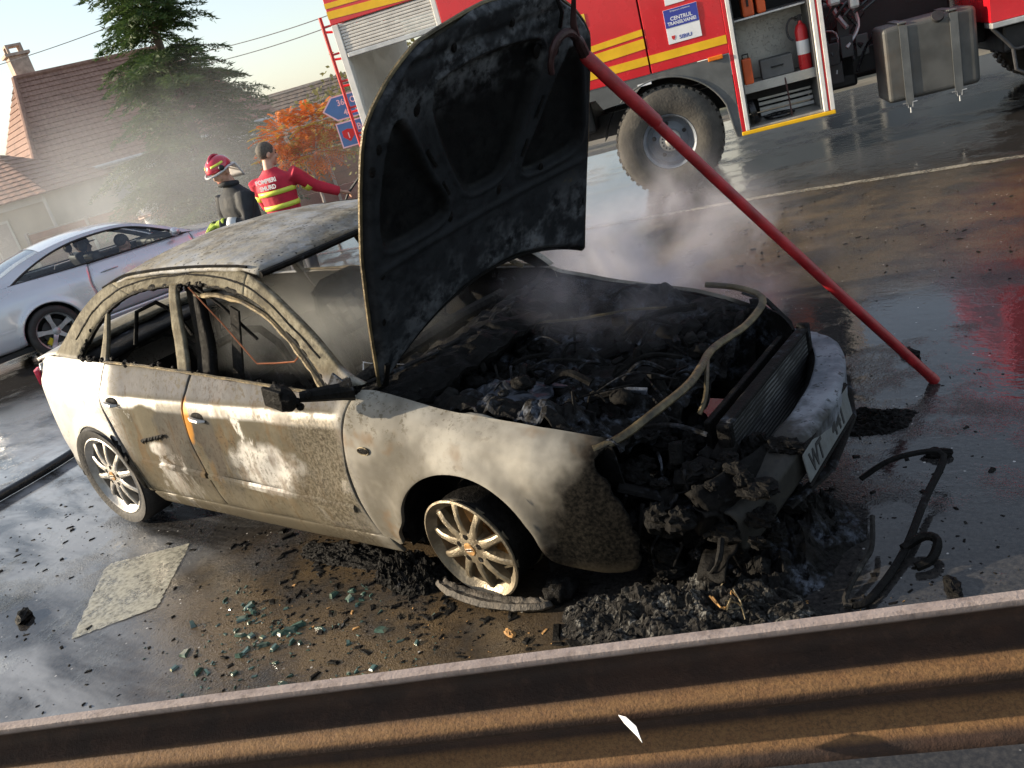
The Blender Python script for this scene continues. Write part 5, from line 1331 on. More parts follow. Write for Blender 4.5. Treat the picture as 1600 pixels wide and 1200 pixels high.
# wheels with five broad spokes
def mwheel(x, sg):
    w = bpy.data.objects.new('wheel', None); COL.objects.link(w); w.parent = merc; w.matrix_local = Matrix.Translation((x, sg * .865, .318)) @ (MRt if sg < 0 else MLt)
    t = MB(); t.lathe([(.228, .0), (.235, .015), (.27, .025), (.30, .015), (.316, -.005), (.318, -.02), (.318, -.19), (.30, -.215), (.235, -.215)], 40); t.build('tyre', MAT['tyre'], w, smooth=True)
    r = MB(); r.lathe([(.225, .004), (.232, .010), (.228, -.004), (.212, -.02), (.205, -.15)], 40); r.build('rim', MAT['galv'], w, smooth=True)
    s = MB()
    for k in range(5):
        a = 2 * pi * (k + .35) / 5; ca, sa = cos(a), sin(a)
        for (r0, w0, z0, r1, w1, z1) in ((.03, .030, -.01, .12, .022, -.004), (.12, .022, -.004, .218, .034, .0)):
            vs = []
            for (r_, hw, z) in ((r0, w0, z0), (r1, w1, z1)):
                for (o, zz) in ((-hw, z), (hw, z), (hw, z - .03), (-hw, z - .03)): vs.append((r_ * ca - o * sa, r_ * sa + o * ca, zz))
            s.add(vs, [(0, 1, 5, 4), (1, 2, 6, 5), (2, 3, 7, 6), (3, 0, 4, 7), (0, 3, 2, 1), (4, 5, 6, 7)])
    s.build('spokes', MAT['galv'], w, smooth=True)
    h = MB(); h.lathe([(.0001, .002), (.035, 0), (.05, -.012), (.05, -.05)], 20); h.build('hub', MAT['galv'], w, smooth=True)
    c = MB(); c.lathe([(.0001, -.07), (.15, -.07), (.15, -.09), (.0001, -.09)], 26); c.build('brake_disc', MAT['dark_grey'], w, smooth=True)
    b = MB(); b.box((-.10 if sg < 0 else .1, -.10, -.06), (.09, .06, .05), Matrix.Rotation(.8, 3, 'Z')); b.build('brake_caliper', MAT['brake_yellow'], w, bevel=.01)
for x in (0, 2.715):
    for sg in (-1, 1): mwheel(x, sg)
for ax in (0, 2.715):
    for sg in (-1, 1):
        MB().grid([[(ax + .36 * cos(rad(a)), sg * yv, .32 + .36 * sin(rad(a))) for yv in (.85, .55)] for a in range(-8, 189, 14)]).grid([[(ax + r * cos(rad(a)), sg * .55, .32 + r * sin(rad(a))) for r in (.01, .36)] for a in range(-8, 189, 14)]).build('arch_liner', MAT['black'], merc, smooth=True)
for (sx, sy) in ((1.05, -.36), (1.05, .36)):
    q = MB(); q.box((sx - .12, sy, .78), (.14, .44, .52), Matrix.Rotation(rad(-14), 3, 'Y')); q.box((sx + .12, sy, .48), (.48, .46, .14)); q.build('seat', MAT['dark_grey'], merc, bevel=.05, bseg=3)
    q = MB(); q.ball((sx - .24, sy, 1.135), (.05, .13, .075), 12, 8); q.tube([(sx - .22, sy - .05, 1.0), (sx - .235, sy - .05, 1.1)], .008, 6); q.tube([(sx - .22, sy + .05, 1.0), (sx - .235, sy + .05, 1.1)], .008, 6); q.build('headrest', MAT['dark_grey'], merc, smooth='all')
q = MB(); q.box((.05, 0, .70), (.16, 1.2, .5), Matrix.Rotation(rad(-18), 3, 'Y')); q.build('rear_seat', MAT['dark_grey'], merc, bevel=.05)
q = MB(); q.box((1.95, 0, .86), (.35, 1.36, .14)); q.build('dashboard', MAT['dark_grey'], merc, bevel=.04)
q = MB(); q.tube([(1.58 - .06 * sin(t), .36 + .18 * cos(t), .88 + .17 * sin(t)) for t in [2 * pi * i / 24 for i in range(24)]], .014, 6, closed=True); q.build('steering_wheel', MAT['dark_grey'], merc, smooth=True)

# ------------------------------------------------------------------ people
def solid_mesh(name, mb, mat, parent, voxel=.014, it=3):
    """fuse overlapping volumes into one continuous surface"""
    o = mb.build(name + '_src', None, None, recalc=False)
    r = o.modifiers.new('r', 'REMESH'); r.mode = 'VOXEL'; r.voxel_size = voxel
    s = o.modifiers.new('s', 'SMOOTH'); s.iterations = it; s.factor = .5
    bpy.context.view_layer.update()
    me = bpy.data.meshes.new_from_object(o.evaluated_get(bpy.context.evaluated_depsgraph_get()))
    old = o.data; bpy.data.objects.remove(o); bpy.data.meshes.remove(old)
    me.name = name; me.materials.clear(); me.materials.append(mat)
    me.polygons.foreach_set('use_smooth', [True] * len(me.polygons))
    ob = bpy.data.objects.new(name, me); COL.objects.link(ob); ob.parent = parent
    return ob
def loft(mb, rings, n=18):
    """rings: (centre, rx, ry) stacked along the body"""
    vs = []
    for (c, rx, ry) in rings:
        for k in range(n):
            t = 2 * pi * k / n; vs.append((c[0] + rx * cos(t), c[1] + ry * sin(t), c[2]))
    fs = []
    for i in range(len(rings) - 1):
        for k in range(n): fs.append((i * n + k, i * n + (k + 1) % n, (i + 1) * n + (k + 1) % n, (i + 1) * n + k))
    fs.append(tuple(range(n - 1, -1, -1))); fs.append(tuple((len(rings) - 1) * n + k for k in range(n)))
    mb.add(vs, fs); return mb
def hand(mb, wrist, direc, up, curl=.5, k=1.0):
    """palm plus four unequal bent fingers and a thumb leaving the side of the palm"""
    d = Vector(direc).normalized(); u = (Vector(up) - d * Vector(up).dot(d)).normalized(); sd = d.cross(u)
    w = Vector(wrist)
    mb.tube([w, w + d * .05 * k, w + d * .09 * k], [.026 * k, .036 * k, .034 * k], 8, flat=.6)
    for i, L in enumerate((.068, .078, .072, .056)):
        b = w + d * .085 * k + sd * (i - 1.5) * .021 * k
        p1 = b + (d * cos(curl * .6) - u * sin(curl * .6)) * L * .5 * k
        p2 = p1 + (d * cos(curl * 1.6) - u * sin(curl * 1.6)) * L * .5 * k
        mb.tube([b, p1, p2], [.0105 * k, .0098 * k, .008 * k], 6)
    b = w + d * .03 * k - sd * .032 * k
    p1 = b + (d * .6 - sd * .75 - u * .2).normalized() * .038 * k
    mb.tube([b, p1, p1 + (d * .9 - sd * .2 - u * .35).normalized() * .032 * k], [.013 * k, .011 * k, .009 * k], 6)
def head(mb, M, k=1.0):
    """M: head frame, x forward, z up, origin at the centre of the skull"""
    def P(x, y, z): return M @ Vector((x * k, y * k, z * k))
    Mr = M.to_3x3().to_4x4()
    mb.ball(P(-.005, 0, .03), (.098 * k, .078 * k, .098 * k), 16, 12, Mr)
    mb.ball(P(.022, 0, -.045), (.068 * k, .060 * k, .078 * k), 14, 10, Mr)
    mb.ball(P(.055, 0, -.095), (.030 * k, .034 * k, .024 * k), 10, 8, Mr)
    mb.tube([P(.085, 0, .015), P(.108, 0, -.025), P(.092, 0, -.035)], [.010 * k, .016 * k, .012 * k], 7)
    for s in (-1, 1):
        mb.ball(P(-.01, s * .080, -.01), (.022 * k, .012 * k, .034 * k), 8, 8, Mr)
        mb.ball(P(.062, s * .034, -.03), (.03 * k, .026 * k, .026 * k), 8, 7, Mr)
def face_bits(body, M, k=1.0):
    def P(x, y, z): return M @ Vector((x * k, y * k, z * k))
    for s in (-1, 1):
        q = MB(); q.ball(P(.083, s * .032, .008), .0095 * k, 8, 6); q.build('eye', MAT['hair'], body, smooth='all')
        q = MB(); q.tube([P(.088, s * .015, .030), P(.090, s * .032, .034), P(.080, s * .050, .028)], .0055 * k, 5); q.build('eyebrow', MAT['hair'], body, smooth=True)
    q = MB(); q.tube([P(.082, -.022, -.068), P(.090, 0, -.068), P(.082, .022, -.068)], .006 * k, 5); q.build('mouth', MAT['lips'], body, smooth=True)
MAT['lips'] = simple('lips', (.36, .14, .11), .5)
def person(label, loc, rz, arms, top, legs, head_M, k=1.0, hands=True, group=None, bulk=1.0, lean=0.0, top_hem=.86, sleeve=1.0, legpose=None, collar=True):
    """arms: [(elbow, wrist, hand direction, hand up, curl)] for left, right in body space (x ahead, y left)"""
    p = thing('person', label, 'person', loc, rz, group)
    sh = [Vector((lean * .4 - .0, .19 * bulk, 1.42)), Vector((lean * .4, -.19 * bulk, 1.42))]
    b = MB(); head(b, head_M)
    hc = head_M.translation
    b.tube([hc + head_M.to_3x3() @ Vector((-.015, 0, -.06)), Vector((lean * .4 - .01, 0, 1.50)), Vector((lean * .35, 0, 1.40))], [.055, .058, .075], 10)
    for s, (el, wr, hd, hu, cu) in zip(sh, arms):
        el = Vector(el); wr = Vector(wr)
        st = el.lerp(s, 1 - sleeve) if sleeve < 1 else wr.lerp(el, .25)
        b.tube([s + (el - s) * .5, el, wr], [.036, .034, .026], 9)
        if hands: hand(b, wr, hd, hu, cu)
    loft(b, [((lean * .3, 0, 1.40), .09, .15), ((lean * .2, 0, 1.2), .10, .14), ((0, 0, 1.0), .10, .14), ((0, 0, .88), .09, .13)])
    for i, s in enumerate((1, -1)):
        kn = Vector((.02, s * .095, .50)); an = Vector((-.02, s * .10, .09)); hp = Vector((0, s * .085, .90))
        if legpose: kn, an = Vector(legpose[i][0]), Vector(legpose[i][1])
        b.tube([hp, kn, an, an + Vector((.05, 0, -.04))], [.075, .05, .036, .035], 9)
    body = solid_mesh('body', b, MAT['skin'], p, .009, 2)
    t = MB()
    loft(t, [((0, 0, top_hem), .135 * bulk, .185 * bulk), ((0, 0, 1.0), .128 * bulk, .172 * bulk), ((lean * .15, 0, 1.15), .132 * bulk, .178 * bulk), ((lean * .28, 0, 1.30), .135 * bulk, .195 * bulk),
             ((lean * .36, 0, 1.40), .115 * bulk, .185 * bulk), ((lean * .4, 0, 1.46), .075 * bulk, .11 * bulk), ((lean * .4, 0, 1.505 if collar else 1.475), .066, .072)])
    for s, (el, wr, hd, hu, cu) in zip(sh, arms):
        el = Vector(el); wr = Vector(wr)
        end = el.lerp(wr, .93) if sleeve >= 1 else s.lerp(el, sleeve)
        pts = [s + Vector((0, 0, -.01)), s.lerp(el, .5), el, end] if sleeve >= 1 else [s, s.lerp(el, sleeve * .5), end]
        t.tube(pts, [.078 * bulk, .068 * bulk, .058 * bulk, .048 * bulk][:len(pts)], 12)
    tp = solid_mesh('jacket' if sleeve >= 1 else 'shirt', t, top, p, .013, 4)
    l = MB()
    loft(l, [((0, 0, .80), .12, .175), ((0, 0, .90), .122, .168), ((0, 0, .98), .118, .16)])
    for i, s in enumerate((1, -1)):
        kn = Vector((.02, s * .095, .50)); an = Vector((-.02, s * .10, .10)); hp = Vector((0, s * .088, .86))
        if legpose: kn, an = Vector(legpose[i][0]), Vector(legpose[i][1])
        l.tube([hp, hp.lerp(kn, .5), kn, an], [.098, .088, .072, .062], 12)
    solid_mesh('trousers', l, legs, p, .015, 3)
    for i, s in enumerate((1, -1)):
        an = Vector((-.02, s * .10, .10))
        if legpose: an = Vector(legpose[i][1])
        q = MB(); q.tube([an + Vector((-.05, 0, -.03)), an + Vector((.05, 0, -.045)), an + Vector((.15, 0, -.062)), an + Vector((.2, 0, -.07))], [.055, .052, .045, .03], 9, flat=.8); q.build('boot', MAT['black'], p, smooth='all')
    return p, body, tp
def HMx(x, y, z, yaw=0, pitch=0, roll=0):
    return Matrix.Translation((x, y, z)) @ Matrix.Rotation(yaw, 4, 'Z') @ Matrix.Rotation(pitch, 4, 'Y') @ Matrix.Rotation(roll, 4, 'X')
def hoop(tp, name, mat, z0, z1, rx, ry, cx=0.0, n=28, a0=0, a1=2 * pi):
    rows = [[(cx + (rx) * cos(lerp(a0, a1, i / n)), ry * sin(lerp(a0, a1, i / n)), z) for i in range(n + 1)] for z in (z0, z1)]
    return MB().grid(rows).build(name, MAT[mat], tp, smooth='all', solid=.006, offset=0)
def cuff(tp, name, mat, a, b, r):
    q = MB(); q.tube([a, b], r, 14, cap=False); return q.build(name, MAT[mat], tp, smooth='all', solid=.004, offset=1)

# firefighter in helmet and dark coat, looking down to his right
hm = HMx(.05, 0, 1.635, rad(18), rad(16))
p1, body1, coat1 = person('firefighter in a red helmet and dark coat with yellow-green gloves', (-4.93, 2.22, 0), rad(258),
    [((.10, .28, 1.14), (.30, .10, 1.20), (.6, -.8, -.1), (0, 0, 1), 1.0), ((.06, -.29, 1.14), (.28, -.12, 1.17), (.7, .7, -.2), (0, 0, 1), 1.1)],
    MAT['coat_dark'], MAT['coat_dark'], hm, bulk=1.22, top_hem=.72)
face_bits(body1, hm)
def helmet(parent, M):
    rows = []
    for j in range(11):
        ph = lerp(.02, 1.62, j / 10); r = []
        for i in range(33):
            t = 2 * pi * i / 32
            r.append(M @ Vector(((.138 * sin(ph) * cos(t)) - .008, .118 * sin(ph) * sin(t), .045 + .112 * cos(ph))))
        rows.append(r)
    h = MB().grid(rows).build('helmet', MAT['helmet'], parent, smooth='all', solid=.006)
    brim = [M @ Vector((-.008 + (.150 + .018 * max(0, cos(t))) * cos(t), .128 * sin(t), .038 - .016 * max(0, cos(t)) - .03 * max(0, -cos(t)))) for t in [2 * pi * i / 32 for i in range(32)]]
    MB().tube(brim, .010, 6, closed=True).build('brim', MAT['hi_grey'], h, smooth=True)
    for s in (1, -1):
        q = MB(); q.grid([[M @ Vector((.141 * sin(ph) * cos(t) - .008, .121 * sin(ph) * sin(t), .045 + .115 * cos(ph))) for t in [s * lerp(.35, 1.5, i / 10) for i in range(11)]] for ph in (1.0, 1.18)]); q.build('reflective_patch', MAT['hi_vis'], h, smooth='all', solid=.003)
    q = MB(); q.tube([M @ Vector((.10 * cos(a) - .008, 0, .05 + .118 * sin(a))) for a in [lerp(.35, 2.8, i / 12) for i in range(13)]], .012, 6); q.build('comb', MAT['helmet'], h, smooth=True)
    q = MB(); q.ball(M @ Vector((.06, .115, .06)), (.03, .02, .026), 10, 8); q.build('visor_hinge', MAT['black'], h, smooth='all')
    return h
hel = helmet(p1, hm)
q = MB(); q.grid([[hm @ Vector((-.13 - .03 * v, lerp(-.10, .10, i / 8), .02 - .15 * v)) for i in range(9)] for v in (0, .35, .7, 1)]); q.build('neck_cover', MAT['white_cloth'], hel, smooth='all', solid=.006)
cuff(coat1, 'sleeve_band', 'hi_grey', (.17, .22, 1.16), (.23, .165, 1.18), .062); cuff(coat1, 'sleeve_band', 'hi_grey', (.14, -.23, 1.152), (.20, -.18, 1.16), .062)
for wr, d_, u_ in (((.29, .11, 1.20), (.6, -.8, -.1), (0, 0, 1)), ((.27, -.125, 1.17), (.7, .7, -.2), (0, 0, 1))):
    q = MB(); hand(q, wr, d_, u_, 1.0, 1.25); q.tube([Vector(wr) - Vector(d_).normalized() * .07, Vector(wr) + Vector(d_).normalized() * .02], [.046, .04], 9); solid_mesh('glove', q, MAT['glove'], p1, .008, 2)
q = MB(); q.tube([(.02 + .075 * cos(t), .085 * sin(t), 1.515 + .012 * cos(t)) for t in [2 * pi * i / 24 for i in range(24)]], .026, 8, closed=True); q.build('collar', MAT['coat_dark'], coat1, smooth='all')

# bareheaded firefighter in the red jacket, back to the camera, arm stretched out
hm2 = HMx(.04, -.01, 1.64, rad(-42), rad(6))
p2, body2, jack2 = person('bareheaded firefighter in a red jacket with yellow reflective bands, back turned', (-5.42, 3.10, 0), rad(112),
    [((.10, .25, 1.13), (.22, .05, 1.02), (.8, -.5, -.1), (0, 0, 1), .8), ((.18, -.36, 1.20), (.34, -.54, 1.06), (.7, -.6, -.4), (0, 0, 1), .7)],
    MAT['jacket_red'], MAT['trousers'], hm2, bulk=1.12, top_hem=.92)
face_bits(body2, hm2)
q = MB(); q.ball(hm2 @ Vector((-.014, 0, .038)), (.100, .083, .098), 20, 14, hm2.to_3x3().to_4x4())
hr = q.build('hair', MAT['hair'], p2, smooth='all')
hoop(jack2, 'reflective_band', 'hi_vis', 1.235, 1.285, .155, .212, .0); hoop(jack2, 'reflective_band', 'hi_vis', 1.085, 1.135, .150, .202, 0)
cuff(jack2, 'sleeve_band', 'hi_vis', (.12, -.285, 1.275), (.165, -.315, 1.235), .081); cuff(jack2, 'sleeve_band', 'hi_vis', (.055, .225, 1.27), (.075, .238, 1.215), .082)
def back_text(body, size, z, xs=1.0):
    return text('lettering', body, size, MAT['sign_white'], jack2, Matrix.Translation((-.163, 0, z)) @ Matrix.Rotation(-pi / 2, 4, 'Z') @ Matrix.Rotation(pi / 2, 4, 'X'), .002, 'CENTER', .002, xs)
back_text('POMPIERI', .062, 1.375, .95); back_text('SMURD', .062, 1.305, .95)
q = MB(); q.ball((.06, -.235, 1.37), (.035, .02, .04), 12, 8); q.build('shoulder_badge', MAT['hi_grey'], jack2, smooth='all')
def at(u, v, d): return CAM + (_d + CR * ((u - 800) / FPX) + CU * ((600 - v) / FPX)) * d
hnd = Matrix.Translation((-5.42, 3.10, 0)) @ Matrix.Rotation(rad(112), 4, 'Z') @ Vector((.39, -.595, 1.02))
q = MB(); q.tube([hnd + Vector((-.10, -.05, -.14)), hnd, hnd + Vector((.50, .34, .46))], .014, 8)
tag(q.build('pry_bar', MAT['dark_grey'], None, smooth=True), 'dark bar held out by the firefighter in the red jacket', 'bar')

# bystander in white by the fence
hmb = HMx(.0, 0, 1.63, rad(10), rad(4))
p3, body3, _ = person('bystander in a white T-shirt standing with folded arms by the fence', (-17.9, 8.95, -.45), rad(-52),
    [((.08, .25, 1.12), (.22, -.02, 1.16), (.2, -1, .1), (0, 0, 1), .7), ((.08, -.25, 1.10), (.24, .04, 1.13), (.2, 1, .1), (0, 0, 1), .7)],
    MAT['white_cloth'], MAT['trousers'], hmb, sleeve=.75, collar=False)
face_bits(body3, hmb)
q = MB(); q.ball(hmb @ Vector((-.016, 0, .045)), (.098, .082, .092), 18, 12, hmb.to_3x3().to_4x4()); q.build('hair', MAT['hair'], p3, smooth='all')

# driver and passenger in the coupe
def m2w(v): return Matrix.Translation((-9.53, 1.93, 0)) @ Matrix.Rotation(MAZ, 4, 'Z') @ Vector(v)
sit = [((.42, .12, .93), (.62, .12, .56)), ((.42, -.12, .93), (.62, -.12, .56))]
hmd = HMx(.02, 0, 1.64, rad(-6), rad(4))
p4, body4, _ = person('driver in a dark peaked cap at the wheel of the silver coupe', m2w((.98, .36, -.56)), MAZ,
    [((.26, .25, 1.18), (.48, .15, 1.30), (.8, -.3, .2), (0, 0, 1), 1.2), ((.26, -.25, 1.18), (.48, -.12, 1.30), (.8, .3, .2), (0, 0, 1), 1.2)],
    MAT['coat_dark'], MAT['trousers'], hmd, legpose=sit)
face_bits(body4, hmd)
q = MB(); q.ball(hmd @ Vector((-.008, 0, .055)), (.108, .09, .085), 18, 10, hmd.to_3x3().to_4x4()); q.ball(hmd @ Vector((.11, 0, .052)), (.07, .07, .010), 14, 6, hmd.to_3x3().to_4x4()); q.build('peaked_cap', MAT['dark_grey'], p4, smooth='all')
hmp = HMx(.10, 0, 1.60, rad(30), rad(12))
p5, body5, _ = person('passenger in dark clothes leaning forward in the silver coupe', m2w((1.20, -.36, -.60)), MAZ,
    [((.30, .22, 1.15), (.46, .08, 1.26), (.8, -.2, .4), (0, 0, 1), .9), ((.30, -.20, 1.20), (.42, -.16, 1.42), (.5, .1, .9), (-1, 0, .3), .6)],
    MAT['coat_dark'], MAT['trousers'], hmp, legpose=sit, lean=.2)
face_bits(body5, hmp)
q = MB(); q.ball(hmp @ Vector((-.016, 0, .045)), (.104, .086, .094), 18, 12, hmp.to_3x3().to_4x4()); q.build('hair', MAT['hair'], p5, smooth='all')

# ------------------------------------------------------------------ houses, fence, trees, sign across the road
BX = Vector((.747, .665, 0)); BY = Vector((-.665, .747, 0))        # along and behind the house fronts
def bframe(o): return Matrix(((BX.x, BY.x, 0, o[0]), (BX.y, BY.y, 0, o[1]), (0, 0, 1, o[2]), (0, 0, 0, 1)))
def tiled_slope(name, p00, p10, p11, p01, mat, parent, nu, nv, th=.03):
    """overlapping tile courses between eave (p00-p10) and ridge (p01-p11): each course is a stepped strip with scalloped lower edge"""
    p00, p10, p11, p01 = map(Vector, (p00, p10, p11, p01))
    n = (p10 - p00).cross(p01 - p00).normalized()
    if n.z < 0: n = -n
    def P(u, v): return (p00 * (1 - u) + p10 * u) * (1 - v) + (p01 * (1 - u) + p11 * u) * v
    m = MB()
    for j in range(nv):
        lo = []; hi = []
        for i in range(nu * 3 + 1):
            u = i / (nu * 3); wv = (.0, .012, .012)[i % 3]
            jit = .012 * nz(i * 3.1, j * 7.7)
            lo.append(P(u, max(0, j / nv - wv / 3)) + n * (th + wv + jit * .6)); hi.append(P(u, (j + 1) / nv) + n * (.004 + wv * .5))
        base = [P(i / (nu * 3), j / nv) - n * .002 for i in range(nu * 3 + 1)]
        m.grid([lo, hi]); m.grid([base, lo])
    return m.build(name, MAT[mat], parent, recalc=False)
def window(parent, x0, x1, z0, z1, mat_pane='win_glass', y=-.01, shutter=False):
    w = MB(); f = .06
    for b in ((x0 - f, x0, z0 - f, z1 + f), (x1, x1 + f, z0 - f, z1 + f), (x0, x1, z1, z1 + f), (x0, x1, z0 - f, z0)): w.bb(b[0], b[1], y - .03, y + .05, b[2], b[3])
    wo = w.build('window', MAT['trim_pale'], parent)
    q = MB(); q.bb(x0, x1, y - .004, y + .02, z0, z1); q.build('pane' if not shutter else 'roller_shutter', MAT[mat_pane], wo)
    q = MB(); q.bb(x0 - .1, x1 + .1, y - .10, y + .05, z0 - f - .05, z0 - f - .002); q.build('sill', MAT['trim_pale'], wo)
    if not shutter:
        q = MB(); q.bb((x0 + x1) / 2 - .02, (x0 + x1) / 2 + .02, y - .014, y - .005, z0, z1); q.build('mullion', MAT['trim_pale'], wo)
    return wo
MAT['win_glass'] = simple('window_glass', (.05, .06, .07), .08, 0, .2, 2, spec=.8)
MAT['curtain'] = simple('curtained_pane', (.50, .44, .38), .25, 0, .12, 2)
MAT['shutter_brown'] = simple('brown_shutter', (.20, .17, .155), .6, 0, .12, 2)

# old house with the hipped tile roof
h1 = thing('old_house', 'old grey-rendered house with a large hipped tile roof and chimney, at the far left', 'house'); _c, _s = cos(rad(75)), sin(rad(75)); h1.matrix_world = Matrix(((_c, -_s, 0, -24.7), (_s, _c, 0, 10.35), (0, 0, 1, -.45), (0, 0, 0, 1)))
W1, D1, E1, RZ1 = 7.5, 6.9, 2.6, 5.85
q = MB(); q.bb(0, W1, 0, D1, 0, E1); q.build('wall', MAT['wall'], h1)
q = MB(); q.bb(-.02, W1 + .02, -.025, -.002, 0, .45); q.build('plinth', MAT['fence_red'], h1)
q = MB(); q.bb(-.25, W1 + .25, -.32, .0, E1 - .12, E1 - .002); q.build('eave_board', MAT['trim_pale'], h1)
ov = .35; hipL = .95
rf = tiled_slope('roof', (-ov, -ov, E1 - .05), (W1 + ov, -ov, E1 - .05), (W1 - 1.6, D1 / 2, RZ1), (hipL, D1 / 2, RZ1), 'roof_orange', h1, 42, 20)
tiled_slope('roof', (W1 + ov, D1 + ov, E1 - .05), (-ov, D1 + ov, E1 - .05), (hipL, D1 / 2, RZ1), (W1 - 1.6, D1 / 2, RZ1), 'roof_orange', h1, 10, 10)
tiled_slope('roof', (-ov, D1 + ov, E1 - .05), (-ov, -ov, E1 - .05), (hipL, D1 / 2, RZ1), (hipL, D1 / 2, RZ1), 'roof_orange', h1, 30, 18)
q = MB(); q.tube([(hipL, D1 / 2, RZ1 + .03), (W1 - 1.6, D1 / 2, RZ1 + .03)], .09, 8); q.tube([(-ov, -ov, E1), (hipL, D1 / 2, RZ1 + .03)], .09, 8); q.build('ridge_tiles', MAT['roof_orange'], h1, smooth=True)
ch = MB(); ch.bb(1.15, 1.75, 3.9, 4.5, RZ1 - .8, RZ1 + .75); cho = ch.build('chimney', MAT['brick'], rf)
q = MB(); q.bb(1.06, 1.84, 3.81, 4.59, RZ1 + .752, RZ1 + .84); q.bb(1.20, 1.70, 3.95, 4.45, RZ1 + 1.05, RZ1 + 1.12); q.build('chimney_cap', MAT['brick'], rf)
for (cx, cy) in ((1.24, 3.99), (1.66, 3.99), (1.24, 4.41), (1.66, 4.41)):
    q = MB(); q.bb(cx - .04, cx + .04, cy - .04, cy + .04, RZ1 + .841, RZ1 + 1.049); q.build('cap_post', MAT['brick'], rf)
window(h1, 2.2, 3.6, .95, 2.1, 'shutter_brown', shutter=True); window(h1, 5.4, 6.5, .95, 2.1)
q = MB(); q.tube([(-.3, -.36, E1 - .03), (W1 + .3, -.36, E1 - .03)], .06, 8); q.build('gutter', MAT['galv'], h1, smooth=True)
# string of small lamps along the eave
q = MB(); q.tube([(lerp(.2, 7, i / 40), -.42, E1 - .32 - .06 * abs(sin(i * pi / 5))) for i in range(41)], .010, 5)
for i in range(0, 41, 2): q.ball((lerp(.2, 7, i / 40), -.42, E1 - .36 - .06 * abs(sin(i * pi / 5))), .035, 6, 5)
q.build('eave_lights', MAT['sign_white'], h1)

# beige wing in front of it, sunlit roof
h0 = thing('beige_annex', 'beige annex with a curtained window and sunlit orange tile roof, at the left edge', 'house'); h0.matrix_world = bframe((-25.4, 4.0, -.45))
q = MB(); q.bb(0, 6.1, 0, 5.5, 0, 2.35); q.build('wall', MAT['wall_beige'], h0)
tiled_slope('roof', (-.3, -.3, 2.30), (6.4, -.3, 2.30), (4.3, 2.6, 3.6), (-.3, 2.6, 3.6), 'roof_orange', h0, 24, 12)
tiled_slope('roof', (6.4, -.3, 2.30), (6.4, 5.7, 2.30), (4.3, 2.6, 3.6), (4.3, 2.6, 3.6), 'roof_orange', h0, 14, 10)
tiled_slope('roof', (6.4, 5.7, 2.30), (-.3, 5.7, 2.30), (-.3, 2.6, 3.6), (4.3, 2.6, 3.6), 'roof_orange', h0, 10, 8)
window(h0, 4.0, 5.0, .7, 1.85, 'curtain'); window(h0, 1.6, 2.6, .7, 1.85, 'curtain')
q = MB(); q.tube([(6.16, -.10, 2.2), (6.16, -.10, 0.02)], .045, 8); q.build('downpipe', MAT['trim_pale'], h0, smooth=True)
q = MB(); q.bb(-.05, 6.15, -.06, -.002, 2.12, 2.30); q.build('cornice', MAT['trim_pale'], h0)

# low house further right
h2 = thing('low_house', 'low house with a dark brown tile roof behind the trees', 'house'); h2.matrix_world = bframe((-32.0, 17.5, -.6))
q = MB(); q.bb(0, 17, 0, 8, 0, 1.7); q.build('wall', MAT['wall_beige'], h2)
tiled_slope('roof', (-.3, -.4, 1.62), (17.3, -.4, 1.62), (17.3, 4, 3.75), (-.3, 4, 3.75), 'roof_grey', h2, 44, 14)
tiled_slope('roof', (17.3, 8.4, 1.62), (-.3, 8.4, 1.62), (-.3, 4, 3.75), (17.3, 4, 3.75), 'roof_grey', h2, 10, 8)
q = MB(); q.prism([(0, 1.702), (8, 1.702), (4, 3.65)], 0, .1, Matrix(((0, 0, 1, 16.9), (1, 0, 0, 0), (0, 1, 0, 0), (0, 0, 0, 1)))); q.build('gable', MAT['wall_beige'], h2)
window(h2, 12, 13, .5, 1.4)

# long house added across the road to darken reflections in the wet asphalt
h3 = thing('added_long_house', 'long plain house added behind the fire engine to darken road reflections', 'house'); o_ = road_pt(2.5, 17.5)
h3.matrix_world = Matrix(((RT.x, RN.x, 0, o_.x), (RT.y, RN.y, 0, o_.y), (0, 0, 1, -.45), (0, 0, 0, 1)))
q = MB(); q.bb(0, 26, 0, 9, 0, 3.6); q.build('wall', MAT['wall'], h3)
tiled_slope('roof', (-.3, -.4, 3.5), (26.3, -.4, 3.5), (26.3, 4.5, 7.2), (-.3, 4.5, 7.2), 'roof_grey', h3, 40, 14)
tiled_slope('roof', (26.3, 9.4, 3.5), (-.3, 9.4, 3.5), (-.3, 4.5, 7.2), (26.3, 4.5, 7.2), 'roof_grey', h3, 10, 8)
q = MB(); q.prism([(0, 3.602), (9, 3.602), (4.5, 7.0)], 0, .1, Matrix(((0, 0, 1, .05), (1, 0, 0, 0), (0, 1, 0, 0), (0, 0, 0, 1)))); q.build('gable', MAT['wall'], h3)
for k in range(6): window(h3, 2 + k * 4, 3.2 + k * 4, 1.2, 2.6)

# fence: concrete plinth, posts, boards
fo = at(40, 372, 21.5); fo.z = -.47
fn = thing('garden_fence', 'brown board fence with pale posts on a red-brown plinth, in front of the houses', 'fence'); fn.matrix_world = bframe(fo)
q = MB(); q.bb(0, 13, 0, .12, 0, .52); q.build('plinth', MAT['fence_red'], fn)
for k in range(9):
    x = k * 1.55
    q = MB(); q.bb(x, x + .07, -.03, .11, .0, 1.52); q.build('post', MAT['fence_post'], fn)
    if k < 8:
        for r in range(6):
            q = MB(); q.bb(x + .075, x + 1.545, .03, .055, .54 + r * .155, .54 + r * .155 + .148); q.build('board', MAT['fence'], fn)
        q = MB(); q.bb(x + .075, x + 1.545, .02, .065, 1.472, 1.495); q.build('top_rail', MAT['fence_post'], fn)

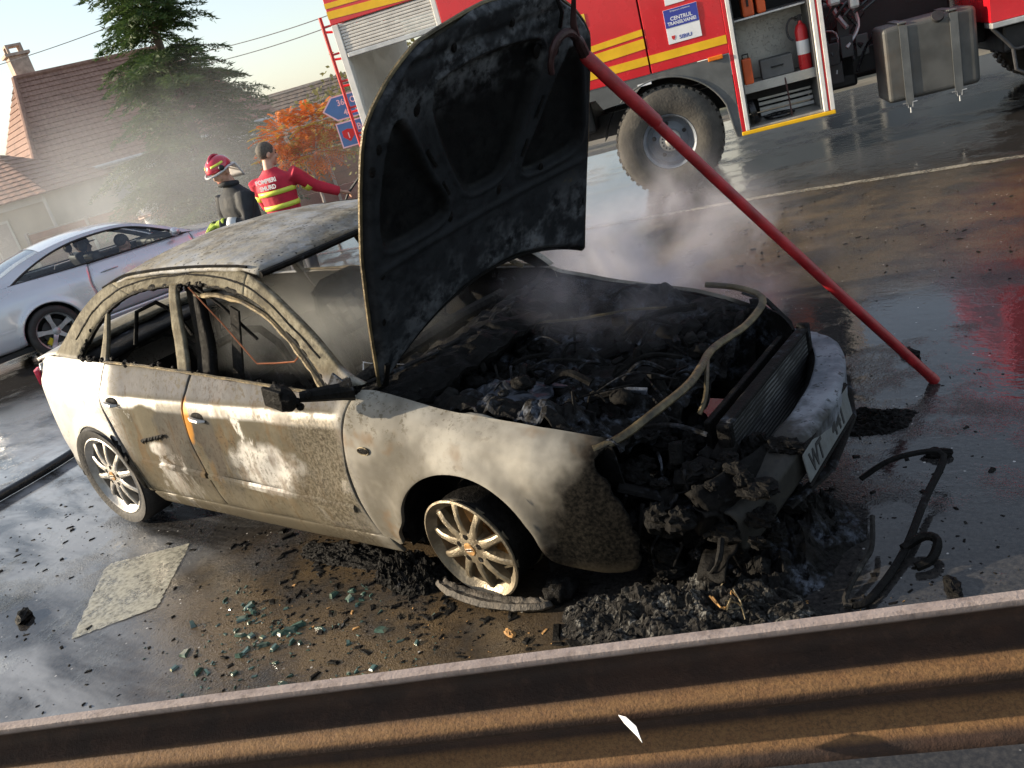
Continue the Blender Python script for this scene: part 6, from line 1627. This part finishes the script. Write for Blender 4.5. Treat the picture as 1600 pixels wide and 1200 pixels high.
# ---- trees
def spruce(loc, H, Rb, seed, name, label, lean=0.0, mat='spruce', z0=.5):
    r = random.Random(seed); t = thing(name, label, 'tree', loc)
    tr = MB(); tr.tube([(0, 0, 0), (.02, 0, H * .4), (0, .02, H * .97)], [.16, .10, .015], 9); tr.build('trunk', MAT['bark'], t, smooth=True)
    m = MB(); br = MB()
    z = z0
    while z < H - .15:
        f = (H - z) / (H - z0)
        L0 = Rb * (f ** .8) * r.uniform(.8, 1.1)
        nb = r.choice([6, 7, 8]); a0 = r.uniform(0, 6.28)
        for k in range(nb):
            a = a0 + 2 * pi * k / nb + r.uniform(-.25, .25); L = L0 * r.uniform(.62, 1.15)
            if r.random() < .08: continue
            up = r.uniform(.1, .4) * L; dr = r.uniform(.15, .40) * L
            d = Vector((cos(a), sin(a), 0)); sd = Vector((-sin(a), cos(a), 0))
            def B(s): return Vector((0, 0, z)) + d * L * s + Vector((0, 0, up * sin(pi * s * .7) - dr * s * s + .25 * L * max(0, s - .7)))
            br.tube([B(0), B(.5), B(.97)], [.022 * (f + .2), .012, .003], 4, cap=False)
            nt = int(10 + 20 * L)
            for i in range(nt):
                s = lerp(.12, 1.0, (i + r.random()) / nt); c = B(min(1, s))
                for sg in (-1, 1):
                    tl = (.34 * L * (1.05 - s) + .10) * r.uniform(.7, 1.2)
                    td = (d * r.uniform(.35, .75) + sd * sg * r.uniform(.6, 1.0)).normalized()
                    e = c + td * tl + Vector((0, 0, -tl * r.uniform(.15, .75)))
                    ns = max(3, int(tl / .055))
                    for q in range(ns):
                        b = c.lerp(e, (q + .5) / ns); w = r.uniform(.05, .095)
                        o = Vector((r.uniform(-1, 1), r.uniform(-1, 1), r.uniform(-.9, .5))).normalized() * w
                        tip = b + td * r.uniform(.05, .12) + o
                        b2 = b + Vector((r.uniform(-.02, .02), r.uniform(-.02, .02), r.uniform(-.025, .01)))
                        m.add([b - o * .25, b2 + o * .35, tip], [(0, 1, 2)])
            # leader tip
        z += r.uniform(.13, .21) * (1.15 if f > .5 else .85)
    tag(br.build('branches', MAT['bark'], t, recalc=False), kind='stuff')
    m.build('crown', MAT[mat], t, recalc=False)
    return t
tb_ = at(350, 332, 19.5); tb_.z = -.46
spruce(tb_, 8.8, 2.45, 3, 'spruce_tree', 'tall dark spruce rising above the two firefighters', z0=.75)
def leafy(loc, blobs, leaf, n, mat, trunks, name, label, cat, seed, trunk_mat='bark', mat2=None, share2=0, spray=None, kind=None):
    r = random.Random(seed); t = thing(name, label, cat, loc)
    tr = MB()
    for pts, rr_ in trunks: tr.tube(pts, rr_, 7)
    if trunks: tr.build('trunk' if cat == 'tree' else 'stem', MAT[trunk_mat], t, smooth=True)
    ms = [MB(), MB()]
    tot = sum(b[3] for b in blobs)
    for (bx, by, bz, wgt, rx, ry, rz) in blobs:
        for i in range(int(n * wgt / tot)):
            while True:
                v = Vector((r.uniform(-1, 1), r.uniform(-1, 1), r.uniform(-1, 1)))
                if .15 < v.length < 1: break
            v *= 1 + .35 * nz(v.x * 2.3 + bx, v.y * 2.3 + by, v.z * 2.3 + bz)
            if nz(v.x * 3.1 + bx * 2, v.y * 3.1, v.z * 3.1 + bz) < -.12: continue
            c = Vector((bx + v.x * rx, by + v.y * ry, bz + v.z * rz))
            out = v.normalized()
            if spray:      # pinnate leaf: a drooping row of leaflets
                d = (out + Vector((r.uniform(-.6, .6), r.uniform(-.6, .6), r.uniform(-.2, .4)))).normalized(); L = spray * r.uniform(.7, 1.2); sd = d.cross(Vector((0, 0, 1))).normalized()
                tgt = ms[1] if r.random() < share2 else ms[0]
                for q in range(6):
                    p = c + d * L * q / 6 + Vector((0, 0, -.35 * L * (q / 6) ** 2))
                    for sg in (-1, 1):
                        e = p + (sd * sg + d * .45 + Vector((0, 0, -.45))).normalized() * leaf * r.uniform(.8, 1.2); w = d * leaf * .16
                        tgt.add([p, p.lerp(e, .5) + w, e, p.lerp(e, .5) - w], [(0, 1, 2, 3)])
            else:
                a = Vector((r.uniform(-1, 1), r.uniform(-1, 1), r.uniform(-1, 1))).normalized(); b = a.orthogonal().normalized()
                s = leaf * r.uniform(.6, 1.3)
                (ms[1] if r.random() < share2 else ms[0]).add([c, c + a * s * .5 + b * s * .3, c + a * s, c + a * s * .5 - b * s * .3], [(0, 1, 2, 3)])
    ms[0].build('crown', MAT[mat], t, recalc=False)
    if share2: ms[1].build('crown', MAT[mat2], t, recalc=False)
    return t
sb = at(505, 318, 15.5); sb.z = far_z(RN.dot(sb)) - .01
leafy(sb, [(-.18, -.12, 1.72, 1.2, .42, .42, .30), (.28, .2, 1.78, .8, .36, .36, .26), (.18, .08, 1.30, 1.2, .46, .42, .26), (-.28, -.28, 1.25, .5, .30, .28, .22)], .105, 620, 'sumac',
      [([(0, 0, 0), (.03, .02, .5), (.0, .02, .9)], [.035, .03, .025]), ([(0, .02, .9), (-.12, -.08, 1.3), (-.2, -.14, 1.7)], [.022, .016, .006]), ([(0, .02, .9), (.16, .1, 1.3), (.28, .2, 1.75)], [.02, .015, .006])],
      'sumac_tree', 'small sumac tree in orange autumn leaf beside the blue road sign', 'tree', 8, 'bark_pale', 'sumac_yellow', .22, spray=.30)
for k, (u, v, d, s, lab) in enumerate(((385, 262, 24, 1.15, 'dark rounded shrub directly right of the spruce trunk'), (445, 245, 25, 1.25, 'dark shrub behind the sumac, left of the road sign'), (520, 215, 26, 1.35, 'dark shrub behind the blue road sign'), (340, 300, 21, .8, 'low dark shrub behind the helmeted firefighter'))):
    g = at(u, v, d); top = g.z; g.z = far_z(RN.dot(g)) - .02; h = max(1.3, top - g.z + .6)
    leafy(g, [(0, 0, h * .52, 1, 1.1 * s, 1.1 * s, h * .5), (.7 * s, .6 * s, h * .4, .7, .9 * s, .9 * s, h * .4), (-.8 * s, -.6 * s, h * .4, .7, .9 * s, .9 * s, h * .38)], .15, 3600, 'shrub',
          [([(0, 0, 0), (0, 0, h * .5)], [.06, .03])], 'shrub', lab, 'shrub', 20 + k)
g = at(610, 165, 17); g.z = -.3
leafy(g, [(0, 0, 1.9, 1, 1.5, 1.5, 1.3), (.9, .8, 1.5, .7, 1.2, 1.2, 1.2)], .12, 5200, 'bush', [([(0, 0, 0), (.05, 0, 1.5)], [.07, .03])], 'autumn_bush', 'sunlit yellow-green bush seen through the open locker of the fire engine', 'bush', 31)

# ---- road sign
sgp = at(545, 170, 13.2); sz = sgp.z
sg_ = thing('road_sign', 'blue direction sign with two panels on a grey post, behind the fire engine', 'sign'); sg_.matrix_world = bframe((sgp.x, sgp.y, far_z(RN.dot(sgp))))
zc = sz - far_z(RN.dot(sgp))
q = MB(); q.tube([(.22, .05, -.02), (.22, .05, zc + .3)], .035, 10); q.build('post', MAT['galv'], sg_, smooth=True)
FX = Matrix(((1, 0, 0, 0), (0, 0, -1, 0), (0, 1, 0, 0), (0, 0, 0, 1)))
def sign_panel(outline, inner, z):
    q = MB(); q.prism(outline, 0, .02, Matrix.Translation((0, 0, z)) @ FX); o = q.build('panel', MAT['sign_white'], sg_)
    q = MB(); q.prism(inner, .0205, .0225, Matrix.Translation((0, 0, z)) @ FX); q.build('blue_field', MAT['blue_sign'], o)
    return o
o = sign_panel([(-.40, .0), (-.22, .18), (.62, .18), (.62, -.18), (-.22, -.18)], [(-.37, .0), (-.205, .16), (.60, .16), (.60, -.16), (-.205, -.16)], zc + .05)
def stext(o, s, x, z, size, mat='sign_white'): text('lettering', s, size, MAT[mat], o, Matrix.Translation((x, -.024, z)) @ Matrix.Rotation(pi / 2, 4, 'X'), .001, 'LEFT', .003, .92)
stext(o, '368 Oradea', -.15, zc + .08, .125); stext(o, ' 48  Sibiu', -.12, zc - .075, .125)
o = sign_panel([(-.27, .19), (.62, .19), (.62, -.19), (-.27, -.19)], [(-.25, .17), (.60, .17), (.60, -.17), (-.25, -.17)], zc - .35)
stext(o, 'Bucuresti', .04, zc - .325, .135); stext(o, 'Brasov', .07, zc - .485, .135)
q = MB(); q.prism([(-.21, .07), (-.12, .09), (-.03, .07), (-.03, -.02), (-.12, -.10), (-.21, -.02)], .023, .025, Matrix.Translation((0, 0, zc - .36)) @ FX); q.build('route_shield', MAT['sign_red'], o)
text('lettering', '1', .12, MAT['sign_white'], o, Matrix.Translation((-.15, -.0255, zc - .41)) @ Matrix.Rotation(pi / 2, 4, 'X'), .001, 'LEFT', .003)

# ---- overhead cables
for k, (a, b, sag) in enumerate((((-200, 150, 30), (330, -25, 24), .3), ((300, 85, 26), (700, -55, 20), .2), ((300, 105, 26), (700, -38, 20), .2), ((260, 190, 24), (760, 20, 18), .25))):
    A = at(*a); B_ = at(*b)
    pts = [A.lerp(B_, i / 24) - Vector((0, 0, sag * 4 * (i / 24) * (1 - i / 24))) for i in range(25)]
    q = MB(); q.tube(pts, .013, 5)
    lab = ('overhead cable at the upper left, left of the spruce top', 'upper overhead cable between spruce and fire engine', 'middle overhead cable between spruce and fire engine', 'lowest overhead cable, meeting the fire engine by its ladder')[k]
    tag(q.build('overhead_cable', MAT['wire'], None, smooth=True), lab, 'cable', 'overhead cables')

# ------------------------------------------------------------------ guardrail in the foreground
GX = Vector((.8864, .4629, 0)); GY = Vector((-.4629, .8864, 0))
rail = thing('guardrail', 'rusty steel W-beam guardrail crossing the foreground', 'guardrail')
rail.matrix_world = Matrix(((GX.x, GY.x, 0, .12), (GX.y, GY.y, 0, -2.495), (0, 0, 1, 0), (0, 0, 0, 1)))
SEC = [(.026, .853), (.020, .860), (.004, .861), (-.001, .857), (-.001, .846), (.006, .836), (.030, .820), (.068, .800), (.080, .790), (.083, .778), (.083, .762), (.080, .752), (.068, .742), (.028, .726), (.010, .718), (.002, .708), (.0, .700), (.0, .690),
       (.002, .682), (.010, .672), (.028, .664), (.068, .648), (.080, .638), (.083, .626), (.083, .612), (.080, .600), (.068, .590), (.03, .570), (.006, .556), (-.001, .546), (-.001, .534), (.008, .530)]
def beam(x0, x1, off):
    rows = []
    n = 140
    for i in range(n + 1):
        x = lerp(x0, x1, i / n)
        rows.append([(x, y + off + .003 * nz(x * 1.7, z * 5) + .004 * nz(x * .6), z + .006 * nz(x * .5, 3) + .0012 * nz(x * 9, z * 20)) for y, z in SEC])
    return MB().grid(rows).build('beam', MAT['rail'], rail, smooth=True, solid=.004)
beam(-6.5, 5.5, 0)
for x in (-4.8, -2.3, 4.2):
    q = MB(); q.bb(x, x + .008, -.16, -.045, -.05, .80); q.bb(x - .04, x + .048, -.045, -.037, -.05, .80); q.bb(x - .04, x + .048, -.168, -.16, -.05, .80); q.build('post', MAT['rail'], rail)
# scrap of white paper caught on the middle of the beam
sp = rail.matrix_world @ Vector((1.385, -.004, .690))
q = MB(); q.grid([[(GX * a + GY * b + Vector((0, 0, c))) for a, b, c in r] for r in (((-.012, 0, .018), (.004, -.012, .022), (.022, -.03, .014)), ((-.004, -.004, 0), (.012, -.022, .004), (.026, -.042, .002)), ((.010, -.008, -.022), (.018, -.02, -.022), (.026, -.034, -.024)))])
o = q.build('paper_scrap', MAT['white_cloth'], None, solid=.001); o.location = sp
tag(o, 'small torn white scrap stuck on the middle of the guardrail', 'scrap')

# ------------------------------------------------------------------ hooked pole propping the bonnet
CMt = Matrix.Translation(car.location) @ _rm
top = CMt @ HM @ Vector((.44, 1.075, .075))
foot = Vector((1.272, 1.108, .014))
pole = thing('hooked_pole', 'long red pole with an iron hook propping up the bonnet', 'pole', (0, 0, 0))
dr = (top - foot).normalized()
q = MB(); q.tube([foot.lerp(top, i / 24) + Vector((0, 0, -.012 * sin(pi * i / 24))) for i in range(25)], .0235, 12); q.build('shaft', MAT['pole_red'], pole, smooth=True)
q = MB(); q.tube([top - dr * .42, top - dr * .40, top - dr * .02, top], [.025, .030, .029, .024], 12); q.build('socket', MAT['pole_red'], pole, smooth=True)
e1 = CMt.to_3x3() @ H1; e2 = CMt.to_3x3() @ H2; e3 = CMt.to_3x3() @ H3
q = MB(); q.tube(curve([top - dr * .01, top + e2 * .07 - e1 * .05, top + e2 * .115 - e1 * .115, top + e2 * .10 - e1 * .185, top + e2 * .03 - e1 * .215, top - e2 * .02 - e1 * .205], 22), [.024] * 6 + [.017] * 12 + [.013] * 5, 9); q.build('hook', MAT['hook_iron'], pole, smooth=True)
q = MB(); q.tube([top + e2 * .06 - e1 * .045, top + e2 * .14 - e1 * .085, top + e2 * .30 - e1 * .10], [.016, .013, .006], 8); q.build('spike', MAT['hook_iron'], pole, smooth=True)
q = MB(); q.lathe([(.0001, 0), (.0245, 0), (.026, .03), (.0245, .05), (.0001, .05)], 14, Matrix.Translation(foot - dr * .012) @ dr.to_track_quat('Z', 'Y').to_matrix().to_4x4()); q.build('ferrule', MAT['pole_red'], pole, smooth=True)

# fire hose on the ground behind the car
hp = curve([(-4.2, -2.6, .036), (-4.36, -1.5, .036), (-4.43, -.95, .036), (-4.47, -.6, .036), (-4.58, -.2, .036), (-4.9, .5, .036), (-5.6, 1.2, .036)], 50)
q = MB(); q.tube(hp, .034, 10); tag(q.build('fire_hose', MAT['black_wet'], None, smooth=True), 'black hose lying on the wet road behind the burnt car', 'hose')

# ------------------------------------------------------------------ debris
def heap(name, label, cx, cy, rx, ry, h, rz, mat, seed, n=46, m_=2, cat='heap', jag=1.0):
    n *= m_; r = Matrix.Rotation(rz, 3, 'Z'); rows = []
    for j in range(n + 1):
        row = []
        for i in range(n + 1):
            u = lerp(-1, 1, i / n); v = lerp(-1, 1, j / n)
            rr_ = hypot(u, v) * (1 + .35 * nz(u * 2 + seed, v * 2))
            k = max(0, 1 - rr_ * rr_)
            z = h * k * (.5 + .9 * abs(nz(u * 3 + seed, v * 3, 2)) + .38 * jag * nz(u * 8 + seed, v * 8) + .20 * jag * nz(u * 15, v * 15, seed) + .10 * jag * nz(u * 30, v * 30, seed + 3)) - .006 * (1 - min(1, k * 4))
            p = r @ Vector((u * rx, v * ry, 0)); row.append((cx + p.x + .010 * nz(i * .5, j * .5, seed), cy + p.y + .010 * nz(i * .5, j * .5, seed + 9), z - .004))
        rows.append(row)
    return tag(MB().grid(rows).build(name, MAT[mat], None, smooth=False), label, cat)
heap('ash_heap', 'pale grey ash and char heap by the guardrail in front of the burnt car', .86, -.80, .46, .17, .15, .32, 'ash', 3, 64)
heap('char_heap', 'black char heap spilling out under the number plate of the burnt car', .95, -.30, .36, .48, .17, .2, 'soot_ashy', 7, 60)
heap('char_heap', 'crumbly black char heap behind the front wheel of the burnt car', -.40, -.86, .22, .12, .13, .1, 'char', 12, 48)
heap('char_heap', 'flat line of char along the sill under the front door', -.86, -.80, .36, .09, .06, .05, 'char', 17, 44)
heap('char_heap', 'small black heap beside the far end of the bumper, below the pole', 1.10, .70, .20, .14, .05, .3, 'char', 23, 40)
for (x, y, s, lab, sd) in ((-2.375, -1.70, .075, 'burnt dark fragment alone on the wet road at the left edge', 2), (1.10, 1.42, .07, 'black lump on the road left of the red pole', 5), (1.42, .42, .06, 'short black stick on the road under the foot of the red pole', 9), (1.62, -.42, .05, 'small black lump near the guardrail at the right edge', 14), (.26, -1.05, .03, 'yellowish pebble in front of the burnt front wheel', 21)):
    b = MB(); b.ball((x, y, s * .22), (s, s * .5, s * .34), 12, 8, Matrix.Rotation(.6 + sd, 4, 'Z'), warp=lambda p: 1 + .5 * nz(p.x * 2.5 + sd, p.y * 2.5, p.z * 2.5))
    tag(b.build('charred_fragment' if sd != 21 else 'pebble', MAT['char' if sd != 21 else 'ochre'], None, smooth=False), lab, 'fragment' if sd != 21 else 'pebble')
# bent trim loop
lp = thing('bent_trim_loop', 'bent black loop of burnt trim lying on the wet road before the bumper', 'trim')
q = MB(); q.tube(curve([(1.20, .12, .05), (1.30, .22, .09), (1.44, .285, .10), (1.475, .25, .08), (1.455, .02, .05), (1.45, -.25, .03), (1.43, -.42, .02), (1.395, -.575, .018), (1.36, -.605, .016)], 40), .014, 7, flat=.7); q.build('strip', MAT['char'], lp, smooth=True)
q = MB(); q.tube(curve([(1.36, -.605, .016), (1.335, -.60, .016), (1.33, -.56, .03), (1.345, -.42, .05), (1.355, -.33, .06), (1.325, -.19, .09)], 20), .010, 6); q.build('thin_strip', MAT['seat_steel'], lp, smooth=True)
q = MB(); q.tube(curve([(1.44, -.28, .03), (1.50, -.22, .05), (1.545, -.24, .05), (1.54, -.32, .03), (1.50, -.36, .02)], 16), .016, 6); q.build('torn_clip', MAT['char'], lp, smooth=True)
# springy bits in the ash
wb = thing('wire_tangle', 'rusty tangle of wire and clips on top of the pale ash heap', 'wire')
rs = random.Random(44)
for k in range(6):
    c = Vector((rs.uniform(.92, 1.08), rs.uniform(-.80, -.66), rs.uniform(.08, .14))); pts = [c]
    for i in range(4): pts.append(pts[-1] + Vector((rs.uniform(-.05, .06), rs.uniform(-.05, .05), rs.uniform(-.04, .045))))
    q = MB(); q.tube(curve(pts, 14), rs.choice([.002, .003, .004]), 5); q.build('wire', MAT[rs.choice(['bare_steel', 'bare_steel', 'ochre'])], wb, smooth=True)
# uncountable crumbs, flakes and glass
def crumbs(name, label, cat, spots, mat, seed, flat=.5):
    r = random.Random(seed); m = MB()
    for (cx, cy, sx, sy, n, s0, s1) in spots:
        for i in range(n):
            x = r.gauss(cx, sx); y = r.gauss(cy, sy); s = s0 * .6 * (s1 * 1.25 / (s0 * .6)) ** (r.random() ** 3.2)
            a = r.uniform(0, 6.3); L = s * r.uniform(.7, 2.2); w = s * r.uniform(.4, 1); h = s * flat * r.uniform(.3, 1)
            t = r.uniform(-.4, .4)
            ca, sa = cos(a), sin(a)
            pts = [(-L, -w * r.uniform(.2, 1), 0), (L * r.uniform(.5, 1), -w, 0), (L, w * r.uniform(.1, 1), 0), (-L * r.uniform(.3, 1), w, 0)]
            vs = [(x + p[0] * ca - p[1] * sa, y + p[0] * sa + p[1] * ca, .001) for p in pts]
            vs += [(x + (p[0] * ca - p[1] * sa) * .7, y + (p[0] * sa + p[1] * ca) * .7, .001 + h * (1 + t * (1 if p[0] > 0 else -1))) for p in pts]
            m.add(vs, [(4, 5, 6, 7), (0, 1, 5, 4), (1, 2, 6, 5), (2, 3, 7, 6), (3, 0, 4, 7)])
    return tag(m.build(name, MAT[mat], None, recalc=False), label, cat, kind='stuff')
crumbs('charred_crumbs', 'black crumbs and flakes of char scattered over the wet road', 'debris',
       [(-.5, -1.0, .55, .13, 500, .003, .016), (-.6, -1.35, .7, .25, 420, .003, .014), (.3, -1.1, .5, .14, 320, .003, .014), (-3.0, -1.0, .5, .28, 200, .003, .013), (-3.6, -.6, .7, .35, 110, .003, .014), (-1.7, -1.9, .7, .3, 130, .003, .014),
        (1.15, .0, .22, .4, 200, .003, .015), (1.3, 1.2, .6, .9, 70, .003, .012), (.3, 3.4, 1.6, .6, 260, .003, .014), (-.9, -.84, .5, .07, 360, .004, .02), (.85, -.75, .3, .14, 320, .004, .02), (1.5, -.5, .3, .2, 120, .003, .012)], 'char', 5)
crumbs('pale_grit', 'pale grit and foam flecks scattered on the road', 'debris',
       [(-.4, -1.2, .8, .25, 300, .002, .006), (-1.6, -1.9, .8, .35, 240, .002, .006), (.3, 3.7, 2.0, .7, 520, .004, .016), (-1.0, 4.4, 2.0, .5, 200, .004, .014), (1.2, .4, .6, .9, 200, .002, .007), (1.5, -.6, .4, .25, 160, .002, .006)], 'ash', 6)
crumbs('glass_shards', 'greenish broken window glass scattered beside the burnt car', 'glass',
       [(-1.03, -1.29, .05, .04, 34, .006, .02), (-.78, -1.33, .10, .05, 55, .006, .022), (-.84, -1.42, .13, .05, 60, .005, .018), (-.85, -1.62, .20, .08, 60, .005, .018), (-.6, -1.04, .08, .05, 22, .006, .02), (-.3, -1.35, .3, .12, 90, .004, .016), (-1.25, -1.18, .05, .04, 14, .006, .016)], 'green_glass', 7, .9)
crumbs('ochre_flakes', 'orange-brown rust flakes on the road by the guardrail', 'debris', [(.9, -.82, .2, .08, 60, .004, .014), (-.05, -1.15, .5, .12, 40, .004, .012), (1.25, -.65, .25, .1, 24, .004, .014)], 'ochre', 8)

# ------------------------------------------------------------------ smoke
def smoke(name, label, loc, r, dens, scale, lo, hi, col=(.78, .78, .82), seed=0.0, rz=0, aniso=.15, soft=1.0):
    m = NM(name); m.t.nodes.remove(m.b)
    L = m.n('VectorMath', {0: m.tc.outputs['Object']}, operation='LENGTH').outputs['Value']
    fall = m.ramp(L, 1.0, 1.0 - soft)
    cl = m.noise(scale, 4, .58, m.coord(scale=(r[0], r[1], r[2]), loc=(seed, seed * 2, 0)), dist=.6)
    d = m.math('MULTIPLY', m.math('MULTIPLY', fall, m.ramp(cl, lo, hi)), dens)
    v = m.n('VolumePrincipled', {'Color': col, 'Density': d, 'Anisotropy': aniso})
    m.t.links.new(v.outputs[0], m.out.inputs['Volume'])
    q = MB(); q.ball((0, 0, 0), 1.0, 24, 16); o = q.build(name, m.m, None, smooth='all')
    o.location = loc; o.scale = r; o.rotation_euler = (0, 0, rz)
    return tag(o, label, 'smoke', kind='stuff')
smoke('smoke_plume', 'grey-violet smoke rising from the engine bay behind the raised bonnet', (-.25, 1.55, .55), (1.1, 1.05, .62), 3.4, 2.4, .45, .66, (.74, .72, .80), 3.0)
smoke('steam_plume', 'bluish-white steam between the bonnet and the fire engine wheel', (-1.1, 2.6, .5), (1.25, 1.25, .80), 2.3, 1.7, .45, .70, (.80, .80, .86), 9.0)
smoke('engine_smoke', 'thin smoke wisps over the burnt engine bay', (.20, .35, .86), (.80, .66, .34), 1.7, 3.2, .45, .68, (.72, .72, .80), 1.3)
smoke('cabin_smoke', 'grey smoke filling the cabin of the burnt car', (-1.40, 0, .92), (1.0, .68, .44), 1.9, 2.6, .38, .62, (.75, .76, .74), 7.0)
smoke('drifting_smoke', 'pale smoke drifting across the road in front of the houses', (-13.0, 5.6, 1.0), (7.5, 3.6, 2.9), .15, .28, .36, .62, (.86, .88, .92), 5.0, rad(28), .3)
